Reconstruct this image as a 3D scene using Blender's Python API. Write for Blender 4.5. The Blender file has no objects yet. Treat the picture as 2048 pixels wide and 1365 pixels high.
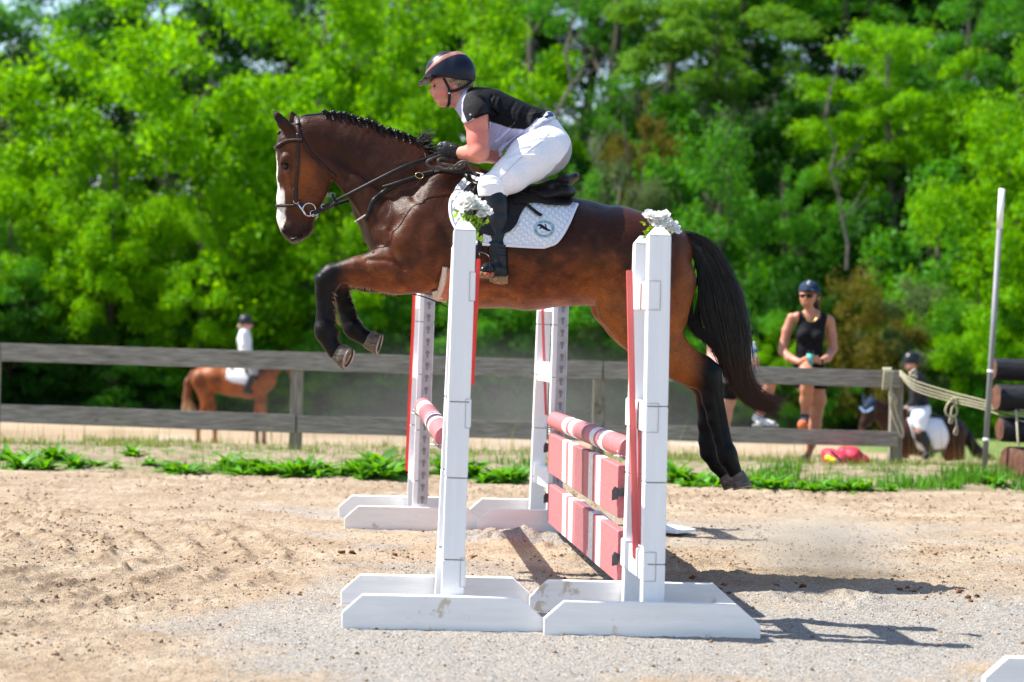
import bpy, bmesh, math, random
import numpy as np
from mathutils import Vector, Matrix
from mathutils.bvhtree import BVHTree

# ---------------------------------------------------------------- camera, world, sun, exposure
S = bpy.context.scene
COL = S.collection
FPX = 3982.0                       # 70 mm on a 2048 px wide picture
CAM = Vector((0, 0, 1.36))
PITCH, ROLL = math.radians(-0.742), math.radians(1.35)
cam_d = bpy.data.cameras.new('camera'); cam = bpy.data.objects.new('camera', cam_d); COL.objects.link(cam)
cam_d.sensor_width = 36; cam_d.lens = 70.0; cam_d.clip_start = 0.1; cam_d.clip_end = 2000
CROT = Matrix.Rotation(math.radians(90) + PITCH, 3, 'X') @ Matrix.Rotation(ROLL, 3, 'Z')
cam.matrix_world = Matrix.Translation(CAM) @ CROT.to_4x4()
cam_d.dof.use_dof = True; cam_d.dof.focus_distance = 10.2; cam_d.dof.aperture_fstop = 2.1; cam_d.dof.aperture_blades = 0
S.camera = cam
SUN = Vector((-1.31, 0.20, 1.72)).normalized()
elev = math.asin(SUN.z); azim = math.atan2(SUN.x, SUN.y)
w = bpy.data.worlds.new('World'); S.world = w; w.use_nodes = True
nt = w.node_tree; nt.nodes.clear()
sky = nt.nodes.new('ShaderNodeTexSky'); sky.sky_type = 'NISHITA'; sky.sun_disc = False
sky.sun_elevation = elev; sky.sun_rotation = azim; sky.air_density = 1.0; sky.dust_density = 0.7; sky.ozone_density = 1.0
bg = nt.nodes.new('ShaderNodeBackground'); bg.inputs['Strength'].default_value = 0.105
wo = nt.nodes.new('ShaderNodeOutputWorld')
nt.links.new(sky.outputs[0], bg.inputs[0]); nt.links.new(bg.outputs[0], wo.inputs[0])
sl = bpy.data.lights.new('sun', 'SUN'); sl.energy = 4.8; sl.angle = math.radians(0.5); sl.color = (1.0, 0.95, 0.87)
so = bpy.data.objects.new('sun', sl); COL.objects.link(so)
so.rotation_euler = SUN.to_track_quat('Z', 'Y').to_euler(); so.location = SUN * 60
S.view_settings.view_transform = 'Standard'; S.view_settings.look = 'None'
S.view_settings.exposure = 1.12; S.view_settings.gamma = 1.0; S.view_settings.use_curve_mapping = False
S.cycles.use_denoising = True
S.cycles.max_bounces = 8; S.cycles.diffuse_bounces = 3; S.cycles.glossy_bounces = 3; S.cycles.transmission_bounces = 6
S.cycles.transparent_max_bounces = 12; S.cycles.volume_bounces = 0; S.cycles.sample_clamp_indirect = 8

# ---------------------------------------------------------------- picture point <-> place
def W(px, py, D):
    d = CROT @ Vector(((px - 1024) / FPX, (682.5 - py) / FPX, -1))
    return CAM + d * (D / d.y)
def G(px, py, z=0.0):
    d = CROT @ Vector(((px - 1024) / FPX, (682.5 - py) / FPX, -1))
    return CAM + d * ((z - CAM.z) / d.z)
CRT = np.array(CROT.transposed())
def topx(co):
    p = (np.asarray(co, dtype=np.float64) - np.array(CAM)) @ CRT.T
    return 1024 - p[:, 0] / p[:, 2] * FPX, 682.5 + p[:, 1] / p[:, 2] * FPX

# ---------------------------------------------------------------- objects
def tag(o, label=None, cat=None, group=None, kind=None):
    if label: o['label'] = label
    if cat: o['category'] = cat
    if group: o['group'] = group
    if kind: o['kind'] = kind
    return o
def empty(name, loc=(0, 0, 0), label=None, cat=None, group=None, parent=None):
    o = bpy.data.objects.new(name, None); COL.objects.link(o); o.location = loc; o.empty_display_size = .1
    if parent: o.parent = parent
    return tag(o, label, cat, group)
def link(name, me, mat=None, parent=None, smooth=False):
    """mesh given in world space; the parent may sit anywhere without rotation"""
    if mat is not None:
        for m in (mat if isinstance(mat, (list, tuple)) else [mat]): me.materials.append(m)
    if smooth and len(me.polygons): me.polygons.foreach_set('use_smooth', np.ones(len(me.polygons), dtype=bool))
    o = bpy.data.objects.new(name, me); COL.objects.link(o)
    if parent is not None:
        o.parent = parent; bpy.context.view_layer.update()
        o.matrix_parent_inverse = parent.matrix_world.inverted()
    return o
def mesh_np(name, V, F):
    """V (n,3); F (m,3) or (m,4) array"""
    V = np.asarray(V, dtype=np.float32); F = np.asarray(F, dtype=np.int32)
    me = bpy.data.meshes.new(name); me.vertices.add(len(V)); me.vertices.foreach_set('co', V.ravel())
    n, k = F.shape; me.loops.add(n * k); me.loops.foreach_set('vertex_index', F.ravel())
    me.polygons.add(n); me.polygons.foreach_set('loop_start', np.arange(0, n * k, k, dtype=np.int32))
    me.update(calc_edges=True); me.validate(); return me
def set_attr(me, name, vals):
    a = me.attributes.new(name, 'FLOAT', 'POINT'); a.data.foreach_set('value', np.asarray(vals, dtype=np.float32))
def set_col(me, name, vals):
    v = np.asarray(vals, dtype=np.float32); v = np.concatenate([v, np.ones((len(v), 1), np.float32)], 1)
    a = me.attributes.new(name, 'FLOAT_COLOR', 'POINT'); a.data.foreach_set('color', v.ravel())
def verts_np(me):
    a = np.empty(len(me.vertices) * 3, np.float32); me.vertices.foreach_get('co', a); return a.reshape(-1, 3)

class MB:
    """collects simple shapes in world space into one mesh"""
    def __init__(s): s.v = []; s.f = []
    def add(s, vs, fs):
        b = len(s.v); s.v += [tuple(v) for v in vs]; s.f += [tuple(i + b for i in f) for f in fs]; return s
    def box(s, c, sz, R=None, bev=0.0):
        c = Vector(c); R = R or Matrix.Identity(3); h = [x / 2 for x in sz]
        if bev <= 0:
            vs = [c + R @ Vector((x * h[0], y * h[1], z * h[2])) for x in (-1, 1) for y in (-1, 1) for z in (-1, 1)]
            return s.add(vs, [(0, 1, 3, 2), (4, 6, 7, 5), (0, 4, 5, 1), (2, 3, 7, 6), (0, 2, 6, 4), (1, 5, 7, 3)])
        bm = bmesh.new(); bmesh.ops.create_cube(bm, size=1)
        for v in bm.verts: v.co = Vector((v.co.x * sz[0], v.co.y * sz[1], v.co.z * sz[2]))
        bmesh.ops.bevel(bm, geom=bm.edges[:], offset=bev, segments=2, affect='EDGES')
        bm.verts.index_update()
        s.add([c + R @ v.co for v in bm.verts], [[v.index for v in f.verts] for f in bm.faces]); bm.free(); return s
    def prism(s, poly, axis_o, ex, ez, ey, thick):
        """poly of (a,b): point = o + ex*a + ez*b, extruded along ey by thick (both faces)"""
        o = Vector(axis_o); n = len(poly); vs = []
        for t in (0, thick):
            for a, b in poly: vs.append(o + ex * a + ez * b + ey * t)
        fs = [tuple(range(n))[::-1], tuple(range(n, 2 * n))] + [(i, (i + 1) % n, n + (i + 1) % n, n + i) for i in range(n)]
        return s.add(vs, fs)
    def tube(s, pts, r, n=8, cap=True, flat=None):
        pts = [Vector(p) for p in pts]; m = len(pts)
        rs = r if isinstance(r, (list, tuple)) else [r] * m
        up = None; rings = []
        for i, p in enumerate(pts):
            t = (pts[min(i + 1, m - 1)] - pts[max(i - 1, 0)]).normalized()
            if up is None:
                up = Vector((0, 0, 1)) if abs(t.z) < .9 else Vector((1, 0, 0))
            a = t.cross(up).normalized(); up = a.cross(t).normalized()
            rings.append([p + (a * math.cos(k * 2 * math.pi / n) + up * math.sin(k * 2 * math.pi / n)) * rs[i] for k in range(n)])
        vs = [v for ring in rings for v in ring]
        fs = [(i * n + k, i * n + (k + 1) % n, (i + 1) * n + (k + 1) % n, (i + 1) * n + k) for i in range(m - 1) for k in range(n)]
        if cap: fs += [tuple(range(n))[::-1], tuple(range((m - 1) * n, m * n))]
        return s.add(vs, fs)
    def ribbon(s, pts, nrm, width, thick):
        """flat strap; nrm = list of outward normals"""
        m = len(pts); vs = []
        for i, p in enumerate(pts):
            t = (Vector(pts[min(i + 1, m - 1)]) - Vector(pts[max(i - 1, 0)])).normalized()
            N = Vector(nrm[i]); a = t.cross(N).normalized(); N = a.cross(t).normalized()
            wd = width[i] if isinstance(width, (list, tuple)) else width
            p = Vector(p)
            vs += [p - a * wd / 2, p - a * wd * .38 + N * thick, p + a * wd * .38 + N * thick, p + a * wd / 2, p + a * wd * .4 - N * thick * .3, p - a * wd * .4 - N * thick * .3]
        k = 6
        fs = [(i * k + j, i * k + (j + 1) % k, (i + 1) * k + (j + 1) % k, (i + 1) * k + j) for i in range(m - 1) for j in range(k)]
        fs += [tuple(range(k))[::-1], tuple(range((m - 1) * k, m * k))]
        return s.add(vs, fs)
    def torus(s, c, n, R, r, seg=24, k=8, sx=1.0, up=None):
        c = Vector(c); n = Vector(n).normalized(); a = (up or (Vector((0, 0, 1)) if abs(n.z) < .9 else Vector((1, 0, 0)))).cross(n).normalized(); b = n.cross(a)
        pts = [c + a * math.cos(t * 2 * math.pi / seg) * R * sx + b * math.sin(t * 2 * math.pi / seg) * R for t in range(seg)]
        vs = []
        for i, p in enumerate(pts):
            o = (p - c).normalized()
            for j in range(k):
                th = j * 2 * math.pi / k; vs.append(p + (o * math.cos(th) + n * math.sin(th)) * r)
        fs = [(i * k + j, ((i + 1) % seg) * k + j, ((i + 1) % seg) * k + (j + 1) % k, i * k + (j + 1) % k) for i in range(seg) for j in range(k)]
        return s.add(vs, fs)
    def ball(s, c, r, n=10, sc=(1, 1, 1)):
        c = Vector(c); vs = []; m = n // 2 + 1
        for i in range(m + 1):
            th = math.pi * i / m
            for j in range(n):
                ph = 2 * math.pi * j / n
                vs.append(c + Vector((math.sin(th) * math.cos(ph) * sc[0], math.sin(th) * math.sin(ph) * sc[1], math.cos(th) * sc[2])) * r)
        return s.add(vs, [(i * n + j, i * n + (j + 1) % n, (i + 1) * n + (j + 1) % n, (i + 1) * n + j)[::-1] for i in range(m) for j in range(n)])
    def build(s, name, mat, parent=None, smooth=False):
        me = bpy.data.meshes.new(name); me.from_pydata(s.v, [], s.f); me.update()
        return link(name, me, mat, parent, smooth)

def catmull(P, n=8):
    P = [Vector(p) for p in P]; out = []
    for i in range(len(P) - 1):
        p0, p1, p2, p3 = P[max(i - 1, 0)], P[i], P[i + 1], P[min(i + 2, len(P) - 1)]
        for k in range(n):
            t = k / n
            out.append(.5 * ((2 * p1) + (p2 - p0) * t + (2 * p0 - 5 * p1 + 4 * p2 - p3) * t * t + (3 * p1 - p0 - 3 * p2 + p3) * t ** 3))
    out.append(P[-1]); return out

# ---------------------------------------------------------------- numpy value noise
_rng = np.random.RandomState(7); _L = _rng.rand(256, 256).astype(np.float32)
def vn(x, y):
    xi = np.floor(x).astype(int); yi = np.floor(y).astype(int); fx = x - xi; fy = y - yi
    fx = fx * fx * (3 - 2 * fx); fy = fy * fy * (3 - 2 * fy)
    a = _L[xi & 255, yi & 255]; b = _L[(xi + 1) & 255, yi & 255]; c = _L[xi & 255, (yi + 1) & 255]; d = _L[(xi + 1) & 255, (yi + 1) & 255]
    return (a + (b - a) * fx) * (1 - fy) + (c + (d - c) * fx) * fy
def fbm(x, y, o=4):
    r = 0; a = .5
    for i in range(o): r = r + a * vn(x * 2 ** i + 17.3 * i, y * 2 ** i + 5.1 * i); a *= .5
    return r
def sstep(a, b, x):
    t = np.clip((x - a) / (b - a), 0, 1); return t * t * (3 - 2 * t)

# ---------------------------------------------------------------- distance field modelling
class Field:
    """smooth union of tapered capsules in picture coordinates at depth D + dy"""
    def __init__(s, D): s.D = D; s.p = []
    def pt(s, q):                                  # q = (px, py, dy)
        return np.array(W(q[0], q[1], s.D + (q[2] if len(q) > 2 else 0)), dtype=np.float64)
    def r(s, rp): return rp * s.D / FPX
    def cone(s, a, b, ra, rb, sy=1.0, sy2=None, k=12, op='+'):
        s.p.append((s.pt(a), s.pt(b), s.r(ra), s.r(rb), sy, sy if sy2 is None else sy2, s.r(k), op)); return s
    def chain(s, L, k=12, op='+'):
        """L of (px,py,dy,r,sy)"""
        for a, b in zip(L[:-1], L[1:]): s.cone(a[:3], b[:3], a[3], b[3], a[4], b[4], k, op)
        return s
    def ball(s, q, r, sy=1.0, k=12, op='+'): return s.cone(q, (q[0] + .5, q[1], q[2]), r, r, sy, sy, k, op)
    def grow(s, m, sel=None):
        f = Field(s.D); f.p = [(a, b, ra + m, rb + m, sy, sy2, k, op) for i, (a, b, ra, rb, sy, sy2, k, op) in enumerate(s.p) if sel is None or i in sel]; return f
    def bounds(s):
        lo = np.min([np.minimum(p[0] - p[2] * np.array([1, max(p[4], 1), 1]), p[1] - p[3] * np.array([1, max(p[5], 1), 1])) for p in s.p if p[7] == '+'], axis=0)
        hi = np.max([np.maximum(p[0] + p[2] * np.array([1, max(p[4], 1), 1]), p[1] + p[3] * np.array([1, max(p[5], 1), 1])) for p in s.p if p[7] == '+'], axis=0)
        return lo - .03, hi + .03
    def grid(s, h, lo=None, hi=None):
        if lo is None: lo, hi = s.bounds()
        n = np.ceil((hi - lo) / h).astype(int) + 1
        ax = [(lo[i] + h * np.arange(n[i])).astype(np.float32) for i in range(3)]
        Dn = np.full(n, 1.0, np.float32)
        for (a, b, ra, rb, sy, sy2, k, op) in s.p:
            m = k + 3 * h; e = np.array([1, max(sy, sy2, 1), 1])
            l = np.minimum(a - ra * e, b - rb * e) - m; u = np.maximum(a + ra * e, b + rb * e) + m
            i0 = np.clip(((l - lo) / h).astype(int), 0, n); i1 = np.clip(((u - lo) / h).astype(int) + 2, 0, n)
            if (i1 <= i0).any(): continue
            sl_ = tuple(slice(i0[j], i1[j]) for j in range(3))
            X = ax[0][sl_[0]][:, None, None]; Y = ax[1][sl_[1]][None, :, None]; Z = ax[2][sl_[2]][None, None, :]
            ba = (b - a).astype(np.float32); L2 = float((ba ** 2).sum()) + 1e-12
            t = ((X - a[0]) * ba[0] + (Y - a[1]) * ba[1] + (Z - a[2]) * ba[2]) / L2
            t = np.clip(t, 0, 1).astype(np.float32)
            sc = sy + (sy2 - sy) * t
            dx = X - a[0] - t * ba[0]; dyy = (Y - a[1] - t * ba[1]) / sc; dz = Z - a[2] - t * ba[2]
            d = np.sqrt(dx * dx + dyy * dyy + dz * dz) - (ra + (rb - ra) * t)
            cur = Dn[sl_]
            if op == '+':
                hh = np.clip(.5 + .5 * (cur - d) / k, 0, 1); Dn[sl_] = cur * (1 - hh) + d * hh - k * hh * (1 - hh)
            else:
                d = -d; hh = np.clip(.5 - .5 * (cur - d) / k, 0, 1); Dn[sl_] = cur * (1 - hh) + d * hh + k * hh * (1 - hh)
        return Dn, lo, h
    def poly(s, pts, dy=0.0): return [tuple(s.pt((x, y, dy))[[0, 2]]) for x, y in pts]
def poly_sd(X, Z, P):
    """signed distance (neg inside) on a 2D grid"""
    P = np.array(P); d = np.full(X.shape, 1e9, np.float32); ins = np.zeros(X.shape, bool)
    for i in range(len(P)):
        a = P[i - 1]; b = P[i]; e = b - a
        wx = X - a[0]; wz = Z - a[1]; t = np.clip((wx * e[0] + wz * e[1]) / (e @ e + 1e-12), 0, 1)
        d = np.minimum(d, (wx - t * e[0]) ** 2 + (wz - t * e[1]) ** 2)
        c = ((a[1] > Z) != (b[1] > Z)) & (X < (b[0] - a[0]) * (Z - a[1]) / (b[1] - a[1] + 1e-12) + a[0]); ins ^= c
    d = np.sqrt(d); return np.where(ins, -d, d)
def clip_poly(g, P):
    Dn, lo, h = g; X = lo[0] + h * np.arange(Dn.shape[0]); Z = lo[2] + h * np.arange(Dn.shape[2])
    XX, ZZ = np.meshgrid(X, Z, indexing='ij'); sd = poly_sd(XX, ZZ, P)
    return np.maximum(Dn, sd[:, None, :]).astype(np.float32), lo, h
def clip_half(g, point, normal):
    """keeps the side the normal points away from"""
    Dn, lo, h = g; ax = [lo[i] + h * np.arange(Dn.shape[i]) for i in range(3)]
    n = Vector(normal).normalized(); p = Vector(point)
    pl = (ax[0][:, None, None] - p.x) * n.x + (ax[1][None, :, None] - p.y) * n.y + (ax[2][None, None, :] - p.z) * n.z
    return np.maximum(Dn, pl).astype(np.float32), lo, h
def shell(g, inner, outer):
    Dn, lo, h = g; return np.maximum(Dn - outer, inner - Dn), lo, h
def surf(g, name, smooth_it=0):
    """naive surface nets"""
    Dn, lo, h = g
    Dn = np.pad(Dn, 1, constant_values=1.0); lo = np.asarray(lo) - h
    neg = Dn < 0; nx, ny, nz = Dn.shape
    c = neg[:-1, :-1, :-1].astype(np.uint8); cnt = c.copy()
    for dx, dy, dz in [(0, 0, 1), (0, 1, 0), (0, 1, 1), (1, 0, 0), (1, 0, 1), (1, 1, 0), (1, 1, 1)]:
        cnt += neg[dx:nx - 1 + dx, dy:ny - 1 + dy, dz:nz - 1 + dz]
    act = (cnt > 0) & (cnt < 8); I = np.argwhere(act); idx = np.full(act.shape, -1, np.int32); idx[act] = np.arange(len(I))
    acc = np.zeros((len(I), 3)); num = np.zeros(len(I))
    cor = [(a, b, c_) for a in (0, 1) for b in (0, 1) for c_ in (0, 1)]
    vals = {q: Dn[I[:, 0] + q[0], I[:, 1] + q[1], I[:, 2] + q[2]] for q in cor}
    for q in cor:
        for ax in range(3):
            if q[ax]: continue
            q2 = list(q); q2[ax] = 1; q2 = tuple(q2); A = vals[q]; B = vals[q2]
            m = (A < 0) != (B < 0); t = np.where(m, A / (A - B + 1e-20), 0)
            for j in range(3): acc[:, j] += np.where(m, q[j] + (t if j == ax else 0), 0)
            num += m
    V = lo + h * (I + acc / np.maximum(num, 1)[:, None])
    F = []
    for ax in range(3):
        u, v_ = [(1, 2), (2, 0), (0, 1)][ax]
        sl1 = [slice(1, -1)] * 3; sl1[ax] = slice(0, -1); sl2 = list(sl1); sl2[ax] = slice(1, None)
        # edge from (i) to (i+1 along ax), other coordinates >= 1
        A = neg[tuple(sl1)]; B = neg[tuple(sl2)]; E = np.argwhere(A != B)
        if not len(E): continue
        off = np.array([1, 1, 1]); off[ax] = 0; P = E + off
        inside = A[tuple(E.T)]
        def cell(du, dv):
            q = P.copy(); q[:, u] -= du; q[:, v_] -= dv
            q = np.clip(q, 0, np.array(idx.shape) - 1); return idx[q[:, 0], q[:, 1], q[:, 2]]
        Q = np.stack([cell(1, 1), cell(0, 1), cell(0, 0), cell(1, 0)], 1)
        Q[~inside] = Q[~inside][:, ::-1]; Q = Q[(Q >= 0).all(1)]; F.append(Q)
    F = np.concatenate(F)
    for _ in range(smooth_it):
        sm = np.zeros_like(V); ct = np.zeros(len(V))
        for a, b in ((0, 1), (1, 2), (2, 3), (3, 0)):
            for p, q in ((a, b), (b, a)):
                np.add.at(sm, F[:, p], V[F[:, q]]); np.add.at(ct, F[:, p], 1)
        V = V * .4 + .6 * sm / np.maximum(ct, 1)[:, None]
    return mesh_np(name, V, F)
def bvh(me): return BVHTree.FromPolygons([v.co.copy() for v in me.vertices], [tuple(p.vertices) for p in me.polygons])

# ---------------------------------------------------------------- materials
def N(t, typ, **kw):
    n = t.nodes.new(typ)
    for k, v in kw.items():
        if k in n.inputs: n.inputs[k].default_value = v
        else: setattr(n, k, v)
    return n
def pmat(name, c1, c2=None, rough=.6, scale=8, stretch=(1, 1, 1), detail=5, lo=.35, hi=.65, bump=0.0, bscale=None, bdist=.01, metal=0.0,
         spec=.3, sheen=0.0, coat=0.0, attr=None, trans=0.0, sss=0.0, spots=None, obj=False, alpha=1.0):
    """principled with a noise mix of two colours, bump, optional stain spots (colour, scale, threshold)"""
    m = bpy.data.materials.new(name); m.use_nodes = True; t = m.node_tree; L = t.links.new
    b = t.nodes['Principled BSDF']
    b.inputs['Roughness'].default_value = rough; b.inputs['Metallic'].default_value = metal
    b.inputs['Specular IOR Level'].default_value = spec
    if sheen: b.inputs['Sheen Weight'].default_value = sheen; b.inputs['Sheen Roughness'].default_value = .4
    if coat: b.inputs['Coat Weight'].default_value = coat; b.inputs['Coat Roughness'].default_value = .12
    if trans: b.inputs['Transmission Weight'].default_value = trans
    if sss: b.inputs['Subsurface Weight'].default_value = sss; b.inputs['Subsurface Radius'].default_value = (.012, .005, .003); b.inputs['Subsurface Scale'].default_value = 1.0
    tc = N(t, 'ShaderNodeTexCoord'); mp = N(t, 'ShaderNodeMapping'); L(tc.outputs['Object'], mp.inputs[0]); mp.inputs['Scale'].default_value = stretch
    nz = N(t, 'ShaderNodeTexNoise', Scale=scale, Detail=detail, Roughness=.6); L(mp.outputs[0], nz.inputs['Vector'])
    col = None
    if attr:
        at = N(t, 'ShaderNodeAttribute', attribute_name=attr); col = at.outputs['Color']
        if c2 is not None:                       # attribute colour modulated by noise between c1..c2 (multipliers)
            mr = N(t, 'ShaderNodeMapRange'); mr.inputs[1].default_value = lo; mr.inputs[2].default_value = hi; mr.inputs[3].default_value = c1; mr.inputs[4].default_value = c2
            L(nz.outputs[0], mr.inputs[0]); mx = N(t, 'ShaderNodeVectorMath', operation='SCALE'); L(col, mx.inputs[0]); L(mr.outputs[0], mx.inputs['Scale']); col = mx.outputs[0]
    elif c2 is None: b.inputs['Base Color'].default_value = (*c1, 1)
    else:
        cr = N(t, 'ShaderNodeValToRGB'); cr.color_ramp.elements[0].position = lo; cr.color_ramp.elements[1].position = hi
        cr.color_ramp.elements[0].color = (*c1, 1); cr.color_ramp.elements[1].color = (*c2, 1); L(nz.outputs[0], cr.inputs[0]); col = cr.outputs[0]
    if spots:
        for sc_, th, sc3 in spots:
            n2 = N(t, 'ShaderNodeTexNoise', Scale=sc3, Detail=6, Roughness=.7); L(tc.outputs['Object'], n2.inputs['Vector'])
            c3 = N(t, 'ShaderNodeValToRGB'); c3.color_ramp.elements[0].position = th; c3.color_ramp.elements[1].position = th + .05
            L(n2.outputs[0], c3.inputs[0]); mx = N(t, 'ShaderNodeMix', data_type='RGBA'); L(c3.outputs[0], mx.inputs[0])
            if col is None: mx.inputs[6].default_value = (*c1, 1)
            else: L(col, mx.inputs[6])
            mx.inputs[7].default_value = (*sc_, 1); col = mx.outputs[2]
    if col is not None: L(col, b.inputs['Base Color'])
    if bump:
        n3 = N(t, 'ShaderNodeTexNoise', Scale=bscale or scale, Detail=6, Roughness=.65); L(mp.outputs[0], n3.inputs['Vector'])
        bp = N(t, 'ShaderNodeBump', Strength=bump, Distance=bdist); L(n3.outputs[0], bp.inputs['Height']); L(bp.outputs[0], b.inputs['Normal'])
    return m
M = {}
# ================================================================ GROUND
def rise(x, y):
    """hill behind the far field"""
    k = .14 + .12 * sstep(-4, 8, x)
    return np.clip(y - 47, 0, 60) * k * sstep(46, 58, y) + sstep(44, 48, y) * .5
VERGE0 = 16.25
def height(x, y):
    x = np.asarray(x, float); y = np.asarray(y, float)
    z = .11 * sstep(VERGE0 - .03, VERGE0 + 1.1, y + .3 * (fbm(x * .9, y * .9, 3) - .5)) - .09 * sstep(17.4, 19, y)
    z = z - 1.22 * sstep(19.6, 24.5, y)
    z = z + np.where(y > 40, rise(x, y), 0)
    z = z + .012 * (fbm(x * 1.3 + 50, y * 1.3 + 9, 4) - .5)
    vg = sstep(VERGE0, VERGE0 + .3, y) * sstep(24, 20, y); z = z + vg * .07 * (fbm(x * 5, y * 5, 3) - .5)
    return z
def sheet(name, xs, ys, zf):
    X, Y = np.meshgrid(xs, ys, indexing='ij'); Z = zf(X, Y); n, m = X.shape
    V = np.stack([X, Y, Z], -1).reshape(-1, 3); i = np.arange(n - 1)[:, None] * m; j = np.arange(m - 1)[None, :]
    F = np.stack([i + j, i + m + j, i + m + j + 1, i + j + 1], -1).reshape(-1, 4); return mesh_np(name, V, F), V
RC = (-4.35, 10.6)                                          # centre of the harrow curves
def arena_fields(X, Y):
    r = np.hypot(X - RC[0], (Y - RC[1]) * .92) + .16 * (fbm(X * 1.1, Y * 1.1, 3) - .5)
    edge = .55 * (fbm(X * 1.6 + 8, Y * 1.3, 4) - .5)
    fx = np.interp(Y, [7.0, 7.6, 8.4, 8.9, 9.6, 11.6, 12.9, 13.6], [-.75, -1.0, -1.42, -1.39, -1.12, -1.10, -1.2, -1.6])
    loose = sstep(.45, -.35, X - fx + edge * 1.3 + .10 * np.cos(r * 6.28 / .5))
    loose = np.maximum(loose, sstep(13.0, 13.9, Y + .8 * edge) * .85)
    loose = loose * (1 - .85 * np.exp(-((X + 1.75 + .12 * (Y - 14)) / .6) ** 2 - ((Y - 13.7) / .28) ** 2))
    loose = np.maximum(loose, sstep(-.4, 1.2, X) * sstep(9.6, 10.4, Y + edge) * .45)
    band = sstep(14.3, 14.9, Y + .2 * edge) * sstep(16.3, 16.0, Y)
    pth = sstep(.42, .2, abs(Y - (11.3 + .25 * X) + edge * .5)) * sstep(-2.5, -1, X) * .75         # trodden line under the jump
    take = np.exp(-((X - 1.1) / 1.3) ** 2 - ((Y - 10.6) / .55) ** 2) * .8
    loose = np.clip(loose + pth + take, 0, 1)
    return r, loose, band
def arena_z(X, Y):
    z = height(X, Y); r, loose, band = arena_fields(X, Y)
    n1 = fbm(X * 5, Y * 5, 5); n2 = fbm(X * 19 + 3, Y * 19, 4); n3 = vn(X * 42, Y * 42); n4 = vn(X * 29 + 9, Y * 29)
    ph = r * 2 * math.pi / .24 + 1.6 * (fbm(X * 1.8, Y * 1.8, 3) - .5)
    fur = (.5 + .5 * np.cos(ph)) ** 2.2
    dens = sstep(.33, .6, fbm(X * 2.3 + 5, Y * 2.3 + 2, 4))
    rut = sstep(3.5, 2.9, r) * (X < .5)
    z = z + loose * (.026 * fur * (.3 + dens) * rut + .011 * (n1 - .5) + .030 * np.maximum(n2 - .50, 0) * 2.0 * (.25 + fur * rut) * (.4 + dens) + .011 * (n3 - .5) + .013 * (n4 - .5))
    z = z + band * (.014 * np.cos(Y * 2 * math.pi / .30 + 1.5 * fbm(X * .8, Y * 2, 2)) + .012 * (n2 - .5) + .02 * (n1 - .5))
    z = z + (1 - loose) * (.012 * (n1 - .5) + .010 * (n2 - .5) + .006 * (n3 - .5) + .02 * sstep(.6, .75, fbm(X * 3.1 + 31, Y * 3.1, 4)) * n2)
    for hx, hy, hr in ((.62, 10.0, .12), (1.55, 9.75, .16), (1.05, 10.75, .13), (.95, 9.05, .08), (.2, 12.0, .2), (-.1, 12.2, .14)):
        d = np.hypot(X - hx, Y - hy); z = z - .03 * np.exp(-(d / hr) ** 2) + .035 * np.exp(-((d - hr * 1.5) / (hr * .5)) ** 2) * n2 * 1.4
    return z
xs = np.concatenate([np.linspace(-40, -3.6, 30, endpoint=False), np.arange(-3.6, 3.6, .0135), np.linspace(3.6, 40, 31)])
ys = np.concatenate([np.linspace(-12, 7.2, 14, endpoint=False), np.arange(7.2, 12, .0135), np.arange(12, VERGE0 + .12, .03)])
me, V = sheet('arena_footing', xs, ys, arena_z)
r_, lo_, ba_ = arena_fields(V[:, 0], V[:, 1])
grav = 1 - np.clip(lo_ * 1.0 + ba_ * .9, 0, 1)
grav = grav * sstep(.26, .58, fbm(V[:, 0] * 1.5 + 3, V[:, 1] * 1.9, 5) + .16 * sstep(12.5, 9.0, V[:, 1]) - .10 * sstep(13, 15, V[:, 1]))
set_attr(me, 'gravel', grav)
loc = V[:, 2] - height(V[:, 0], V[:, 1]); set_attr(me, 'clod', np.clip(sstep(.008, .03, loc) * np.clip(lo_ + ba_, 0, 1) + .35 * lo_ * sstep(.5, .65, fbm(V[:, 0] * 3 + 21, V[:, 1] * 5, 4)) + .75 * lo_ * sstep(3.7, 3.1, r_) * (V[:, 0] < .3) * (.5 + .5 * np.cos(r_ * 2 * math.pi / .24 + .9)) ** 2.5 * sstep(.38, .55, fbm(V[:, 0] * 4 + 2, V[:, 1] * 4, 4)), 0, 1))  # brown on clods; also tints the harrow arcs so the grooves read stronger
m = bpy.data.materials.new('arena_sand'); m.use_nodes = True; t = m.node_tree; L = t.links.new; b = t.nodes['Principled BSDF']
b.inputs['Roughness'].default_value = .95; b.inputs['Specular IOR Level'].default_value = .15
tc = N(t, 'ShaderNodeTexCoord'); ag = N(t, 'ShaderNodeAttribute', attribute_name='gravel'); ac = N(t, 'ShaderNodeAttribute', attribute_name='clod')
nA = N(t, 'ShaderNodeTexNoise', Scale=2.2, Detail=9, Roughness=.68); L(tc.outputs['Object'], nA.inputs[0])
cA = N(t, 'ShaderNodeValToRGB'); cA.color_ramp.elements[0].position = .34; cA.color_ramp.elements[1].position = .68
cA.color_ramp.elements[0].color = (.31, .225, .145, 1); cA.color_ramp.elements[1].color = (.48, .385, .28, 1); L(nA.outputs[0], cA.inputs[0])
v = N(t, 'ShaderNodeTexVoronoi', Scale=140.0); L(tc.outputs['Object'], v.inputs['Vector'])
v2 = N(t, 'ShaderNodeTexVoronoi', Scale=230.0); L(tc.outputs['Object'], v2.inputs['Vector'])
bw = N(t, 'ShaderNodeSeparateColor'); L(v.outputs['Color'], bw.inputs[0])
cB = N(t, 'ShaderNodeValToRGB'); e = cB.color_ramp.elements; e[0].position = 0; e[0].color = (.17, .165, .16, 1); e[1].position = 1; e[1].color = (.46, .44, .41, 1)
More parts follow.
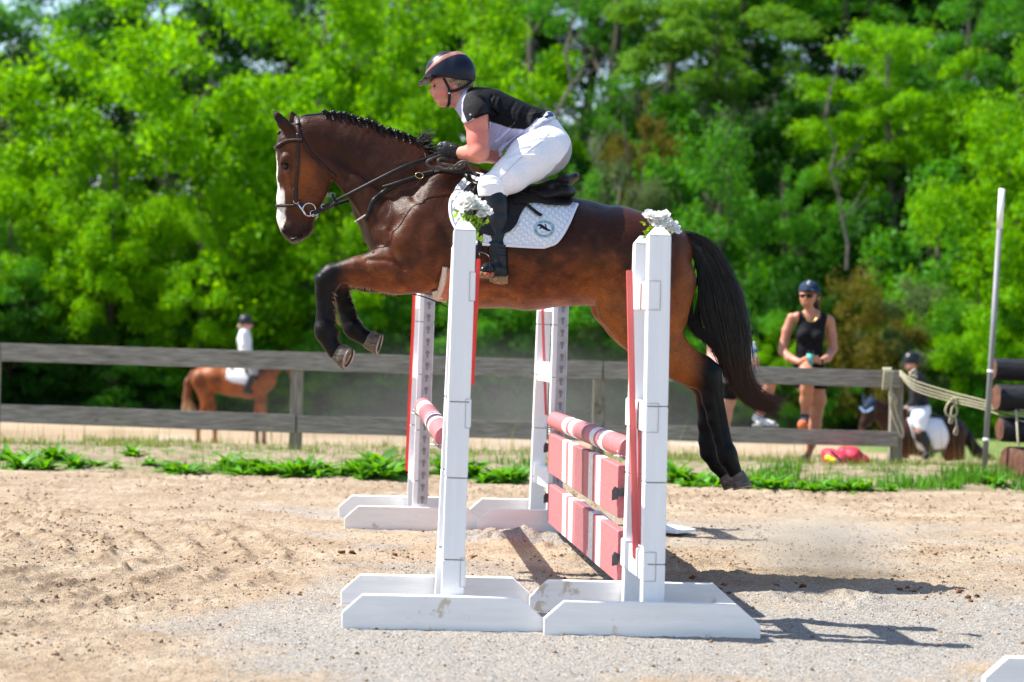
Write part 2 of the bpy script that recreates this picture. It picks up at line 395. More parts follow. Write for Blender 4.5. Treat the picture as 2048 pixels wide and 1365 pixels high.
for p_, c_ in ((.25, (.26, .25, .235, 1)), (.5, (.37, .335, .285, 1)), (.75, (.32, .315, .305, 1))): k_ = e.new(p_); k_.color = c_
L(bw.outputs[0], cB.inputs[0])
nG = N(t, 'ShaderNodeTexNoise', Scale=14, Detail=8, Roughness=.75); L(tc.outputs['Object'], nG.inputs[0])
ad = N(t, 'ShaderNodeMath', operation='ADD'); L(ag.outputs['Fac'], ad.inputs[0])
sb = N(t, 'ShaderNodeMath', operation='MULTIPLY_ADD'); L(nG.outputs[0], sb.inputs[0]); sb.inputs[1].default_value = 2.6; sb.inputs[2].default_value = -1.42; L(sb.outputs[0], ad.inputs[1])
cl = N(t, 'ShaderNodeClamp'); L(ad.outputs[0], cl.inputs[0])
mx = N(t, 'ShaderNodeMix', data_type='RGBA'); L(cl.outputs[0], mx.inputs[0]); L(cA.outputs[0], mx.inputs[6]); L(cB.outputs[0], mx.inputs[7])
sp = N(t, 'ShaderNodeSeparateColor'); L(v2.outputs['Color'], sp.inputs[0])
ms = N(t, 'ShaderNodeMapRange'); ms.inputs[3].default_value = .60; ms.inputs[4].default_value = 1.34; L(sp.outputs[1], ms.inputs[0])
vm = N(t, 'ShaderNodeVectorMath', operation='SCALE'); L(mx.outputs[2], vm.inputs[0]); L(ms.outputs[0], vm.inputs['Scale'])
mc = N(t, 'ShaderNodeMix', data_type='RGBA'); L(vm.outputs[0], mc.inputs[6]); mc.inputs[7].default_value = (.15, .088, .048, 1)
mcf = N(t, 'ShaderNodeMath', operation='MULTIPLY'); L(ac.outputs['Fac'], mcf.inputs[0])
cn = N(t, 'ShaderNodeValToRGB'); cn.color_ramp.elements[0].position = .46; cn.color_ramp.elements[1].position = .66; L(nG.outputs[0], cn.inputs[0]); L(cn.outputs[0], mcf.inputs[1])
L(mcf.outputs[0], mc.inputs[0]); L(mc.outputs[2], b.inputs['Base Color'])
bp = N(t, 'ShaderNodeBump', Strength=.75, Distance=.006); L(v.outputs['Distance'], bp.inputs['Height']); bp.invert = True
n3 = N(t, 'ShaderNodeTexNoise', Scale=120, Detail=6, Roughness=.8); L(tc.outputs['Object'], n3.inputs[0])
bp2 = N(t, 'ShaderNodeBump', Strength=.8, Distance=.009); L(n3.outputs[0], bp2.inputs['Height']); L(bp.outputs[0], bp2.inputs['Normal']); L(bp2.outputs[0], b.inputs['Normal'])
M['sand'] = m
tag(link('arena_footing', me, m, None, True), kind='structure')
# clods and pebbles scattered on the footing
def scatter_rocks(name, pts, sizes, mat, seed):
    rs = np.random.RandomState(seed); ph = (1 + 5 ** .5) / 2
    bmr = bmesh.new(); bmesh.ops.create_icosphere(bmr, subdivisions=1, radius=1); U = np.array([v.co[:] for v in bmr.verts]); Fi = np.array([[v.index for v in f.verts] for f in bmr.faces]); bmr.free()
    n = len(pts); Vv = U[None] * (1 + .35 * rs.randn(n, len(U), 1)) * sizes[:, None, None] * np.array([1.1, 1, .75]); a = rs.rand(n) * 6.28
    x = Vv[..., 0] * np.cos(a)[:, None] - Vv[..., 1] * np.sin(a)[:, None]; y = Vv[..., 0] * np.sin(a)[:, None] + Vv[..., 1] * np.cos(a)[:, None]
    Vv = np.stack([x, y, Vv[..., 2]], -1) + pts[:, None, :]
    F = (Fi[None] + (np.arange(n) * len(U))[:, None, None]).reshape(-1, 3)
    return tag(link(name, mesh_np(name, Vv.reshape(-1, 3), F), mat), kind='stuff')
rs = np.random.RandomState(11)
n = 150000; P = np.stack([rs.uniform(-4.2, 4.2, n), rs.uniform(7.2, 16.2, n)], 1)
_, l_, b_ = arena_fields(P[:, 0], P[:, 1]); rr = np.hypot(P[:, 0] - RC[0], (P[:, 1] - RC[1]) * .92)
prob = (.02 + .42 * l_ * sstep(.45, .62, fbm(P[:, 0] * 2.6 + 4, P[:, 1] * 2.6, 4)) * (.3 + .7 * (np.cos(rr * 6.28 / .27) > 0)) + .1 * b_)
P = P[rs.rand(n) < prob]; s_ = .002 + .009 * rs.rand(len(P)) ** 4
z = arena_z(P[:, 0], P[:, 1]); M['clod'] = pmat('damp_clod', (.17, .105, .058), (.34, .235, .145), rough=.95, scale=60, bump=.5, bscale=150, bdist=.004)
scatter_rocks('sand_clods', np.stack([P[:, 0], P[:, 1], z + s_ * .3], 1), s_, M['clod'], 3)
n = 16000; P = np.stack([rs.uniform(-3.6, 3.6, n), rs.uniform(7.2, 13, n)], 1); s_ = .002 + .0035 * rs.rand(n) ** 2
M['pebble'] = pmat('grey_pebble', (.18, .17, .16), (.5, .47, .42), rough=.9, scale=9, detail=1)
scatter_rocks('gravel_pebbles', np.stack([P[:, 0], P[:, 1], arena_z(P[:, 0], P[:, 1]) + s_ * .4], 1), s_, M['pebble'], 5)
cp_ = [G(x, y) for x, y in [(1385, 1160), (1490, 1130), (1800, 1180), (1815, 1178), (1952, 1196), (1935, 1198), (1942, 1204), (1915, 1187), (1828, 1184), (1720, 1186), (1552, 1174), (1605, 1176), (1880, 1190), (1438, 1183), (1458, 1188), (682, 1108), (705, 1108), (790, 1113), (945, 1115), (845, 1063), (1447, 1170), (600, 1190), (1130, 1160)]]
cp_ = np.array([tuple(p) for p in cp_]); s_ = np.random.RandomState(2).uniform(.010, .020, len(cp_)); cp_[:, 2] = arena_z(cp_[:, 0], cp_[:, 1]) + s_ * .4
scatter_rocks('brown_clods', cp_, s_, pmat('dung_clod', (.10, .042, .016), (.2, .09, .04), rough=.9, scale=80), 8)

# verge, far field, wooded slope
M['verge'] = pmat('verge_soil', (.22, .165, .11), (.34, .27, .19), rough=.95, scale=5, lo=.35, hi=.65, detail=8, bump=.8, bscale=50, bdist=.02, spots=[((.10, .17, .03), .53, 7), ((.08, .055, .035), .62, 9)])
xs2 = np.concatenate([np.linspace(-40, -6, 20, endpoint=False), np.arange(-6, 6, .05), np.linspace(6, 40, 21)])
ys2 = np.concatenate([np.arange(VERGE0, 20, .05), np.arange(20, 24.6, .25)])
me, V = sheet('grass_verge', xs2, ys2, lambda x, y: height(x, y) + .004); tag(link('grass_verge', me, M['verge'], None, True), kind='structure')
M['field'] = pmat('field_sand', (.27, .19, .12), (.38, .29, .20), rough=.95, scale=.5, detail=8, bump=.4, bscale=12, bdist=.03, spots=[((.46, .42, .36), .60, .25)])
me, V = sheet('far_riding_field', np.linspace(-60, 60, 60), np.linspace(24.2, 44.3, 30), lambda x, y: height(x, y)); tag(link('far_riding_field', me, M['field'], None, True), kind='structure')
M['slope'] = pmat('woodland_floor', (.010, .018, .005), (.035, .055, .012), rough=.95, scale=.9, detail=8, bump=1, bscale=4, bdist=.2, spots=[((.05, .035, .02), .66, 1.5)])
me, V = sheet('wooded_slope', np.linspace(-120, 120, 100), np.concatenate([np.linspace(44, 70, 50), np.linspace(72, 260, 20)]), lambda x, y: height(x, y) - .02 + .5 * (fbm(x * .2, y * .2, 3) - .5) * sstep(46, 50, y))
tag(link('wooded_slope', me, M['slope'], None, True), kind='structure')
# pasture strip between the field and the wood on the right
M['grassm'] = pmat('short_grass', (.08, .14, .03), (.19, .24, .07), rough=.9, scale=3, detail=8, bump=.6, bscale=30, bdist=.05)
me, V = sheet('pasture_strip', np.linspace(-2, 60, 60), np.linspace(37, 44.6, 30), lambda x, y: height(x, y) + .03 - .06 * sstep(42.4, 41.6, y + .6 * fbm(x * .5, y, 2) + sstep(6.0, 8.5, x) * 3.5)); tag(link('pasture_strip', me, M['grassm'], None, True), kind='structure')

# ================================================================ PLANTS ON THE VERGE
def leaf_mat(name, c1, c2, tr=.45, sat=1.0, scale=1.2, rough=.5, cl=None, spec=.3):
    m = bpy.data.materials.new(name); m.use_nodes = True; t = m.node_tree; L = t.links.new; t.nodes.clear()
    at = N(t, 'ShaderNodeAttribute', attribute_name='tint'); oi = N(t, 'ShaderNodeObjectInfo')
    cr = N(t, 'ShaderNodeValToRGB'); cr.color_ramp.elements[0].color = (*c1, 1); cr.color_ramp.elements[1].color = (*c2, 1)
    L(at.outputs['Fac'], cr.inputs[0])
    d = N(t, 'ShaderNodeBsdfPrincipled', Roughness=rough); d.inputs['Specular IOR Level'].default_value = spec; L(cr.outputs[0], d.inputs['Base Color'])
    tb = N(t, 'ShaderNodeBsdfTranslucent'); hs = N(t, 'ShaderNodeHueSaturation', Hue=.48, Saturation=1.15, Value=1.25); L(cr.outputs[0], hs.inputs['Color']); L(hs.outputs[0], tb.inputs[0])
    mx = N(t, 'ShaderNodeMixShader', Fac=tr); L(d.outputs[0], mx.inputs[1]); L(tb.outputs[0], mx.inputs[2])
    o = N(t, 'ShaderNodeOutputMaterial'); L(mx.outputs[0], o.inputs[0]); return m
M['weed'] = leaf_mat('weed_leaf', (.045, .17, .012), (.14, .42, .03), .4)
M['grass'] = leaf_mat('grass_blade', (.10, .20, .03), (.34, .36, .11), .4)
def weed_mesh(seed, n, ln, wd):
    rs = random.Random(seed); V = []; F = []; T = []
    for i in range(n):
        a = rs.uniform(0, 6.28); el = rs.uniform(.15, 1.2); l = ln * rs.uniform(.55, 1.1); w_ = wd * rs.uniform(.6, 1.1); d = Vector((math.cos(a), math.sin(a), 0)); s = Vector((-d.y, d.x, 0)); tn = rs.random()
        o = Vector((rs.gauss(0, .03), rs.gauss(0, .03), 0)); b = len(V); p = o.copy(); e = el
        for j in range(6):
            u = j / 5; ww = w_ * math.sin(math.pi * min(.08 + u * .92, 1)) ** .8; up = s.cross(d) * 0
            V += [p - s * ww / 2, p + Vector((0, 0, -.006 * (1 if 0 < j < 5 else 0))), p + s * ww / 2]; T += [tn] * 3
            p = p + (d * math.cos(e) + Vector((0, 0, math.sin(e)))) * l / 5; e -= rs.uniform(.12, .34)
        for j in range(5):
            for k in range(2): F.append((b + j * 3 + k, b + j * 3 + k + 1, b + j * 3 + 4 + k, b + j * 3 + 3 + k))
    me = mesh_np('weed_clump', [tuple(v) for v in V], F); set_attr(me, 'tint', T); me.materials.append(M['weed']); return me
wm = [weed_mesh(1, 54, .27, .06), weed_mesh(2, 44, .22, .055), weed_mesh(3, 36, .19, .055), weed_mesh(4, 70, .32, .065)]
clumps = [(20, 925, 2, 1), (60, 930, 1, .9), (110, 928, 1, .8), (345, 940, 1, .8), (455, 938, 1, .9), (500, 942, 0, .8), (560, 945, 2, .9), (610, 948, 1, .9), (650, 945, 2, .8), (715, 948, 0, .9), (755, 945, 3, 1.0), (790, 950, 1, .8), (895, 950, 1, 1), (940, 952, 0, .9), (985, 955, 2, .9), (1035, 958, 1, .8), (265, 925, 2, .7), (300, 935, 2, .6), (190, 932, 2, .6), (230, 936, 2, .5), (1355, 962, 1, .9), (1395, 965, 0, .8), (1430, 968, 1, .9), (1515, 970, 1, .7), (1560, 972, 2, .8), (1600, 975, 2, .7), (1650, 976, 2, .8), (1720, 978, 1, .7), (1780, 980, 2, .6), (1990, 975, 1, .8), (1905, 975, 2, .5), (680, 948, 2, .8), (1185, 960, 1, .7), (1220, 962, 1, .7), (40, 934, 0, .8), (90, 936, 2, .8), (375, 944, 0, .7), (480, 946, 2, .8), (530, 946, 1, .8), (585, 950, 0, .8), (630, 951, 2, .8), (735, 953, 1, .9), (770, 954, 0, .9), (965, 960, 2, .8), (1010, 961, 0, .8), (1375, 970, 2, .7), (1415, 972, 2, .7), (1475, 973, 1, .8), (1540, 976, 0, .7), (1625, 979, 1, .7), (1690, 980, 0, .7), (150, 934, 1, .7), (830, 948, 1, .8)]
rnd = random.Random(3)
cnt_ = {}
def grp_(x): return sum(x >= v_ for v_ in (560, 800, 900, 1060, 1260, 1530, 1760))
def lookof(i, x):
    side = ['bushy', 'low spreading', 'upright', 'large'][0]
for i, (x, y, k, s) in enumerate(clumps):
    p = G(x, y, .02); p.z = float(height(p.x, p.y)) ; o = bpy.data.objects.new('weed_clump', wm[k]); COL.objects.link(o); o.location = p; o.rotation_euler = (0, 0, rnd.uniform(0, 6.28)); o.scale = (s * rnd.uniform(.9, 1.3), s * rnd.uniform(.9, 1.3), s * rnd.uniform(.8, 1.35))
    wl_ = 'left of the first full fence post' if x < 560 else 'between fence post and far left standard' if x < 800 else 'between the two left standards' if x < 900 else 'between the left and right standards' if x < 1060 else 'beyond the far right standard' if x < 1260 else 'beside the bay hind hoof' if x < 1530 else 'in front of the spectators' if x < 1760 else 'towards the logs on the right'
    kk = wl_; cnt_[kk] = cnt_.get(kk, 0) + 1; tot_ = sum(1 for c_ in clumps if grp_(c_[0]) == grp_(x)); od_ = ['leftmost', 'second', 'third', 'fourth', 'fifth', 'sixth', 'seventh', 'eighth', 'ninth', 'tenth', 'eleventh', 'twelfth', 'thirteenth', 'fourteenth', 'fifteenth', 'sixteenth', 'seventeenth', 'eighteenth', 'nineteenth', 'twentieth']
    rank = sorted(c_[0] for c_ in clumps if grp_(c_[0]) == grp_(x)).index(x)
    tag(o, f"{od_[rank]}{' from left' if rank else ''} broad-leaved weed clump {wl_}", 'weed', 'weed clumps along the verge')
def blades(name, boxes, n, hmin, hmax, wd, seed, mat, mask=None, lean=.5):
    rs = np.random.RandomState(seed); P = []
    for (x0, x1, y0, y1, k) in boxes: P.append(np.stack([rs.uniform(x0, x1, int(n * k)), rs.uniform(y0, y1, int(n * k))], 1))
    P = np.concatenate(P)
    if mask is not None: P = P[rs.rand(len(P)) < mask(P[:, 0], P[:, 1])]
    z = height(P[:, 0], P[:, 1]); m = len(P); h = rs.uniform(hmin, hmax, m) * (.6 + .8 * fbm(P[:, 0] * 2, P[:, 1] * 2, 3)); a = rs.rand(m) * 6.28; ln = rs.rand(m) * lean * h
    B = np.stack([P[:, 0], P[:, 1], z], 1); dx = np.stack([np.cos(a), np.sin(a), 0 * a], 1); sd = np.stack([-np.sin(a), np.cos(a), 0 * a], 1) * (wd * rs.uniform(.6, 1.3, m))[:, None]
    mid = B + dx * (ln * .35)[:, None] + np.array([0, 0, 1]) * (h * .55)[:, None]; tip = B + dx * ln[:, None] + np.array([0, 0, 1]) * h[:, None]
    V = np.stack([B - sd, B + sd, mid + sd * .7, mid - sd * .7, tip], 1).reshape(-1, 3); i = np.arange(m)[:, None] * 5
    F = np.concatenate([i + np.array([[0, 1, 2]]), i + np.array([[0, 2, 3]]), i + np.array([[3, 2, 4]])])
    me = mesh_np(name, V, F); set_attr(me, 'tint', np.repeat(np.clip(rs.rand(m) * .7 + .5 * (fbm(P[:, 0] * 1.2, P[:, 1], 2) - .3), 0, 1), 5))
    return tag(link(name, me, mat), kind='stuff')
blades('verge_grass', [(-5.5, 5.5, 16.3, 20.5, 1.0)], 46000, .015, .10, .0035, 4, M['grass'], lambda x, y: .05 + .8 * sstep(.46, .62, fbm(x * 2.2, y * 2.2, 4)) * (.3 + .7 * sstep(17.0, 17.6, y)))
blades('green_verge_grass', [(-5.5, -.3, 16.3, 17.0, .35), (-.3, 5.5, 16.3, 17.1, .5)], 16000, .04, .13, .006, 6, M['weed'], lambda x, y: sstep(.45, .62, fbm(x * 1.8 + 7, y * 2.2, 4)))
blades('seeding_grass', [(-5.5, 5.5, 16.6, 20.5, 1)], 420, .15, .42, .0022, 8, M['grass'], None, .4)

# ================================================================ TREES
def crown_mesh(seed, n_leaf, n_cl, leaf, shape='round', cl_r=.23, flat=.65):
    """crown filling the unit ball-ish volume (radius 1, height -1..1); leaf size relative"""
    rs = np.random.RandomState(seed); C = []
    while len(C) < n_cl:
        p = rs.uniform(-1, 1, 3); r = np.linalg.norm(p)
        if shape == 'round' and (r > 1 or r < .35 * rs.rand()): continue
        if shape == 'tall' and (np.hypot(p[0], p[1]) > .9 * (1 - .55 * max(p[2], -.2)) or np.hypot(p[0], p[1]) < .2 * rs.rand()): continue
        C.append(p)
    C = np.array(C); R = cl_r * (.55 + .9 * rs.rand(n_cl)); w_ = R ** 2; which = rs.choice(n_cl, n_leaf, p=w_ / w_.sum())
    d = rs.randn(n_leaf, 3); d /= np.linalg.norm(d, axis=1)[:, None]; rad = rs.rand(n_leaf) ** .45
    P = C[which] + d * (R[which] * rad)[:, None] * np.array([1, 1, flat]) + np.stack([0 * rad, 0 * rad, -.35 * R[which] * rad ** 2 * (np.hypot(d[:, 0], d[:, 1]))], 1)
    P *= (1 + .12 * rs.randn(n_leaf))[:, None] ** .5
    nrm = rs.randn(n_leaf, 3) + d * .7 + np.array([0, 0, .9]); nrm /= np.linalg.norm(nrm, axis=1)[:, None]
    a = np.cross(nrm, rs.randn(n_leaf, 3)); a /= np.linalg.norm(a, axis=1)[:, None]; b = np.cross(nrm, a)
    s = leaf * (.6 + .8 * rs.rand(n_leaf))[:, None]
    V = np.stack([P - a * s, P - b * s * .55 + nrm * s * .12, P + a * s, P + b * s * .55 + nrm * s * .12], 1).reshape(-1, 3)
    F = np.arange(n_leaf * 4).reshape(-1, 4); me = mesh_np('crown', V, F)
    tint = np.clip(.5 + .3 * (rs.rand(n_cl)[which] - .5) + .5 * (rs.rand(n_leaf) - .5) , 0, 1)
    set_attr(me, 'tint', np.repeat(tint, 4)); return me
LM = {
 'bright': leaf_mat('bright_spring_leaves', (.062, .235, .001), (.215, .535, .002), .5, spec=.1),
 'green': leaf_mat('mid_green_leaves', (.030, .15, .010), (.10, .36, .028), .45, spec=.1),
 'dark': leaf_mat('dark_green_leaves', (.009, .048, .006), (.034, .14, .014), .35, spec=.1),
 'pale': leaf_mat('pale_green_leaves', (.06, .18, .02), (.17, .36, .05), .45, spec=.1),
 'olive': leaf_mat('olive_brown_leaves', (.07, .08, .012), (.22, .19, .03), .4, spec=.1),
 'grey': leaf_mat('grey_green_leaves', (.06, .11, .035), (.15, .22, .08), .4, spec=.1)}
CR = [crown_mesh(1, 30000, 120, .019, 'round', .155, .5), crown_mesh(2, 30000, 100, .020, 'round', .17, .45), crown_mesh(3, 22000, 80, .020, 'tall', .20), crown_mesh(4, 20000, 55, .024, 'round', .2, .45)]
CRT_ = [crown_mesh(5, 9000, 45, .040, 'round', .26), crown_mesh(6, 9000, 45, .038, 'tall', .2), crown_mesh(9, 9000, 70, .021, 'round', .14, .5)]
CM = {}
def crown_of(k, mat):
    if (k, mat) not in CM:
        me = (CR + CRT_)[k].copy(); me.materials.append(LM[mat]); CM[(k, mat)] = me
    return CM[(k, mat)]
M['bark'] = pmat('grey_bark', (.055, .045, .035), (.14, .12, .10), rough=.9, scale=8, stretch=(3, 3, .6), bump=.8, bscale=14, bdist=.04)
M['bark2'] = pmat('pale_bark', (.09, .08, .065), (.19, .17, .15), rough=.9, scale=8, stretch=(3, 3, .6), bump=.6, bscale=14, bdist=.03)
def trunk_mesh(seed, H, r, lean, nb, mat, up0=.25):
    rs = random.Random(seed); mb = MB(); pts = []; n = 9
    for i in range(n):
        u = i / (n - 1); pts.append(Vector((lean * u * H + math.sin(u * 5 + seed) * .02 * H, math.cos(u * 4 + seed) * .02 * H, u * H)))
    mb.tube(pts, [r * (1.25 if i == 0 else 1) * (1 - .8 * i / (n - 1)) for i in range(n)], 8)
    for j in range(nb):
        u = up0 + (1 - up0) * (j + rs.random()) / nb * .92; i = min(int(u * (n - 1)), n - 2); p = pts[i].lerp(pts[i + 1], u * (n - 1) - i); a = rs.uniform(0, 6.28); l = H * rs.uniform(.18, .36) * (1.15 - u * .7); el = rs.uniform(.3, .9)
        q = [p]; d = Vector((math.cos(a) * math.cos(el), math.sin(a) * math.cos(el), math.sin(el)))
        for k in range(4): d = (d + Vector((rs.gauss(0, .18), rs.gauss(0, .18), .08))).normalized(); q.append(q[-1] + d * l / 4)
        r0 = r * (1 - .8 * u) * .5; mb.tube(q, [r0, r0 * .7, r0 * .5, r0 * .3, r0 * .12], 5)
        for k in (2, 3):
            d2 = (d + Vector((rs.gauss(0, .7), rs.gauss(0, .7), rs.gauss(.2, .3)))).normalized(); mb.tube([q[k], q[k] + d2 * l * .25, q[k] + d2 * l * .45 + Vector((0, 0, .1))], [r0 * .3, r0 * .2, r0 * .06], 4)
    me = bpy.data.meshes.new('trunk'); me.from_pydata(mb.v, [], mb.f); me.update(); me.materials.append(mat); return me
TM = [trunk_mesh(1, 1, .028, .03, 16, M['bark']), trunk_mesh(2, 1, .022, -.05, 14, M['bark']), trunk_mesh(3, 1, .018, .1, 10, M['bark2'], .4)]
def tree(px, D, topy, rad, mat, k=0, label='', group=None, tm=0, cb=.30, name='tree', rx=1.0):
    """px column, depth, picture row of the top, crown radius m"""
    x = W(px, 640, D).x; z0 = float(height(x, D)); ztop = W(px, topy, D).z; H = ztop - z0
    e = empty(name, (x, D, z0), label, 'tree', group); rnd2 = random.Random(int(px * 7 + D))
    t_ = bpy.data.objects.new('trunk', TM[tm]); COL.objects.link(t_); t_.parent = e; t_.scale = (H * .92,) * 3; t_.rotation_euler = (0, 0, rnd2.uniform(0, 6))
    c = bpy.data.objects.new('crown', crown_of(k, mat)); COL.objects.link(c); c.parent = e; hb = H * (1 - cb) / 2
    c.location = (0, 0, H - hb); c.scale = (rad * rx, rad, hb); c.rotation_euler = (0, 0, rnd2.uniform(0, 6)); return e
def bush(px, D, topy, rad, mat, k=4, label='', group=None, sink=.5, name='bush'):
    x = W(px, 640, D).x; z0 = float(height(x, D)); H = W(px, topy, D).z - z0
    o = bpy.data.objects.new(name, crown_of(k, mat)); COL.objects.link(o); hb = max(H, .5) / (2 - sink * .6)
    o.location = (x, D, z0 + H - hb); o.scale = (rad, rad, hb); o.rotation_euler = (0, 0, (px * 1.3) % 6.28); return tag(o, label, 'bush', group)
GT = 'trees of the wood behind the field'
# left: the great bright maple-like trees
tree(330, 50, -60, 4.3, 'bright', 0, 'big bright yellow-green tree behind the left fence, with the widest crown', GT, 0, .03)
tree(620, 53, -120, 3.8, 'bright', 1, 'bright green tree rising behind the bay horse head', GT, 1, .05)
tree(110, 48.5, 235, 2.6, 'bright', 1, 'lower bright green tree at the left edge over the fence', GT, 0, .06)
tree(480, 48, 330, 2.3, 'bright', 4, 'low bright green tree above the rider in white on the chestnut', GT, 0, .1)
tree(800, 55, -80, 3.6, 'bright', 0, 'bright green tree behind the jumping rider helmet', GT, 1, .08)
tree(950, 60, -60, 3.2, 'bright', 1, 'tall yellow-green tree just right of the rider helmet', GT, 0, .15)
tree(150, 62, -120, 4.2, 'green', 1, 'tall mid green tree in the top left corner', GT, 0, .25)
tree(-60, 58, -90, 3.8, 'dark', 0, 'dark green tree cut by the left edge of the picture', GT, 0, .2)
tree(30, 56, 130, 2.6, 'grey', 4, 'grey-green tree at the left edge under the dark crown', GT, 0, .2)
tree(60, 51, 420, 2.2, 'dark', 4, 'dark low tree at the far left', GT, 0, .1)
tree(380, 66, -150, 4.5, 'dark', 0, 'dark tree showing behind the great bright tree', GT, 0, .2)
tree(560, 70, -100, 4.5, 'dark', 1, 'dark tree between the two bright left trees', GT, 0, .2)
# middle
tree(1075, 66, -260, 3.0, 'green', 6, 'narrow green tree above the rider back', GT, 1, .3)
tree(1190, 70, -260, 3.2, 'green', 6, 'dark tree with sky gaps right of the rider', GT, 1, .48)
tree(1310, 74, -260, 3.4, 'dark', 6, 'dark slender tree above the white flowers on the right post', GT, 1, .5)
tree(1400, 60, -40, 2.9, 'pale', 3, 'pale green tree top at the upper middle of the picture', GT, 1, .58)
tree(1490, 72, -150, 3.6, 'green', 0, 'tall mid green tree above the rounded green trees', GT, 1, .52)
tree(1650, 70, -260, 3.9, 'green', 6, 'tall tree with a bare dark trunk at upper right', GT, 1, .5)
tree(1440, 50, 190, 2.1, 'green', 2, 'rounded fresh green tree right behind the horse tail', GT, 0, .05, rx=1.15)
tree(1560, 51.5, 330, 2.0, 'green', 0, 'green tree with hanging crown above the woman in black', GT, 0, .05)
tree(1330, 52, 330, 1.9, 'green', 4, 'small green tree behind the horse rump', GT, 0, .05)
tree(1210, 50.5, 270, 1.5, 'grey', 3, 'thin grey-green tree with bare twigs behind the saddle', GT, 2, .1)
tree(1290, 55, 190, 1.2, 'olive', 3, 'brownish thin tree above the horse rump', GT, 2, .25)
# right
tree(1780, 57, 50, 2.9, 'bright', 1, 'bright green tree with layered crown at upper right', GT, 1, .35)
tree(1900, 60, -60, 3.0, 'green', 0, 'mid green tree in the top right corner', GT, 1, .35)
tree(1985, 47, 150, 2.2, 'bright', 2, 'tall bright green tree by the grey pole', GT, 0, .02)
tree(2110, 46.5, 60, 2.4, 'bright', 0, 'bright green tree cut by the right edge', GT, 0, .03)
tree(1870, 49, 330, 1.8, 'green', 4, 'green tree left of the grey pole', GT, 0, .05)
tree(1720, 53, 400, 2.0, 'dark', 4, 'dark green tree on the slope behind the capped woman', GT, 0, .1)
tree(1640, 60, 300, 2.6, 'dark', 0, 'dark tree deep in the wood on the right slope', GT, 0, .1)
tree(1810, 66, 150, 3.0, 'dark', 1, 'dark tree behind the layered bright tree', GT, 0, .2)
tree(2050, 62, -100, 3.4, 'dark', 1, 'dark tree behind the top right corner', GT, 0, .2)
tree(1265, 63, 150, 2.5, 'green', 1, 'green tree filling the gap above the saddle cantle', GT, 0, .08)
tree(1345, 66, 175, 2.2, 'dark', 0, 'short dark tree above the bouquet on the right post', GT, 0, .08)
for px_, D_, ty_, r_, m_, lb_ in [(-330, 50, 20, 3.6, 'green', 'nearest mid green'), (-620, 52, -60, 4.2, 'bright', 'bright'), (-900, 50, 60, 4.0, 'green', 'far mid green'), (-1200, 54, -40, 4.6, 'dark', 'far dark'), (-480, 64, -90, 4.6, 'dark', 'tall dark'), (-800, 66, -60, 4.8, 'dark', 'second tall dark'), (-1060, 66, -60, 4.8, 'green', 'third tall green'), (2350, 50, 0, 3.6, 'green', 'nearest mid green'), (2620, 52, 60, 4.0, 'bright', 'bright'), (2900, 54, -20, 4.4, 'dark', 'dark'), (2480, 66, -80, 4.8, 'dark', 'tall dark')]:
    tree(px_, D_, ty_, r_, m_, 0 if D_ > 51 else 1, lb_ + ' tree of the wood beyond the ' + ('left' if px_ < 0 else 'right') + ' edge of the picture', GT, 0, .06)
tree(230, 47.2, 260, 2.0, 'bright', 0, 'low bright tree filling the wood edge left of the chestnut horse', GT, 0, 0)
tree(400, 46.8, 380, 1.6, 'bright', 1, 'small bright tree right above the chestnut horse rump', GT, 0, 0)
tree(690, 47.2, 430, 1.7, 'bright', 1, 'small bright tree behind the bay forelegs', GT, 0, 0)
tree(20, 46.8, 420, 1.7, 'green', 0, 'small green tree at the left edge over the fence', GT, 0, 0)
tree(1130, 47.4, 330, 1.8, 'green', 0, 'small green tree behind the saddle cantle', GT, 0, 0)
for px_, ty_, m_, lb_ in [(720, -260, 'dark', 'hindmost dark tree above the horse neck'), (900, -280, 'green', 'hindmost tree above the helmet, first right of it'), (1020, -240, 'dark', 'hindmost dark tree above the rider back'), (1150, -280, 'green', 'hindmost green tree over the saddle'), (1270, -200, 'dark', 'hindmost dark tree over the loin'), (1420, -280, 'green', 'hindmost green tree over the tail'), (1560, -220, 'dark', 'hindmost dark tree above the water bottle'), (1740, -260, 'dark', 'hindmost dark tree above the capped woman'), (1850, -240, 'green', 'hindmost green tree above the jacket rider'), (1960, -260, 'dark', 'hindmost dark tree above the grey pole')]:
    tree(px_, 82, ty_, 4.6, m_, 6 if px_ in (1150, 1270) else 0, lb_, GT, 1, .25)
GB = 'bushes at the foot of the wood'
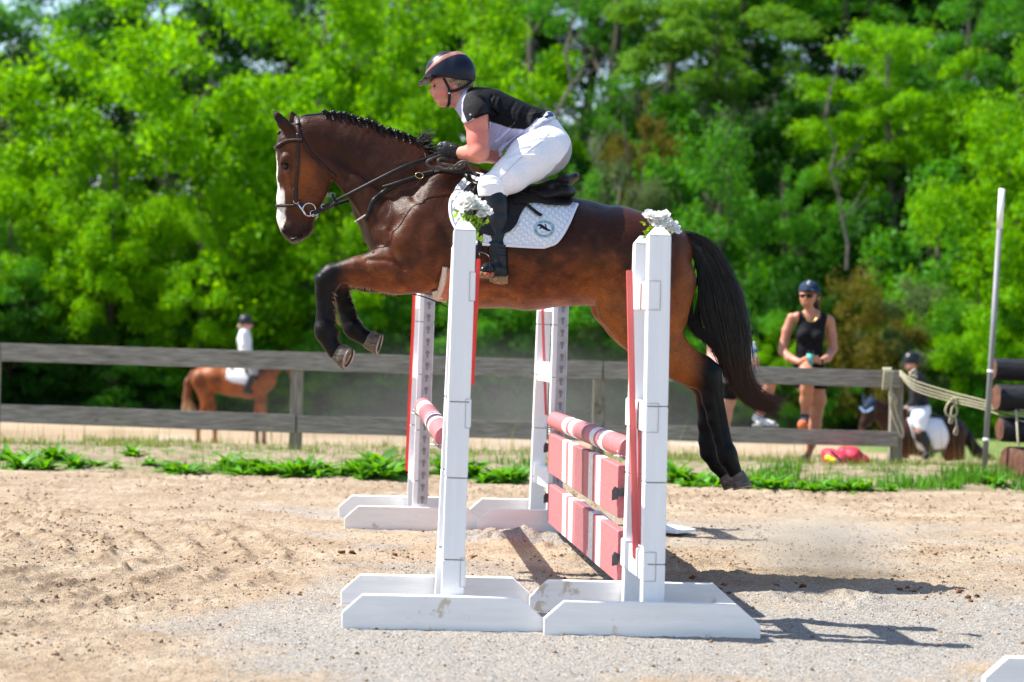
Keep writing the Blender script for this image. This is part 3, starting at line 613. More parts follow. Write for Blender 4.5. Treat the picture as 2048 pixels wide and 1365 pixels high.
bl = [(-200, 47, 600, 2.4, 'dark'), (-420, 47, 590, 2.6, 'green'), (-680, 47, 600, 2.8, 'dark'), (-940, 47, 590, 2.8, 'green'), (2240, 46, 580, 2.2, 'green'), (2450, 47, 560, 2.6, 'dark'), (2700, 47, 580, 2.8, 'green'), (-20, 47, 560, 2.0, 'dark'), (90, 47, 610, 1.8, 'dark'), (200, 47.5, 590, 1.9, 'dark'), (300, 47, 640, 1.7, 'green'), (400, 48, 600, 1.9, 'dark'), (500, 46.5, 690, 1.3, 'green'), (570, 47, 600, 1.7, 'green'), (660, 46.8, 640, 1.6, 'bright'), (740, 47, 560, 1.8, 'green'), (830, 47, 600, 1.8, 'dark'), (920, 47, 560, 1.8, 'green'), (1010, 47, 540, 1.8, 'dark'),
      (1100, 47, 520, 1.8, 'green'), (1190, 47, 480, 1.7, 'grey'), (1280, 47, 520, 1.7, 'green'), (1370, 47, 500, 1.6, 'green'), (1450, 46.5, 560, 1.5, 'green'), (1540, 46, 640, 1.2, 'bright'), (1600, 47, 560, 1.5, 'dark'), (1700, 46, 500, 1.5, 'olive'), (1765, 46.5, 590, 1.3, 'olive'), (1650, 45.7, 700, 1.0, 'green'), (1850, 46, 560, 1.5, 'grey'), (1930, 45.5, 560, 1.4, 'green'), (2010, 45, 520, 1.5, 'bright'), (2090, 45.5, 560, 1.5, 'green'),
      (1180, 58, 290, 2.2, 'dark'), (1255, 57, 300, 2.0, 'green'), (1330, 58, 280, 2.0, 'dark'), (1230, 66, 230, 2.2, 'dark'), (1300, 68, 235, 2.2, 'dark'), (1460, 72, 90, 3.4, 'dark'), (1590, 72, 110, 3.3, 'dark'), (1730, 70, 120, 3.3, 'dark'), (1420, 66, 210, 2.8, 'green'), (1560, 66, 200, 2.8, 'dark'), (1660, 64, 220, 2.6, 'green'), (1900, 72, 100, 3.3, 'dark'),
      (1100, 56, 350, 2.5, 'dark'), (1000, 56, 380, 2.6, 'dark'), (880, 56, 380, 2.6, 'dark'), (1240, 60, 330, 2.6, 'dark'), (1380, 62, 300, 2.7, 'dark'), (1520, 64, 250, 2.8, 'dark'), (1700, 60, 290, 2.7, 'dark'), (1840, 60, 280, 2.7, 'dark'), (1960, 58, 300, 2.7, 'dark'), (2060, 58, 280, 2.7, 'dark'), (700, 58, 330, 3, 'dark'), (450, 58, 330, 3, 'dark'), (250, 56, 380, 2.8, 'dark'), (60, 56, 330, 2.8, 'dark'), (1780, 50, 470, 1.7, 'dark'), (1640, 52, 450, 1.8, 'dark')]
near_thing = ['left edge of the picture', 'first fence post', 'pale bright tree', 'chestnut horse tail', 'chestnut horse', 'rider in white', 'near fence post', 'bay horse muzzle']
desc = {'dark': 'dark shaded bush', 'green': 'fresh green bush', 'bright': 'bright yellow-green bush', 'grey': 'grey-green twiggy bush', 'olive': 'brownish olive bush'}
place = {-200: 'nearest outside the left edge', -420: 'second outside the left edge', -680: 'third outside the left edge', -940: 'fourth outside the left edge', 2240: 'nearest outside the right edge', 2450: 'second outside the right edge', 2700: 'third outside the right edge', -20: 'cut by the left edge', 90: 'by the left edge', 200: 'left of the chestnut horse', 300: 'just left of the chestnut tail', 400: 'behind the chestnut rump', 500: 'behind the rider in white', 570: 'behind the chestnut head', 660: 'behind the bay forelegs', 740: 'behind the bay hooves', 830: 'beyond the far left standard', 920: 'right of the near left standard', 1010: 'between the left and right standards', 1100: 'beyond the far right standard', 1190: 'beyond the middle fence post', 1280: 'beyond the near right standard', 1370: 'beyond the bay hind leg', 1450: 'behind the black tail', 1540: 'between bottle and capped woman', 1600: 'behind the capped woman', 1700: 'right of the capped woman', 1765: 'above the bay with the bonnet', 1650: 'below the woman elbow', 1850: 'behind the jacket rider', 1930: 'left of the grey pole foot', 2010: 'behind the log stack', 2090: 'cut by the right edge'}
high = {1180: 'above the saddle cantle', 1255: 'behind the olive thin tree', 1230: 'under the sky gap', 1300: 'below the slender dark tree', 1330: 'over the bouquet on the right post', 1460: 'high above the tail head', 1590: 'high above the capped woman', 1730: 'high between two layered trees', 1420: 'under the pale tree top', 1560: 'under the tall mid green tree', 1660: 'round the bare dark trunk', 1900: 'high left of the grey pole', 1100: 'above the saddle seat', 1000: 'above the rider back', 880: 'behind the rider helmet', 1240: 'above the horse loin', 1380: 'above the tail head', 1520: 'above the tail, topmost', 1700: 'above the olive bushes', 1840: 'above the jacket rider', 1960: 'left of the pole top', 2060: 'at the right edge', 700: 'above the horse neck', 450: 'left of the horse ears', 250: 'left of the bright tree trunk', 60: 'at the left edge', 1780: 'beneath the layered tree', 1640: 'just above the woman cap'}
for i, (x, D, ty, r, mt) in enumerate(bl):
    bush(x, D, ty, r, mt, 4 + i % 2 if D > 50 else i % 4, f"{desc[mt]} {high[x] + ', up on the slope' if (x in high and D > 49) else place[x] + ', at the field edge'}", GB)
# leaning dead limbs
for (x0, y0, x1, y1, D, r0, mt, lb) in [(1085, 300, 1160, -20, 52, .09, 'bark2', 'pale dead trunk leaning right above the rider back'), (1180, 620, 1290, 330, 49.6, .05, 'bark2', 'thin pale bare sapling leaning behind the saddle'), (1240, 560, 1190, 300, 49.6, .035, 'bark2', 'thin pale twig tree leaning left behind the rider'), (1700, 420, 1650, 190, 49, .05, 'bark2', 'bare grey dead sapling on the right slope')]:
    a = W(x0, y0 + 120, D); b2 = W(x1, y1, D); rsn = random.Random(int(x0)); pts = [a.lerp(b2, u / 7) + Vector((rsn.gauss(0, .08), 0, 0)) for u in range(8)]; mb = MB(); mb.tube(pts, [r0 * (1 - u / 9) for u in range(8)], 6)
    for j in range(9):
        p = pts[2 + j % 6]; d = Vector((rsn.gauss(0, .8), rsn.gauss(0, .5), rsn.uniform(.5, 1.2))).normalized(); mb.tube([p, p + d * .5, p + d * 1.1 + Vector((0, 0, .1))], [r0 * .35, r0 * .25, r0 * .08], 5)
    g_ = MB(); o = mb.build('dead_tree', M[mt]); tag(o, lb, 'tree', 'bare dead trees')

# ================================================================ FENCE
def wood_mat(name, c1, c2, stretch, spots=()):
    m = pmat(name, c1, c2, rough=.9, scale=9, stretch=stretch, detail=9, lo=.3, hi=.7, bump=.7, bscale=16, bdist=.012, spots=list(spots)); return m
M['rail'] = wood_mat('weathered_rail', (.15, .135, .115), (.42, .385, .34), (.5, 6, 7), [((.13, .16, .12), .64, 3)])
M['post'] = wood_mat('weathered_post', (.14, .125, .10), (.38, .34, .28), (7, 7, .6), [((.10, .12, .07), .6, 4)])
fe = empty('rail_fence', (0, 18.3, 0), 'weathered grey two-rail timber fence along the arena edge', 'fence')
FD = lambda x: 18.75 - (x / 2048) * .55
def frail(x0, y0, x1, y1, hpx, off=0.0, name='rail'):
    a = W(x0, y0, FD(x0) - .07 + off); b2 = W(x1, y1, FD(x1) - .07 + off); c = (a + b2) / 2; d = (b2 - a); Ln = d.length; R = d.to_track_quat('X', 'Z').to_matrix(); h = hpx / FPX * FD(x0)
    R = Matrix((d.normalized(), Vector((0, 0, 1)).cross(d).normalized(), d.normalized().cross(Vector((0, 0, 1)).cross(d).normalized()))).transposed()
    c.z -= h / 2; return MB().box(c, (Ln - .006, .04, h), R, .004).build(name, M['rail'], fe)
frail(-620, 662, 3, 686.5, 37); frail(3, 686.5, 1206, 723, 36); frail(1207, 723.5, 1500, 733, 35); frail(1500, 732.5, 1804, 743, 34)
frail(-620, 786, 1, 808.5, 37); frail(1, 808.5, 592, 830, 36); frail(594.5, 831, 1206, 848, 35); frail(1207, 848, 1797, 864, 30)
for x, yt, w_, hgt in [(-610, 664, 22, .02), (-11, 689, 22, 0), (595, 709, 23, -.01), (1200, 727, 24, -.01), (1794, 744, 19, .01)]:
    p = W(x, yt, FD(x)); g0 = float(height(p.x, p.y)) - .25; ww = .112
    MB().box((p.x, p.y, (p.z + hgt + g0) / 2), (ww, ww, p.z + hgt - g0), None, .006).build('post', M['post'], fe)
# ================================================================ THE JUMP
M['white'] = pmat('white_paint', (.84, .84, .86), (.90, .90, .91), rough=.5, scale=5, stretch=(5, 5, .35), bump=.35, bscale=20, bdist=.003, spots=[((.55, .50, .42), .72, 9)])
M['whiteb'] = pmat('scuffed_white_paint', (.80, .79, .77), (.89, .88, .87), rough=.55, scale=5, stretch=(.5, 5, 5), bump=.5, bscale=16, bdist=.003, spots=[((.60, .52, .42), .60, 5), ((.30, .19, .11), .69, 8), ((.14, .08, .045), .73, 9)])
M['red'] = pmat('faded_red_paint', (.60, .10, .10), (.72, .17, .16), rough=.55, scale=6, stretch=(3, 3, .4), bump=.2, bscale=40, bdist=.003)
M['redbright'] = pmat('bright_red_paint', (.62, .035, .03), (.72, .06, .05), rough=.5, scale=6, stretch=(3, 3, .4))
M['dark'] = pmat('dark_gap', (.03, .025, .02), rough=.9)
M['kerf'] = pmat('saw_line_shade', (.27, .24, .22), rough=.9)
M['lapl'] = pmat('lap_line_shade', (.42, .40, .38), rough=.9)
M['track'] = pmat('grey_plastic_track', (.38, .38, .40), (.5, .5, .52), rough=.5, scale=20)
M['cup'] = pmat('dark_plastic_cup', (.05, .052, .056), (.10, .10, .105), rough=.45, scale=20)
M['metal'] = pmat('galvanised_metal', (.4, .4, .4), (.6, .6, .6), rough=.35, scale=20, metal=.9)
def post_stack(par, B, T, wx, wy, R, cuts, mat, cham=.035):
    """post from foot B to top T (world) made of blocks parted by thin saw lines"""
    ax = (T - B); Ln = ax.length; ax.normalize(); ex = R @ Vector((1, 0, 0)); ex = (ex - ax * ex.dot(ax)).normalized(); ey = ax.cross(ex); RR = Matrix((ex, ey, ax)).transposed()
    zs = [0] + cuts + [Ln - cham * .9]; mb = MB()
    for a, b2 in zip(zs[:-1], zs[1:]):
        mb.box(B + ax * ((a + b2) / 2), (wx, wy, b2 - a - (.005)), RR, .0025)
    core = MB().box(B + ax * ((Ln - cham) / 2), (wx - .010, wy - .010, Ln - cham), RR)
    h = wx / 2 - .001; k = wy / 2 - .001; t = .018; z0 = Ln - cham * .9; o = B + ax * z0
    vs = [o + ex * a * h + ey * c * k for a, c in ((-1, -1), (1, -1), (1, 1), (-1, 1))] + [o + ax * cham + ex * a * t + ey * c * t for a, c in ((-1, -1), (1, -1), (1, 1), (-1, 1))]
    mb.add(vs, [(0, 1, 5, 4), (1, 2, 6, 5), (2, 3, 7, 6), (3, 0, 4, 7), (4, 5, 6, 7), (3, 2, 1, 0)])
    po = mb.build('post', mat, par); core.build('post_core', M['kerf'], po); return po, RR, ax
def foot(par, x0, yb0, x1, yb1, D, htop, skew, mat):
    """foot board from its bottom corners in the picture"""
    a = W(x0, yb0, D); b2 = W(x1, yb1, D + skew); a.z = -.012; b2.z = -.012; d = b2 - a; Ln = d.length; ex = d.normalized(); ey = Vector((-ex.y, ex.x, 0)); c1, c2 = .075, .07
    poly = [(0, 0), (Ln, 0), (Ln, htop * .42), (Ln - .105, htop), (.085, htop), (0, htop * .50)]
    mb = MB(); mb.prism(poly, a, ex, Vector((0, 0, 1)), ey, .04); o = mb.build('foot_board', mat, par)
    mod = o.modifiers.new('b', 'BEVEL'); mod.width = .004; mod.segments = 2
    for u, v_ in ((.45, .42), (.52, .6), (.62, .42)):
        mb = MB(); p = a + ex * Ln * u + Vector((0, 0, htop * v_)) - ey * .001; mb.tube([p + ey * .001, p - ey * .003], [.011, .010], 10)
        mb.build('bolt', mat, par)
    return a, ex, ey, Ln
def wing(label, f0, b0, Df, Db, pf, pb, feet, track=False, rungs=(), picket=None, cuts=(.42, .74, 1.06), rung_side=-1, wid=.096, extra=None, rungz=(.28, 1.02, 1.50), redm='red'):
    """pf,pb: (x_bottom,y_bottom,x_top,y_top) centre lines of front and back post"""
    B = W(pf[0], pf[1], Df); T = W(pf[2], pf[3], Df); B2 = W(pb[0], pb[1], Db); T2 = W(pb[2], pb[3], Db)
    zc = .005; B = B + (T - B) * ((zc - B.z) / (T.z - B.z)); B2 = B2 + (T2 - B2) * ((zc - B2.z) / (T2.z - B2.z))
    e = empty('jump_standard', ((B.x + B2.x) / 2, (B.y + B2.y) / 2, 0), label, 'jump standard', 'jump standards of the oxer')
    R = Matrix.Rotation(math.radians(3.5), 3, 'Z')
    p1, RR, ax = post_stack(e, B, T, wid, wid, R, list(cuts), M['white']); p2, _, _ = post_stack(e, B2, T2, wid * .93, wid, R, list(cuts), M['white'])
    for z in rungz:
        a = B.lerp(T, (z - B.z) / (T.z - B.z)); b2 = B2.lerp(T2, (z - B2.z) / (T2.z - B2.z)); d = (b2 - a).normalized(); sd = Vector((d.y, -d.x, 0)).normalized() * rung_side
        c = (a + b2) / 2 - sd * (-.5 * wid + .018) * -1; c = (a + b2) / 2 + sd * (wid / 2 - (.016 if not track else .035)); ln = (b2 - a).length + wid * .86
        Rm = Matrix((d, Vector((0, 0, 1)).cross(d), Vector((0, 0, 1)))).transposed()
        MB().box(c, (ln, .042, .125), Rm, .003).build('rung', M['white'], e)
        # half lap joint outline in the post's face
        Rn = Matrix((d, Vector((0, 0, 1)).cross(d), Vector((0, 0, 1)))).transposed(); fo = a - d * (wid / 2 + .0022); lw = .020 if rung_side > 0 else .052
        if Df < 10:
            lj = MB(); lj.box(fo + sd * (wid / 2 - lw), (.002, .0022, .125), Rn)
            for u in (-.0625, .0625): lj.box(fo + sd * (wid / 2 - lw / 2) + Vector((0, 0, u)), (.002, lw, .0022), Rn)
            tag(lj.build('lap_joint_line', M['lapl'], e), kind='stuff')
    if picket:
        for (x0, y0, x1, y1, D, wpx, th) in picket:
            a = W(x0, y0, D); b2 = W(x1, y1, D); d = (a - b2); ln = d.length; d.normalize(); yv = Vector((0, 1, 0)); xv = yv.cross(d).normalized(); yv = d.cross(xv)
            MB().box((a + b2) / 2, (th, wpx, ln), Matrix((xv, yv, d)).transposed(), .003).build('picket', M[redm], e)
    for f in feet: foot(e, *f)
    if track:
        n = 15; a = B.copy(); a.z = .09; ty = -(wid / 2 + .006); cen = lambda z: B.lerp(T, (z - B.z) / (T.z - B.z)) + R @ Vector((.012, ty, 0))
        lo = cen(.16); hi = cen(min(T.z - .1, 1.62)); d = (hi - lo).normalized(); xv = Vector((0, 1, 0)).cross(d).normalized() * -1; xv = Vector((1, 0, 0)); xv = (xv - d * xv.dot(d)).normalized(); yv = d.cross(xv); Rm = Matrix((xv, yv, d)).transposed()
        tr = MB().box((lo + hi) / 2, (.062, .010, (hi - lo).length), Rm, .002).build('keyhole_track', M['track'], e)
        mb = MB(); k = 0; z = .2
        zz = .20
        while zz < 1.58:
            c = cen(zz) + R @ Vector((0, -.0062, 0)); mb.tube([c, c - yv * -.0 + R @ Vector((0, -.0012, 0))], [.0135, .0135], 10); c2 = c - d * .019; mb.box(c2 + R @ Vector((0, -.0005, 0)), (.012, .0016, .03), Rm)
            zz += .0762
        tag(mb.build('keyholes', pmat('keyhole_shade', (.24, .23, .24), rough=.8), e), kind='stuff')
    return e, B, T, B2, T2
s1 = wing('near left white ladder standard, flowers on top, in front of the boot', 0, 0, 8.66, 9.12, (904, 1200, 930, 446), (889, 1195, 924, 480), [(683, 1254, 1086, 1264, 8.55, .155, .02, M['whiteb']), (681, 1222, 1068, 1240, 9.20, .155, .02, M['whiteb'])], picket=[(957, 518, 944, 770, 8.84, .045, .018)], rung_side=1, cuts=[.29, .645, .975], rungz=(.24, .93, 1.48), redm='redbright')
s2 = wing('near right white ladder standard, flowers on top, in front of the horse rump', 0, 0, 8.66, 9.12, (1304, 1206, 1318, 457), (1264, 1202, 1288, 474), [(1087, 1266, 1521, 1276, 8.50, .155, .02, M['whiteb']), (1058, 1232, 1470, 1250, 9.16, .155, .02, M['whiteb'])], picket=[(1259, 541, 1271, 1116, 8.80, .055, .026), (1279, 850, 1278, 1110, 9.02, .04, .015)], rung_side=-1, cuts=[.29, .645, .975], rungz=(.285, .93, 1.46))
s3 = wing('far left white standard with a red picket and keyhole track, under the horse chest', 0, 0, 12.55, 13.1, (840, 1012, 858, 506), (828, 1000, 846, 520), [(688, 1062, 968, 1068, 12.46, .155, .03, M['whiteb']), (677, 1032, 935, 1040, 13.16, .155, .03, M['whiteb'])], track=True, picket=[(830, 560, 813, 942, 12.62, .05, .018)], cuts=[.3, .62, .97, 1.3], rungz=(.33, 1.0, 1.45), rung_side=-1, redm='redbright')
s4 = wing('far right white standard with keyhole track, holding the plank ends', 0, 0, 12.55, 13.1, (1108, 1030, 1124, 522), (1072, 1022, 1092, 534), [(953, 1064, 1235, 1076, 12.46, .155, .03, M['whiteb']), (937, 1040, 1200, 1048, 13.16, .155, .03, M['whiteb'])], track=True, picket=[(1083, 560, 1092, 830, 12.95, .05, .018)], cuts=[.3, .62, .97, 1.3], rungz=(.33, 1.0, 1.45), rung_side=-1)
def along(P, a, b2): return P
def stripes_mat(name, axis_len, bands, base=(.55, .155, .165), dark=(.33, .115, .13), white=(.84, .80, .79)):
    """colour bands along local X (0..1 generated)"""
    m = bpy.data.materials.new(name); m.use_nodes = True; t = m.node_tree; L = t.links.new; b = t.nodes['Principled BSDF']; b.inputs['Roughness'].default_value = .55
    at = N(t, 'ShaderNodeAttribute', attribute_name='u'); tc = N(t, 'ShaderNodeTexCoord')
    cr = N(t, 'ShaderNodeValToRGB'); cr.color_ramp.interpolation = 'CONSTANT'; el = cr.color_ramp.elements; cols = {'r': base, 'd': dark, 'w': white}
    el[0].position = 0; el[0].color = (*cols[bands[0][1]], 1); el[1].position = bands[1][0]; el[1].color = (*cols[bands[1][1]], 1)
    for p, c in bands[2:]: k = el.new(p); k.color = (*cols[c], 1)
    L(at.outputs['Fac'], cr.inputs[0]); n = N(t, 'ShaderNodeTexNoise', Scale=14, Detail=8, Roughness=.7); mp = N(t, 'ShaderNodeMapping'); mp.inputs['Scale'].default_value = (6, 1.2, 6); L(tc.outputs['Object'], mp.inputs[0]); L(mp.outputs[0], n.inputs[0])
    mr = N(t, 'ShaderNodeMapRange'); mr.inputs[1].default_value = .3; mr.inputs[2].default_value = .7; mr.inputs[3].default_value = .74; mr.inputs[4].default_value = 1.2; L(n.outputs[0], mr.inputs[0])
    v = N(t, 'ShaderNodeVectorMath', operation='SCALE'); L(cr.outputs[0], v.inputs[0]); L(mr.outputs[0], v.inputs['Scale']); L(v.outputs[0], b.inputs['Base Color'])
    bp = N(t, 'ShaderNodeBump', Strength=.3, Distance=.004); L(n.outputs[0], bp.inputs['Height']); L(bp.outputs[0], b.inputs['Normal']); return m
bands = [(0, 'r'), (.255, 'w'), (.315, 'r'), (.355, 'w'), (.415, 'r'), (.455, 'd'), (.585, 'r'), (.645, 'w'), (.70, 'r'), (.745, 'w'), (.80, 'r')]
M['stripe'] = stripes_mat('striped_plank_paint', 1, bands)
def lengthwise(name, a, b2, prof, mat, label, cat, group, n=40, wob=0.0):
    """solid of cross-section prof (side, up) from a to b"""
    d = (b2 - a).normalized(); up = Vector((0, 0, 1)); sd = d.cross(up).normalized(); up = sd.cross(d); k = len(prof); vs = []; us = []
    for i in range(n + 1):
        u = i / n; p = a.lerp(b2, u)
        for x, z in prof: vs.append(p + sd * x + up * z); us.append(u)
    fs = [(i * k + j, (i + 1) * k + j, (i + 1) * k + (j + 1) % k, i * k + (j + 1) % k) for i in range(n) for j in range(k)] + [tuple(range(k)), tuple(range(n * k, (n + 1) * k))[::-1]]
    mb = MB(); mb.add(vs, fs); o = mb.build(name, mat); set_attr(o.data, 'u', us)
    return tag(o, label, cat, group)
def circ(r, n=20): return [(r * math.cos(i * 2 * math.pi / n), r * math.sin(i * 2 * math.pi / n)) for i in range(n)]
def rect(w_, h, c=.006): return [(-w_ / 2 + c, -h / 2), (w_ / 2 - c, -h / 2), (w_ / 2, -h / 2 + c), (w_ / 2, h / 2 - c), (w_ / 2 - c, h / 2), (-w_ / 2 + c, h / 2), (-w_ / 2, h / 2 - c), (-w_ / 2, -h / 2 + c)]
NR, FRr = 9.24, 12.42
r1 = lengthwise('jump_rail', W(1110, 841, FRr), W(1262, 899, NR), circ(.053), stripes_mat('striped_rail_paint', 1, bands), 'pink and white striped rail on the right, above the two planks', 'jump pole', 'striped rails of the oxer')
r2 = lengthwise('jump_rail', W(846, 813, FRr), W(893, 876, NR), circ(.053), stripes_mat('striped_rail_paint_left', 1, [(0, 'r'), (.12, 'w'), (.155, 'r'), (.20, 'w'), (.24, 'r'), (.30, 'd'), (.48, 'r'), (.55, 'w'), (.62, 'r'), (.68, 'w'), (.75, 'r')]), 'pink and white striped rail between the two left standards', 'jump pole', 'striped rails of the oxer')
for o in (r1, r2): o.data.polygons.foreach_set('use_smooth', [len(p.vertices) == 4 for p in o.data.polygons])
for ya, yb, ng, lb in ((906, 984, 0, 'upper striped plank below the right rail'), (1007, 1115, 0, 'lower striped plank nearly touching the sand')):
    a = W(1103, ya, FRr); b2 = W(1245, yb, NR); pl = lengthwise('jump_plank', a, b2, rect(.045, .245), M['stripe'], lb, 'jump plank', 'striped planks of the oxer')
    for p_, s_, lbl in ((a, 1, 0), (b2, -1, 0)):
        d = (b2 - a).normalized() * s_; c = p_ - d * .004 + Vector((-.035, 0, .03 if s_ > 0 else -.01))
        mb = MB(); mb.prism([(-.014, -.032), (.014, -.025), (.020, .022), (-.002, .034), (-.014, .014)], c, Vector((1, 0, 0)), Vector((0, 0, 1)), Vector((0, 1, 0)), .03); mb.box(p_ - d * .012, (.028, .02, .04))
        mb.build('plank_hanger', M['cup'], pl)
for p_, e_ in ((W(1108, 862, FRr), 0), (W(846, 834, FRr), 0), (W(1260, 922, NR), 0), (W(892, 900, NR), 0)):
    par = [s4[0], s3[0], s2[0], s1[0]][[(1108), (846), (1260), (892)].index(int(round(topx([tuple(p_)])[0][0])))]
    mb = MB(); pts = [p_ + Vector((math.sin(a) * .062, 0, .062 - math.cos(a) * .062)) for a in [math.radians(x) for x in range(-75, 76, 15)]]
    mb.ribbon([q for q in pts], [Vector((math.sin(a), 0, -math.cos(a))) for a in [math.radians(x) for x in range(-75, 76, 15)]], .05, .004); mb.tube([p_ + Vector((-.075, 0, .02)), p_ + Vector((.06, 0, .02))], .005, 6)
    mb.build('rail_cup', M['metal'], par, True)
# flat white marker board lying on the sand, foot of another standard at the corner
a = [G(x, y, .02) for x, y in ((1290, 1062), (1352, 1068), (1392, 1064), (1335, 1053))]
mb = MB(); vs = [p for p in a] + [p + Vector((0, 0, .018)) for p in a]; mb.add(vs, [(0, 1, 2, 3)[::-1], (4, 5, 6, 7), (0, 1, 5, 4), (1, 2, 6, 5), (2, 3, 7, 6), (3, 0, 4, 7)])
tag(mb.build('marker_board', M['white']), 'flat white board lying on the sand behind the right near standard', 'board')
e = empty('jump_standard', (G(2080, 1370).x, G(2000, 1370).y, 0), 'white standard mostly outside the bottom right corner, only its foot showing', 'jump standard', None)
fa, fx, fy, fl_ = foot(e, 1969, 1372, 2330, 1382, 7.32, .155, .02, M['whiteb'])
p = fa + fx * .45 + Vector((0, .09, 0)); post_stack(e, Vector((p.x, p.y, 0)), Vector((p.x + .03, p.y, 1.72)), .1, .1, Matrix.Identity(3), [.3, .65, .97], M['white'])

# flowers
M['petal'] = leaf_mat('white_petal', (.78, .78, .74), (.86, .86, .83), .25, rough=.6); M['fleaf'] = leaf_mat('fresh_leaf', (.12, .26, .02), (.30, .48, .05), .45)
M['petaly'] = pmat('flower_heart', (.70, .72, .25), rough=.7)
def flower(par, c, n, r, seed):
    rs = random.Random(seed); V_ = []; F_ = []; T_ = []; n = Vector(n).normalized(); a = n.orthogonal().normalized(); b2 = n.cross(a)
    for ly, (cnt, el, sc) in enumerate(((9, .15, 1), (8, .55, .85), (7, .95, .62), (5, 1.25, .4))):
        for i in range(cnt):
            th = i * 6.283 / cnt + ly + rs.uniform(-.2, .2); d = a * math.cos(th) + b2 * math.sin(th); s = -a * math.sin(th) + b2 * math.cos(th); l = r * sc * rs.uniform(.85, 1.1); e1 = el + rs.uniform(-.15, .15); b = len(V_)
            dd = d * math.cos(e1) + n * math.sin(e1); m1 = c + dd * l * .6; tp = c + dd * l + n * l * .12 * rs.uniform(-1, 1)
            wv = l * .42; V_ += [c, m1 - s * wv, m1 + n * l * .05, m1 + s * wv, tp - s * wv * .55, tp + n * l * .1, tp + s * wv * .55]; T_ += [rs.random()] * 7
            F_ += [(b, b + 1, b + 2), (b, b + 2, b + 3), (b + 1, b + 4, b + 5, b + 2), (b + 2, b + 5, b + 6, b + 3)]
    me = bpy.data.meshes.new('flower'); me.from_pydata([tuple(v) for v in V_], [], F_); set_attr(me, 'tint', T_); o = link('flower', me, M['petal'], par); return o
def bouquet(label, D, heads, root, leaves, seed):
    R0 = W(root[0], root[1], D); e = empty('bouquet', R0, label, 'flowers', 'white flowers on the jump posts'); rs = random.Random(seed)
    for i, (x, y, dd, r) in enumerate(heads):
        c = W(x, y, D + dd); flower(e, c, (rs.uniform(-.5, .3), -.5, .8), r, seed + i); MB().tube([R0, R0.lerp(c, .6) + Vector((rs.gauss(0, .01), 0, 0)), c], [.003, .0025, .002], 5).build('stem', M['fleaf'], e)
    V_ = []; F_ = []; T_ = []
    for (x, y) in leaves:
        for k in range(5):
            c = W(x + rs.gauss(0, 5), y + rs.gauss(0, 4), D + rs.gauss(0, .02)); d = Vector((rs.gauss(0, 1), rs.gauss(0, .6), rs.gauss(.2, .7))).normalized(); s = d.cross(Vector((rs.gauss(0, 1), 1, rs.gauss(0, 1)))).normalized(); l = rs.uniform(.018, .04); b = len(V_)
            V_ += [c, c + d * l * .4 + s * l * .28, c + d * l, c + d * l * .4 - s * l * .28]; F_.append((b, b + 1, b + 2, b + 3)); T_ += [rs.random()] * 4
    me = bpy.data.meshes.new('foliage'); me.from_pydata([tuple(v) for v in V_], [], F_); set_attr(me, 'tint', T_); link('foliage', me, M['fleaf'], e)
bouquet('white flower bunch on the near left standard, beside the black boot', 8.95, [(936, 396, -.02, .036), (925, 408, 0, .038), (945, 410, .02, .036), (934, 416, -.03, .04), (958, 414, 0, .04), (970, 424, -.01, .038), (950, 402, .02, .03), (962, 432, -.02, .026)], (942, 490), [(920, 425), (925, 435), (935, 440), (945, 436), (952, 440), (960, 448), (966, 445), (950, 470), (956, 475), (943, 450)], 10)
bouquet('white flower bunch on the near right standard, before the horse croup', 8.95, [(1300, 432, 0, .036), (1312, 436, -.02, .04), (1325, 434, 0, .042), (1330, 446, -.02, .042), (1341, 452, 0, .042), (1347, 462, -.02, .034), (1318, 448, -.03, .036), (1305, 444, .01, .028)], (1300, 482), [(1300, 452), (1302, 462), (1306, 458), (1312, 455), (1330, 460), (1298, 470)], 30)
# ================================================================ THE JUMPING HORSE
HD = 10.5
trunk = Field(HD)
trunk.chain([(1296, 522, 0, 84, 1.12), (1235, 514, 0, 97, 1.12), (1150, 508, 0, 100, 1.16), (1060, 506, 0, 111, 1.08), (960, 496, 0, 117, .98), (890, 482, 0, 112, .88)], k=20)
trunk.chain([(1180, 440, 0, 30, 1.2), (1060, 420, 0, 34, 1.2), (960, 385, 0, 40, .9), (895, 352, 0, 38, .65), (850, 340, 0, 34, .6)], k=25)
horse = Field(HD); horse.p = list(trunk.p)
horse.chain([(1300, 480, -.09, 45, 1), (1345, 500, -.05, 34, 1)], k=25)
horse.chain([(1300, 480, .09, 45, 1), (1345, 500, .05, 34, 1)], k=25)
horse.cone((1300, 455, 0), (1362, 482, 0), 20, 13, 1, k=20)
# chest, shoulders
horse.chain([(865, 470, 0, 108, .85), (815, 455, 0, 76, .95), (797, 458, 0, 64, 1.0)], k=25)
horse.ball((788, 474, -.07), 50, .9, k=18); horse.ball((788, 474, .07), 50, .9, k=18)
for s in (-1, 1):
    horse.chain([(880, 380, s * .10, 40, .6), (850, 440, s * .15, 50, .7), (820, 490, s * .16, 48, .75)], k=14)      # shoulder blade
    horse.chain([(880, 470, s * .18, 42, .8), (856, 530, s * .17, 42, .8), (838, 552, s * .16, 30, .8)], k=14)      # triceps to elbow
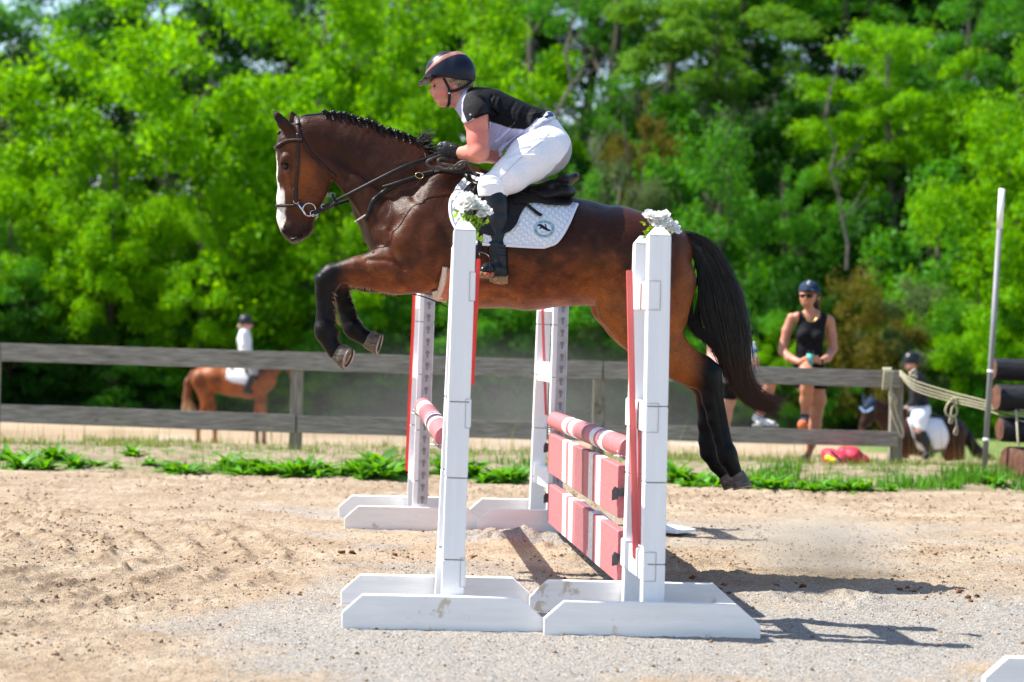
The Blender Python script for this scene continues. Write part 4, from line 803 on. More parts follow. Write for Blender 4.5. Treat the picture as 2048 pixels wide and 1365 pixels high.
# neck
horse.chain([(850, 400, 0, 92, .62), (802, 372, 0, 82, .56), (755, 338, 0, 68, .55), (712, 308, 0, 57, .55), (672, 291, 0, 50, .55), (640, 276, 0, 41, .6), (614, 266, 0, 28, .8)], k=22)
horse.chain([(846, 305, 0, 20, .8), (790, 290, 0, 17, .8), (735, 268, 0, 14, .9), (690, 250, 0, 10, 1), (650, 243, 0, 9, 1)], k=16)
horse.chain([(690, 335, 0, 18, .9), (715, 375, 0, 22, 1), (735, 420, 0, 26, 1.1), (755, 460, 0, 30, 1.2)], k=16)       # windpipe
for s in (-1, 1): horse.chain([(660, 325, s * .05, 22, .6), (712, 372, s * .075, 26, .6), (762, 432, s * .10, 34, .7)], k=10)
# head
horse.chain([(612, 268, 0, 30, .85), (590, 288, 0, 33, .85), (588, 312, 0, 33, .82), (580, 350, 0, 24, .95), (577, 400, 0, 21, .85), (577, 435, 0, 21, .8), (580, 458, 0, 20, 1.0)], k=14)
for s in (-1, 1):
    horse.chain([(606, 290, s * .03, 36, .5), (616, 338, s * .035, 50, .42), (612, 372, s * .032, 43, .4), (604, 405, s * .022, 35, .45), (596, 430, s * .012, 30, .5)], k=12)
    horse.chain([(577, 318, s * .07, 13, .7), (583, 345, s * .072, 9, .7), (588, 385, s * .058, 8, .6), (586, 412, s * .046, 6, .6)], k=9)     # cheek ridge
    horse.cone((571, 320, s * .074), (566, 326, s * .068), 9, 7, .6, k=7)                                   # brow
    horse.ball((571, 333, s * .082), 5.5, .8, k=4, op='-')                                                  # socket
    horse.ball((573, 460, s * .048), 10, .6, k=6)                                                           # nostril wing
    horse.cone((567, 457, s * .066), (574, 470, s * .064), 5.2, 4.2, 1.1, k=2.5, op='-')
    horse.chain([(580, 262, s * .05, 12, .8), (566, 247, s * .066, 11.5, .55), (556, 234, s * .07, 8, .5), (547, 221, s * .064, 2.5, .5)] if s < 0 else
                [(592, 262, s * .05, 12, .8), (589, 245, s * .066, 11, .55), (586, 234, s * .07, 8, .5), (583, 224, s * .064, 3, .5)], k=5)      # ears
horse.chain([(562, 240, -.082, 6, .45), (553, 229, -.084, 3, .4)], k=2, op='-')
horse.chain([(583, 244, .052, 6, .45), (582, 232, .054, 3, .4)], k=2, op='-')
horse.chain([(596, 430, 0, 31, .7), (593, 452, 0, 27, .85), (590, 468, 0, 17, 1.3)], k=10)                   # muzzle
horse.chain([(612, 440, 0, 17, 1.0), (613, 457, 0, 13, 1.3), (611, 466, 0, 9, 1.5)], k=8)                      # chin
horse.chain([(586, 482, 0, 3.4, 8), (598, 478, 0, 3.2, 9)], k=10)
for s in (-1, 1): horse.chain([(606, 484, s * .055, 2.0, 1), (602, 472, s * .062, 2.0, 1), (606, 452, s * .064, 1.6, 1)], k=3, op='-')        # mouth line
# fore leg, near side, folded
horse.chain([(850, 538, -.15, 46, .8), (800, 540, -.16, 46, .75), (764, 540, -.16, 41, .72), (717, 543, -.16, 27.5, .8), (690, 544, -.16, 21.5, .9)], k=12)
horse.chain([(690, 544, -.16, 21.5, .9), (664, 551, -.16, 22, .9), (652, 562, -.16, 20.5, .9), (648, 585, -.16, 16.5, .8), (648, 612, -.16, 14.5, .75), (648, 636, -.16, 15.5, .75), (650, 658, -.16, 20, .85), (652, 668, -.16, 20.5, .85), (662, 688, -.165, 16, .9), (671, 702, -.17, 17.5, .95)], k=7)
horse.chain([(661, 590, -.16, 8, .8), (664, 640, -.16, 9, .8)], k=5); horse.chain([(670, 560, -.16, 13, .8), (662, 580, -.16, 10, .8)], k=6)
horse.ball((672, 666, -.16), 8, .8, k=5); horse.ball((640, 560, -.16), 10, 1, k=6)
# fore leg, far side
horse.chain([(850, 545, .15, 44, .8), (790, 550, .15, 40, .75), (735, 556, .15, 29, .75), (700, 558, .15, 21, .9), (678, 566, .15, 20, .9), (680, 590, .15, 15.5, .8), (688, 614, .15, 14, .75), (696, 636, .15, 15, .75), (705, 655, .15, 19, .85), (711, 663, .15, 18, .85), (724, 672, .15, 15, .9), (735, 677, .15, 17, .95)], k=7)
horse.chain([(694, 590, .15, 7, .8), (706, 630, .15, 9, .8)], k=5)
# hind quarters, near
for s, ox, oy in ((-1, 0, 0), (1, -14, -8)):
    horse.chain([(1288, 540, s * .125, 78, .8), (1312, 568, s * .135, 74, .72), (1300, 625, s * .145, 72, .62), (1292 + ox, 655 + oy, s * .15, 60, .6)], k=16)
    horse.chain([(1225 + ox, 560, s * .15, 45, .8), (1232 + ox, 620 + oy, s * .165, 34, .8), (1252 + ox, 652 + oy, s * .17, 32, .8)], k=16)      # stifle
horse.chain([(1300, 560, -.16, 66, .6), (1348, 560, -.12, 38, .9)], k=14); horse.chain([(1300, 560, .16, 66, .6), (1348, 560, .12, 38, .9)], k=14)
horse.chain([(1305, 665, -.15, 56, .68), (1333, 700, -.15, 43, .72), (1362, 724, -.15, 35, .75), (1392, 743, -.15, 32, .78), (1413, 753, -.15, 27, .85), (1420, 770, -.15, 22, .85), (1423, 800, -.15, 18.5, .8), (1431, 838, -.15, 15.5, .78), (1442, 876, -.15, 15, .78), (1452, 903, -.15, 18, .85), (1456, 916, -.15, 18.5, .85), (1465, 935, -.15, 13.5, .9), (1470, 946, -.15, 14, .9)], k=9)
horse.chain([(1380, 712, -.15, 14, .7), (1412, 726, -.15, 11, .8), (1430, 741, -.15, 10.5, .9), (1432, 770, -.15, 10, .8)], k=9)
horse.chain([(1438, 790, -.15, 8, .8), (1455, 880, -.15, 8, .8)], k=6)
horse.chain([(1290, 650, .15, 56, .68), (1325, 695, .15, 42, .72), (1360, 730, .15, 33, .75), (1392, 752, .15, 28, .85), (1408, 775, .15, 21, .85), (1411, 805, .15, 17, .8), (1413, 850, .15, 16.5, .78), (1414, 882, .15, 17, .8), (1420, 905, .15, 19.5, .85), (1434, 930, .15, 15, .9), (1446, 946, .15, 13.5, .9)], k=9)
hb_me = surf(horse.grid(.0075), 'horse')
V = verts_np(hb_me).astype(np.float64); px, py = topx(V); dyv = V[:, 1] - HD
# muscle grooves and ridges pressed into the skin, both flanks
hb_me.update(); NV = np.empty(len(V) * 3, np.float32); hb_me.vertices.foreach_get('normal', NV); NV = NV.reshape(-1, 3)
def line_w(pts, wd):
    d = np.full(len(V), 1e9); P = np.array([tuple(p)[::2] for p in catmull([(x, 0, y) for x, y in pts], 4)])
    for a, b in zip(P[:-1], P[1:]):
        e = b - a; t = np.clip(((px - a[0]) * e[0] + (py - a[1]) * e[1]) / (e @ e + 1e-9), 0, 1); d = np.minimum(d, np.hypot(px - a[0] - t * e[0], py - a[1] - t * e[1]))
    return np.exp(-(d / wd) ** 2)
disp = np.zeros(len(V))
for pts, wd, am in [([(778, 462), (780, 487), (792, 517), (806, 536)], 6, -.010), ([(834, 582), (850, 568), (862, 543), (866, 520)], 6, -.010), ([(826, 392), (868, 425), (892, 470), (898, 520)], 9, -.009), ([(1160, 600), (1176, 575), (1186, 540), (1192, 500), (1188, 470)], 11, -.012),
    ([(1205, 470), (1216, 520), (1212, 570), (1222, 620)], 9, .008), ([(1352, 492), (1348, 560), (1338, 640), (1345, 680)], 7, -.007), ([(1388, 715), (1404, 745), (1410, 780)], 5, -.006), ([(1431, 790), (1440, 840), (1452, 895)], 3.5, -.006), ([(690, 352), (735, 405), (765, 450)], 8, -.008),
    ([(872, 335), (838, 375), (812, 420), (790, 450)], 12, -.009), ([(650, 300), (700, 330), (760, 380), (800, 410)], 12, -.006), ([(700, 270), (760, 300), (820, 335)], 14, .005), ([(735, 520), (780, 522), (810, 540)], 5, -.006), ([(690, 555), (740, 556), (790, 560)], 5, -.005),
    ([(655, 600), (655, 640)], 3, -.005), ([(612, 302), (640, 320), (652, 350), (640, 385), (620, 412)], 6, -.003), ([(580, 352), (588, 400)], 4, .004), ([(870, 560), (884, 545), (892, 525)], 4, -.005), ([(880, 585), (898, 565), (905, 540)], 4, -.005), ([(862, 590), (875, 570), (880, 550)], 3.5, -.004),
    ([(1290, 640), (1320, 670), (1350, 700)], 7, -.006), ([(1240, 560), (1262, 600), (1270, 650)], 12, -.006), ([(1262, 470), (1290, 520), (1300, 580)], 16, .006), ([(596, 448), (602, 462), (600, 476)], 3, -.003)]:
    disp += am * line_w(pts, wd)
for i in range(9): disp += -.0022 * line_w([(950 + i * 24, 430), (955 + i * 24, 520), (945 + i * 24, 590)], 6)
disp += .006 * (fbm(px * .03 + 40, py * .03 + dyv * 4, 3) - .5)
V = V + NV * disp[:, None]; hb_me.vertices.foreach_set('co', V.astype(np.float32).ravel()); hb_me.update()
n1 = fbm(px * .035 + 9, py * .05 + dyv * 9, 4); n2 = fbm(px * .13 + 3, py * .10 + dyv * 30, 3)
dark = np.array([.036, .0108, .0042]); mid = np.array([.135, .036, .0105]); tan_ = np.array([.27, .078, .0155]); blk = np.array([.0030, .0026, .0026]); white = np.array([.62, .58, .54])
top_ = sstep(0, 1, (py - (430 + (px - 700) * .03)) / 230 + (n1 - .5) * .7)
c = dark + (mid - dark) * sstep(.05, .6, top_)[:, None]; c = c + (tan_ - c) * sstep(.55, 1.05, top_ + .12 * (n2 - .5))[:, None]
def mixc(c, col, wgt): return c + (np.asarray(col) - c) * np.clip(wgt, 0, 1)[:, None]
def near(cx, cy, rx, ry): return np.exp(-((px - cx) / rx) ** 2 - ((py - cy) / ry) ** 2)
c = mixc(c, mid, .8 * near(613, 370, 45, 60)); c = mixc(c, tan_, .55 * near(608, 345, 22, 40) + .3 * near(585, 290, 14, 16))
c = mixc(c, dark * .75, .9 * near(690, 300, 55, 40)); c = mixc(c, mid, .5 * near(820, 480, 60, 60))
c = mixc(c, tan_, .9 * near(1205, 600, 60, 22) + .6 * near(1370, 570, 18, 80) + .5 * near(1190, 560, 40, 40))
# black points
fl = sstep(712, 662, px + 10 * (n2 - .5)) * sstep(500, 515, py) * (px < 800)
fl = np.maximum(fl, (dyv > 0) * (px < 760) * sstep(562, 585, py))
c = mixc(c, blk, fl * 1.1)
hl = sstep(1368, 1418, px + (py - 740) * .15 + 14 * (n2 - .5)) * sstep(690, 712, py); c = mixc(c, blk, hl)
c = mixc(c, tan_ * 1.2, .0 * sstep(652, 664, px) * (px < 700) * sstep(566, 600, py) * sstep(650, 610, py) * (dyv < 0) * sstep(.45, .6, n2))
c = mixc(c, blk, .8 * near(585, 478, 22, 16)); c = mixc(c, blk * 1.5, .85 * near(612, 462, 12, 12) + .6 * near(575, 462, 12, 12) + .7 * near(571, 333, 9, 8))
c = mixc(c, blk * 2, .8 * near(556, 235, 14, 14) * (px < 575))
c = mixc(c, white, sstep(564 + 3 * (n2 - .5), 560, px + .0 * py) * sstep(300, 322, py) * sstep(474, 458, py) * (np.abs(dyv) < .034 + .012 * (n2 - .5)))
c = mixc(c, white, sstep(571.5, 568, px + 6 * (n2 - .5)) * sstep(372, 390, py) * sstep(462, 450, py) * (np.abs(dyv) < .055))
c = mixc(c, blk * .5, 1.3 * near(571, 464, 5.5, 9) * (np.abs(dyv) > .03)); c = mixc(c, blk, .8 * line_w([(598, 482), (603, 472), (607, 455)], 2.2))  # dark of the nostril holes and mouth line painted into the coat colour
c = mixc(c, blk * 2, .7 * line_w([(563, 331), (571, 326), (580, 334)], 2.5))
n5 = fbm(px * .05 + 77, py * .035 + dyv * 6, 4); c = c * (.78 + .44 * n5)[:, None] * (.80 + .45 * n2)[:, None]
set_col(hb_me, 'coat', c)

def coat_mat(name, spec=.17, rough=.33):
    m = bpy.data.materials.new(name); m.use_nodes = True; t = m.node_tree; L = t.links.new; b = t.nodes['Principled BSDF']
    at = N(t, 'ShaderNodeAttribute', attribute_name='coat'); tc = N(t, 'ShaderNodeTexCoord')
    mp = N(t, 'ShaderNodeMapping'); mp.inputs['Rotation'].default_value = (0, .9, 0); mp.inputs['Scale'].default_value = (1, 1, 5); L(tc.outputs['Object'], mp.inputs[0])
    n = N(t, 'ShaderNodeTexNoise', Scale=60, Detail=8, Roughness=.75, Distortion=.6); L(mp.outputs[0], n.inputs['Vector'])
    mr = N(t, 'ShaderNodeMapRange'); mr.inputs[1].default_value = .3; mr.inputs[2].default_value = .7; mr.inputs[3].default_value = .5; mr.inputs[4].default_value = 1.65; L(n.outputs[0], mr.inputs[0])
    mx = N(t, 'ShaderNodeVectorMath', operation='SCALE'); L(at.outputs['Color'], mx.inputs[0]); L(mr.outputs[0], mx.inputs['Scale']); L(mx.outputs[0], b.inputs['Base Color'])
    n4 = N(t, 'ShaderNodeTexNoise', Scale=9, Detail=4, Roughness=.6, Distortion=.8); L(tc.outputs['Object'], n4.inputs['Vector'])
    mr2 = N(t, 'ShaderNodeMapRange'); mr2.inputs[3].default_value = rough - .12; mr2.inputs[4].default_value = rough + .16; L(n4.outputs[0], mr2.inputs[0]); L(mr2.outputs[0], b.inputs['Roughness'])
    b.inputs['Specular IOR Level'].default_value = spec
    b1 = N(t, 'ShaderNodeBump', Strength=.3, Distance=.02); L(n4.outputs[0], b1.inputs['Height'])
    bp = N(t, 'ShaderNodeBump', Strength=.35, Distance=.006); L(n.outputs[0], bp.inputs['Height']); L(b1.outputs[0], bp.inputs['Normal']); L(bp.outputs[0], b.inputs['Normal'])
    return m
M['coat'] = coat_mat('bay_coat')
hor = link('horse', hb_me, M['coat'], None, True)
tag(hor, 'large dark bay horse with black legs jumping over the red and white rails', 'horse')
HB = bvh(hb_me)
M['eye'] = pmat('horse_eye', (.004, .003, .002), rough=.14, spec=.4)
M['hoof'] = pmat('hoof_horn', (.05, .042, .036), (.17, .135, .105), rough=.5, scale=30, stretch=(1, 1, 3), bump=.4, bscale=60, bdist=.003, spots=[((.34, .23, .14), .62, 25)])
M['sole_horn'] = pmat('sole_horn', (.22, .14, .085), (.42, .30, .20), rough=.9, scale=40, bump=.5, bscale=60, bdist=.003)
M['iron'] = pmat('shoe_iron', (.22, .20, .18), (.40, .37, .34), rough=.45, scale=30, metal=.8)
M['hair'] = pmat('black_hair', (.004, .0035, .0035), (.012, .009, .008), rough=.42, scale=30, spec=.3)
for s in (-1, 1):
    MB().ball(W(571.5, 333, HD + s * .074), .0165, 14, (1, .8, .85)).build('eye', M['eye'], hor, True)
def hoof(c1, d1, c2, d2, r1, r2, up, sole=True, squash=.9):
    """c1 coronet centre px, c2 sole centre px (with depths), up: direction of the toe"""
    P1 = Vector(W(c1[0], c1[1], HD + d1)); P2 = Vector(W(c2[0], c2[1], HD + d2)); ax = (P2 - P1).normalized()
    toe = Vector(up); toe = (toe - ax * toe.dot(ax)).normalized(); side = ax.cross(toe); n = 20; vs = []; mb = MB()
    rings = [(-.012, r1 * .86, 0), (0, r1, 0), (.012, r1 * 1.04, .001)] ; L_ = (P2 - P1).length
    rings += [(L_ * .5, (r1 + r2) / 2, .006), (L_, r2, .012), (L_ + .004, r2 * .97, .012)]
    for (h, r, sh) in rings:
        for k in range(n):
            a = k * 2 * math.pi / n; hl_ = h - (.018 * (1 - math.cos(a)) * (1 if h < L_ * .4 else 0) * -.6)
            vs.append(P1 + ax * hl_ + toe * (math.cos(a) * r * (1.12 if math.cos(a) > 0 else .95) + sh) + side * math.sin(a) * r * squash)
    fs = [(i * n + k, i * n + (k + 1) % n, (i + 1) * n + (k + 1) % n, (i + 1) * n + k) for i in range(len(rings) - 1) for k in range(n)]
    # recessed sole
    b = len(vs); cen = P2 + toe * .012
    for k in range(n):
        a = k * 2 * math.pi / n; vs.append(cen - ax * .004 + toe * math.cos(a) * r2 * .72 + side * math.sin(a) * r2 * .72 * squash)
    fs += [((len(rings) - 1) * n + k, (len(rings) - 1) * n + (k + 1) % n, b + (k + 1) % n, b + k) for k in range(n)]; fs.append(tuple(range(b, b + n)))
    fs.pop(); mb.add(vs, fs); ho = mb.build('hoof', M['hoof'], hor, True); mb = MB(); sv = vs[b:b + n]; mb.add([p + ax * .003 for p in sv], [tuple(range(n))]); mb.build('hoof_sole', M['sole_horn'], ho)
    pts = [P2 + ax * .006 + toe * (.010 + math.cos(a) * r2 * .93) + side * math.sin(a) * r2 * .9 * squash for a in [math.radians(x) for x in range(-150, 151, 15)]]
    MB().ribbon(pts, [ax] * len(pts), .012, .005).build('horseshoe', M['iron'], ho, True)
    tri = [cen - toe * r2 * .9, cen + side * r2 * .3 - toe * r2 * .6, cen + toe * r2 * .35, cen - side * r2 * .3 - toe * r2 * .6]
    MB().add([p + ax * .004 for p in tri] + [p - ax * .006 for p in tri], [(0, 1, 2, 3), (7, 6, 5, 4), (0, 4, 5, 1), (1, 5, 6, 2), (2, 6, 7, 3), (3, 7, 4, 0)]).build('frog', M['hoof'], ho)
    return ho
hoof((676, 703), -.172, (696, 712), -.195, .050, .057, (-.2, 0, -1))
hoof((735, 677), .15, (757, 683), .14, .050, .056, (.3, 0, -1))
hoof((1473, 948), -.15, (1479, 974), -.16, .039, .050, (.9, 0, -.35))
hoof((1448, 950), .15, (1458, 972), .15, .040, .050, (1, 0, .2))

# hair: bundles of fine strands along guide lines
def strands(guides, n, r0, seed, jitter=.004, seg=10, curl=.0, name='hair'):
    rs = np.random.RandomState(seed); VV = []; FF = []
    G_ = [np.array([tuple(p) for p in catmull(g, 6)]) for g in guides]; K = min(len(g) for g in G_)
    G_ = [g[:K] for g in G_]; wg = np.array([g[0].shape[0] for g in G_])
    for i in range(n):
        a = rs.randint(len(G_)); b_ = min(max(a + rs.choice([-1, 1]), 0), len(G_) - 1); t = rs.rand() ** 1.6 * .5
        base = G_[a] * (1 - t) + G_[b_] * t
        u = np.linspace(0, 1, K); ln = .55 + .45 * rs.rand() ** .6; st = rs.rand() * .15 if rs.rand() < .5 else 0
        q = np.linspace(st, max(ln, st + .3), seg) * (K - 1); q = np.clip(q, 0, K - 1); q0 = np.floor(q).astype(int); q1 = np.minimum(q0 + 1, K - 1); f = (q - q0)[:, None]
        P = base[q0] * (1 - f) + base[q1] * f
        uu = np.linspace(0, 1, seg)[:, None]
        off = rs.randn(3) * jitter; off2 = rs.randn(3) * jitter * 2.2
        P = P + off * (.4 + uu) + off2 * uu ** 2 + np.sin(uu * rs.rand() * 9 + rs.rand() * 6) * rs.randn(3) * curl
        rr = r0 * (.6 + .8 * rs.rand()) * (1 - uu[:, 0] ** 2 * .8)
        T = np.gradient(P, axis=0); T /= np.linalg.norm(T, axis=1)[:, None] + 1e-9
        A = np.cross(T, [0, 1, .01]); A /= np.linalg.norm(A, axis=1)[:, None] + 1e-9; B = np.cross(T, A)
        b0 = len(VV) * 3 * seg
        ring = np.stack([P + (A * math.cos(k * 2.094) + B * math.sin(k * 2.094)) * rr[:, None] for k in range(3)], 1).reshape(-1, 3)
        VV.append(ring); j = np.arange(seg - 1)[:, None] * 3; k = np.arange(3)[None, :]
        FF.append(np.stack([j + k, j + (k + 1) % 3, j + 3 + (k + 1) % 3, j + 3 + k], -1).reshape(-1, 4) + b0)
    return mesh_np(name, np.concatenate(VV), np.concatenate(FF))
def wl(pts, dy=0.0): return [W(x, y, HD + dy + (z[0] if z else 0)) for x, y, *z in pts]
tg = [wl([(1350, 470), (1385, 473), (1420, 492), (1452, 538), (1478, 600), (1492, 670), (1495, 740), (1512, 780), (1545, 797), (1572, 800)]),
      wl([(1350, 473), (1382, 478), (1415, 504), (1444, 560), (1464, 630), (1476, 700), (1486, 755), (1506, 793), (1535, 812), (1562, 818)]),
      wl([(1350, 476), (1380, 484), (1408, 515), (1432, 570), (1448, 630), (1458, 690), (1468, 745), (1490, 788), (1522, 812), (1556, 824)]),
      wl([(1350, 479), (1378, 488), (1402, 525), (1416, 580), (1424, 635), (1440, 685), (1456, 740), (1476, 782), (1506, 810), (1542, 826)]),
      wl([(1350, 481), (1376, 489), (1397, 525), (1401, 575), (1404, 620), (1418, 660), (1440, 705), (1458, 750), (1478, 785), (1506, 806)])]
w1 = wl([(1380, 490), (1396, 520), (1398, 548), (1390, 575), (1382, 605), (1386, 640), (1402, 668), (1422, 688), (1434, 712), (1444, 745)])
w2 = wl([(1384, 490), (1399, 525), (1396, 556), (1380, 582), (1372, 610), (1376, 645), (1392, 670), (1415, 684), (1430, 700), (1448, 732)])
w3 = wl([(1380, 488), (1392, 510), (1390, 535), (1385, 548), (1386, 560), (1384, 572), (1386, 590), (1384, 600), (1382, 610), (1382, 620)])
w4 = wl([(1384, 490), (1402, 530), (1406, 570), (1398, 610), (1394, 640), (1404, 668), (1424, 690), (1440, 715), (1452, 745), (1466, 775)])
tail = []
for g in tg: tail.append([p + Vector((0, -.02, 0)) for p in g])
for g in tg: tail.append([p + Vector((0, .025, 0)) for p in g])
tm = strands(tail[:5], 1000, .0019, 3, .0055, 26, .007, 'tail'); tm2 = strands(tail[5:], 350, .0022, 4, .006, 26, .006, 'tail')
tm3 = strands(tail[0:4], 520, .0026, 5, .006, 26, .005, 'tail')
tms = [tm, tm2, tm3, strands([w1, w2], 110, .0016, 6, .004, 26, .002), strands([w4], 120, .0018, 7, .006, 26, .003), strands([w3], 14, .0012, 8, .003, 20, .001), strands([tail[3], w4], 60, .0016, 12, .010, 26, .010), strands([tail[0]], 50, .0010, 13, .020, 26, .012)]
bmj = bmesh.new(); [bmj.from_mesh(x) for x in tms]; bmj.to_mesh(tm); bmj.free()
V = verts_np(tm); x_, y_ = topx(V); k_ = sstep(640, 800, y_ + 25 * (fbm(x_ * .2, y_ * .02) - .5))
set_col(tm, 'coat', np.array([.0075, .006, .006]) + (np.array([.070, .027, .012]) - np.array([.0075, .006, .006])) * k_[:, None])
M['tail'] = pmat('tail_hair', .7, 1.5, rough=.30, scale=60, attr='coat', spec=.5)
link('tail', tm, M['tail'], hor, True)
dock = Field(HD); dock.chain([(1345, 478, 0, 13, 1.2), (1372, 480, 0, 12, 1.2), (1396, 497, 0, 12, 1.2), (1412, 530, 0, 10, 1.2), (1420, 570, 0, 5, 1)], k=6)
link('tail_dock', surf(dock.grid(.005), 'tail_dock'), M['hair'], hor, True)
# mane: roached base, braid knots, loose tuft
crest = [(600, 238), (625, 235), (650, 232), (690, 241), (735, 255), (775, 270), (815, 287), (845, 303), (868, 318)]
def up_on(px_, py_, dy=0.0, lift=0.0):
    p = W(px_, py_, HD + dy); hit = HB.ray_cast(Vector((p.x, p.y, p.z + .25)), Vector((0, 0, -1)))
    return (hit[0] if hit[0] else p) + Vector((0, 0, lift))
cp = catmull(wl(crest), 5); cp = [up_on(*[float(v[0]) for v in topx([tuple(p)])], 0) for p in cp]
mg = MB()
mane = strands([[p + Vector((0, -.02, -.012)) for p in cp], [p + Vector((0, 0, .004)) for p in cp], [p + Vector((0, .02, -.006)) for p in cp]], 220, .003, 8, .003, 20, .001, 'mane')
link('mane', mane, M['hair'], hor, True)
rnd = random.Random(5)
for i, (bx, by) in enumerate([(651, 231), (666, 232), (679, 237), (693, 240), (706, 245), (720, 249), (734, 255), (748, 261), (762, 267), (777, 273), (792, 280), (806, 286), (820, 292)]):
    p = up_on(bx, by, -.012); q = MB(); a0 = rnd.random() * 6
    for j in range(4):
        q.ball(p + Vector((math.cos(a0 + j * 2.1) * .007, -.006 + math.sin(a0 + j * 2.1) * .007 - .004 * j, .004 + .0035 * j)), .0105 + rnd.random() * .003, 8, (1, 1, .85))
    for j in range(3): q.ball(p + Vector((.004 * j, -.018 - .006 * j, -.004 - .012 * j)), .009, 8, (1.1, .8, .9))
    q.build('mane_braid', M['hair'], hor, True)
tuft = [[up_on(820, 290, -.01), W(835, 284, HD - .01), W(850, 273, HD - .02), W(858, 268, HD - .02)], [up_on(826, 292, -.02), W(840, 288, HD - .02), W(852, 280, HD - .03), W(861, 275, HD - .03)],
        [up_on(832, 294, -.02), W(850, 296, HD - .03), W(866, 304, HD - .045), W(874, 310, HD - .05)]]
link('mane_tuft', strands(tuft, 260, .0022, 9, .009, 10, .004, 'mane_tuft'), M['hair'], hor, True)
q = MB()
for j, (x, y) in enumerate([(572, 262), (567, 263), (563, 264), (559, 265), (557, 267)]): q.ball(W(x, y, HD - .01), .012 - .001 * j, 8)
q.build('forelock_braid', M['hair'], hor, True)
# pale fringe at the back of the fore legs, belly edge
def fringe(pts, dy, n, ln, dirs, seed, mat, spread=.004):
    rs = random.Random(seed); P = catmull([W(x, y, HD + dy) for x, y in pts], 10); mb = MB()
    for i in range(n):
        a = P[rs.randrange(len(P))] + Vector((rs.gauss(0, .002), rs.gauss(0, .012), rs.gauss(0, .002))); L_ = ln * rs.uniform(.4, 1.1)
        d = Vector(dirs) + Vector((rs.gauss(0, .3), rs.gauss(0, .3), rs.gauss(0, .3))); d.normalize()
        mb.tube([a - d * .006, a + d * L_ * .5, a + d * L_ + Vector((0, 0, -.25 * L_))], [.0011, .0009, .0003], 3, False)
    return mb.build('leg_feather', mat, hor, True)
M['pale_hair'] = pmat('pale_leg_hair', (.45, .25, .10), (.62, .42, .22), rough=.5, scale=20)
fringe([(667, 586), (667, 610), (670, 630), (676, 648)], -.16, 110, .024, (1, 0, -.5), 1, M['pale_hair'])
fringe([(696, 580), (700, 605), (708, 628), (718, 646)], .15, 120, .026, (1, 0, -.35), 2, M['pale_hair'])
fringe([(700, 568), (740, 577), (790, 586)], -.14, 150, .02, (.2, 0, -1), 3, M['pale_hair'])
#fringe([(655, 648), (664, 655), (672, 664)], -.21, 80, .022, (.6, -.2, -1), 4, M['pale_hair'])
# ================================================================ TACK
M['leather'] = pmat('black_leather', (.006, .0055, .006), (.013, .011, .011), rough=.38, scale=40, bump=.25, bscale=220, bdist=.001, spec=.25)
M['brown_leather'] = pmat('dark_brown_leather', (.016, .006, .005), (.035, .014, .011), rough=.4, scale=40, bump=.2, bscale=200, bdist=.001)
M['grey_leather'] = pmat('worn_grey_leather', (.035, .03, .026), (.085, .075, .065), rough=.5, scale=50, bump=.3, bscale=150, bdist=.001)
M['steel'] = pmat('polished_steel', (.55, .55, .57), (.7, .7, .72), rough=.18, scale=10, metal=1.0)
M['brass'] = pmat('brass_buckle', (.62, .45, .16), (.75, .58, .26), rough=.25, scale=10, metal=1.0)
M['padw'] = pmat('quilted_white_cotton', (.78, .79, .84), (.84, .85, .88), rough=.85, scale=6, sheen=.3)
def quilt(m, sc=24.0):
    t = m.node_tree; L = t.links.new; b = t.nodes['Principled BSDF']; tc = N(t, 'ShaderNodeTexCoord'); hs = []
    for ang in (.9, -.55):
        mp = N(t, 'ShaderNodeMapping'); mp.inputs['Rotation'].default_value = (0, ang, 0); L(tc.outputs['Object'], mp.inputs[0])
        wv = N(t, 'ShaderNodeTexWave', wave_profile='SIN', bands_direction='X'); wv.inputs['Scale'].default_value = sc / 2; L(mp.outputs[0], wv.inputs[0])
        p = N(t, 'ShaderNodeMath', operation='POWER'); p.inputs[1].default_value = .35; L(wv.outputs[1], p.inputs[0]); hs.append(p)
    mn = N(t, 'ShaderNodeMath', operation='MULTIPLY'); L(hs[0].outputs[0], mn.inputs[0]); L(hs[1].outputs[0], mn.inputs[1])
    bp = N(t, 'ShaderNodeBump', Strength=.9, Distance=.008); L(mn.outputs[0], bp.inputs['Height']); L(bp.outputs[0], b.inputs['Normal'])
quilt(M['padw'])
# saddle pad: a layer over the trunk, both sides
pad_poly = [(945, 338), (925, 352), (911, 370), (901, 392), (897, 416), (900, 438), (909, 458), (925, 478), (945, 490), (1011, 494), (1092, 498), (1105, 493), (1117, 486), (1131, 467), (1143, 443), (1152, 420), (1158, 405), (1120, 392), (1040, 380), (980, 345)]
body_g = horse.grid(.006, np.array(horse.pt((860, 530, -.45))), np.array(horse.pt((1200, 300, .45))))
def cover(poly, inner, outer, name, mat, par=None, sm=1, sides=False):
    P = [tuple(horse.pt((x, y, -.27))[[0, 2]]) for x, y in poly]; g = clip_poly(shell(body_g, inner, outer), P)
    if not sides: return link(name, surf(g, name, sm), mat, par, True)
    return [link(name, surf(clip_half(g, (0, HD - s * -.03, 0), (0, -s, 0)), name, sm), mat, par, True) for s in (-1, 1)][0]
pad = cover(pad_poly, .002, .016, 'saddle_pad', M['padw']); tag(pad, 'white quilted saddle pad with a round club emblem under the black saddle', 'saddle pad')
PB = bvh(pad.data)
M['binding'] = pmat('pad_binding', (.74, .74, .82), rough=.7)
def cast(px_, py_, B, off=0.0, dflt=None):
    d = (W(px_, py_, 10.5) - CAM).normalized(); h = B.ray_cast(CAM, d)
    if h[0] is None: return (W(px_, py_, dflt if dflt else HD), -d, False)
    n = h[1] if h[1].dot(d) < 0 else -h[1]; return (h[0] + n * off, n, True)
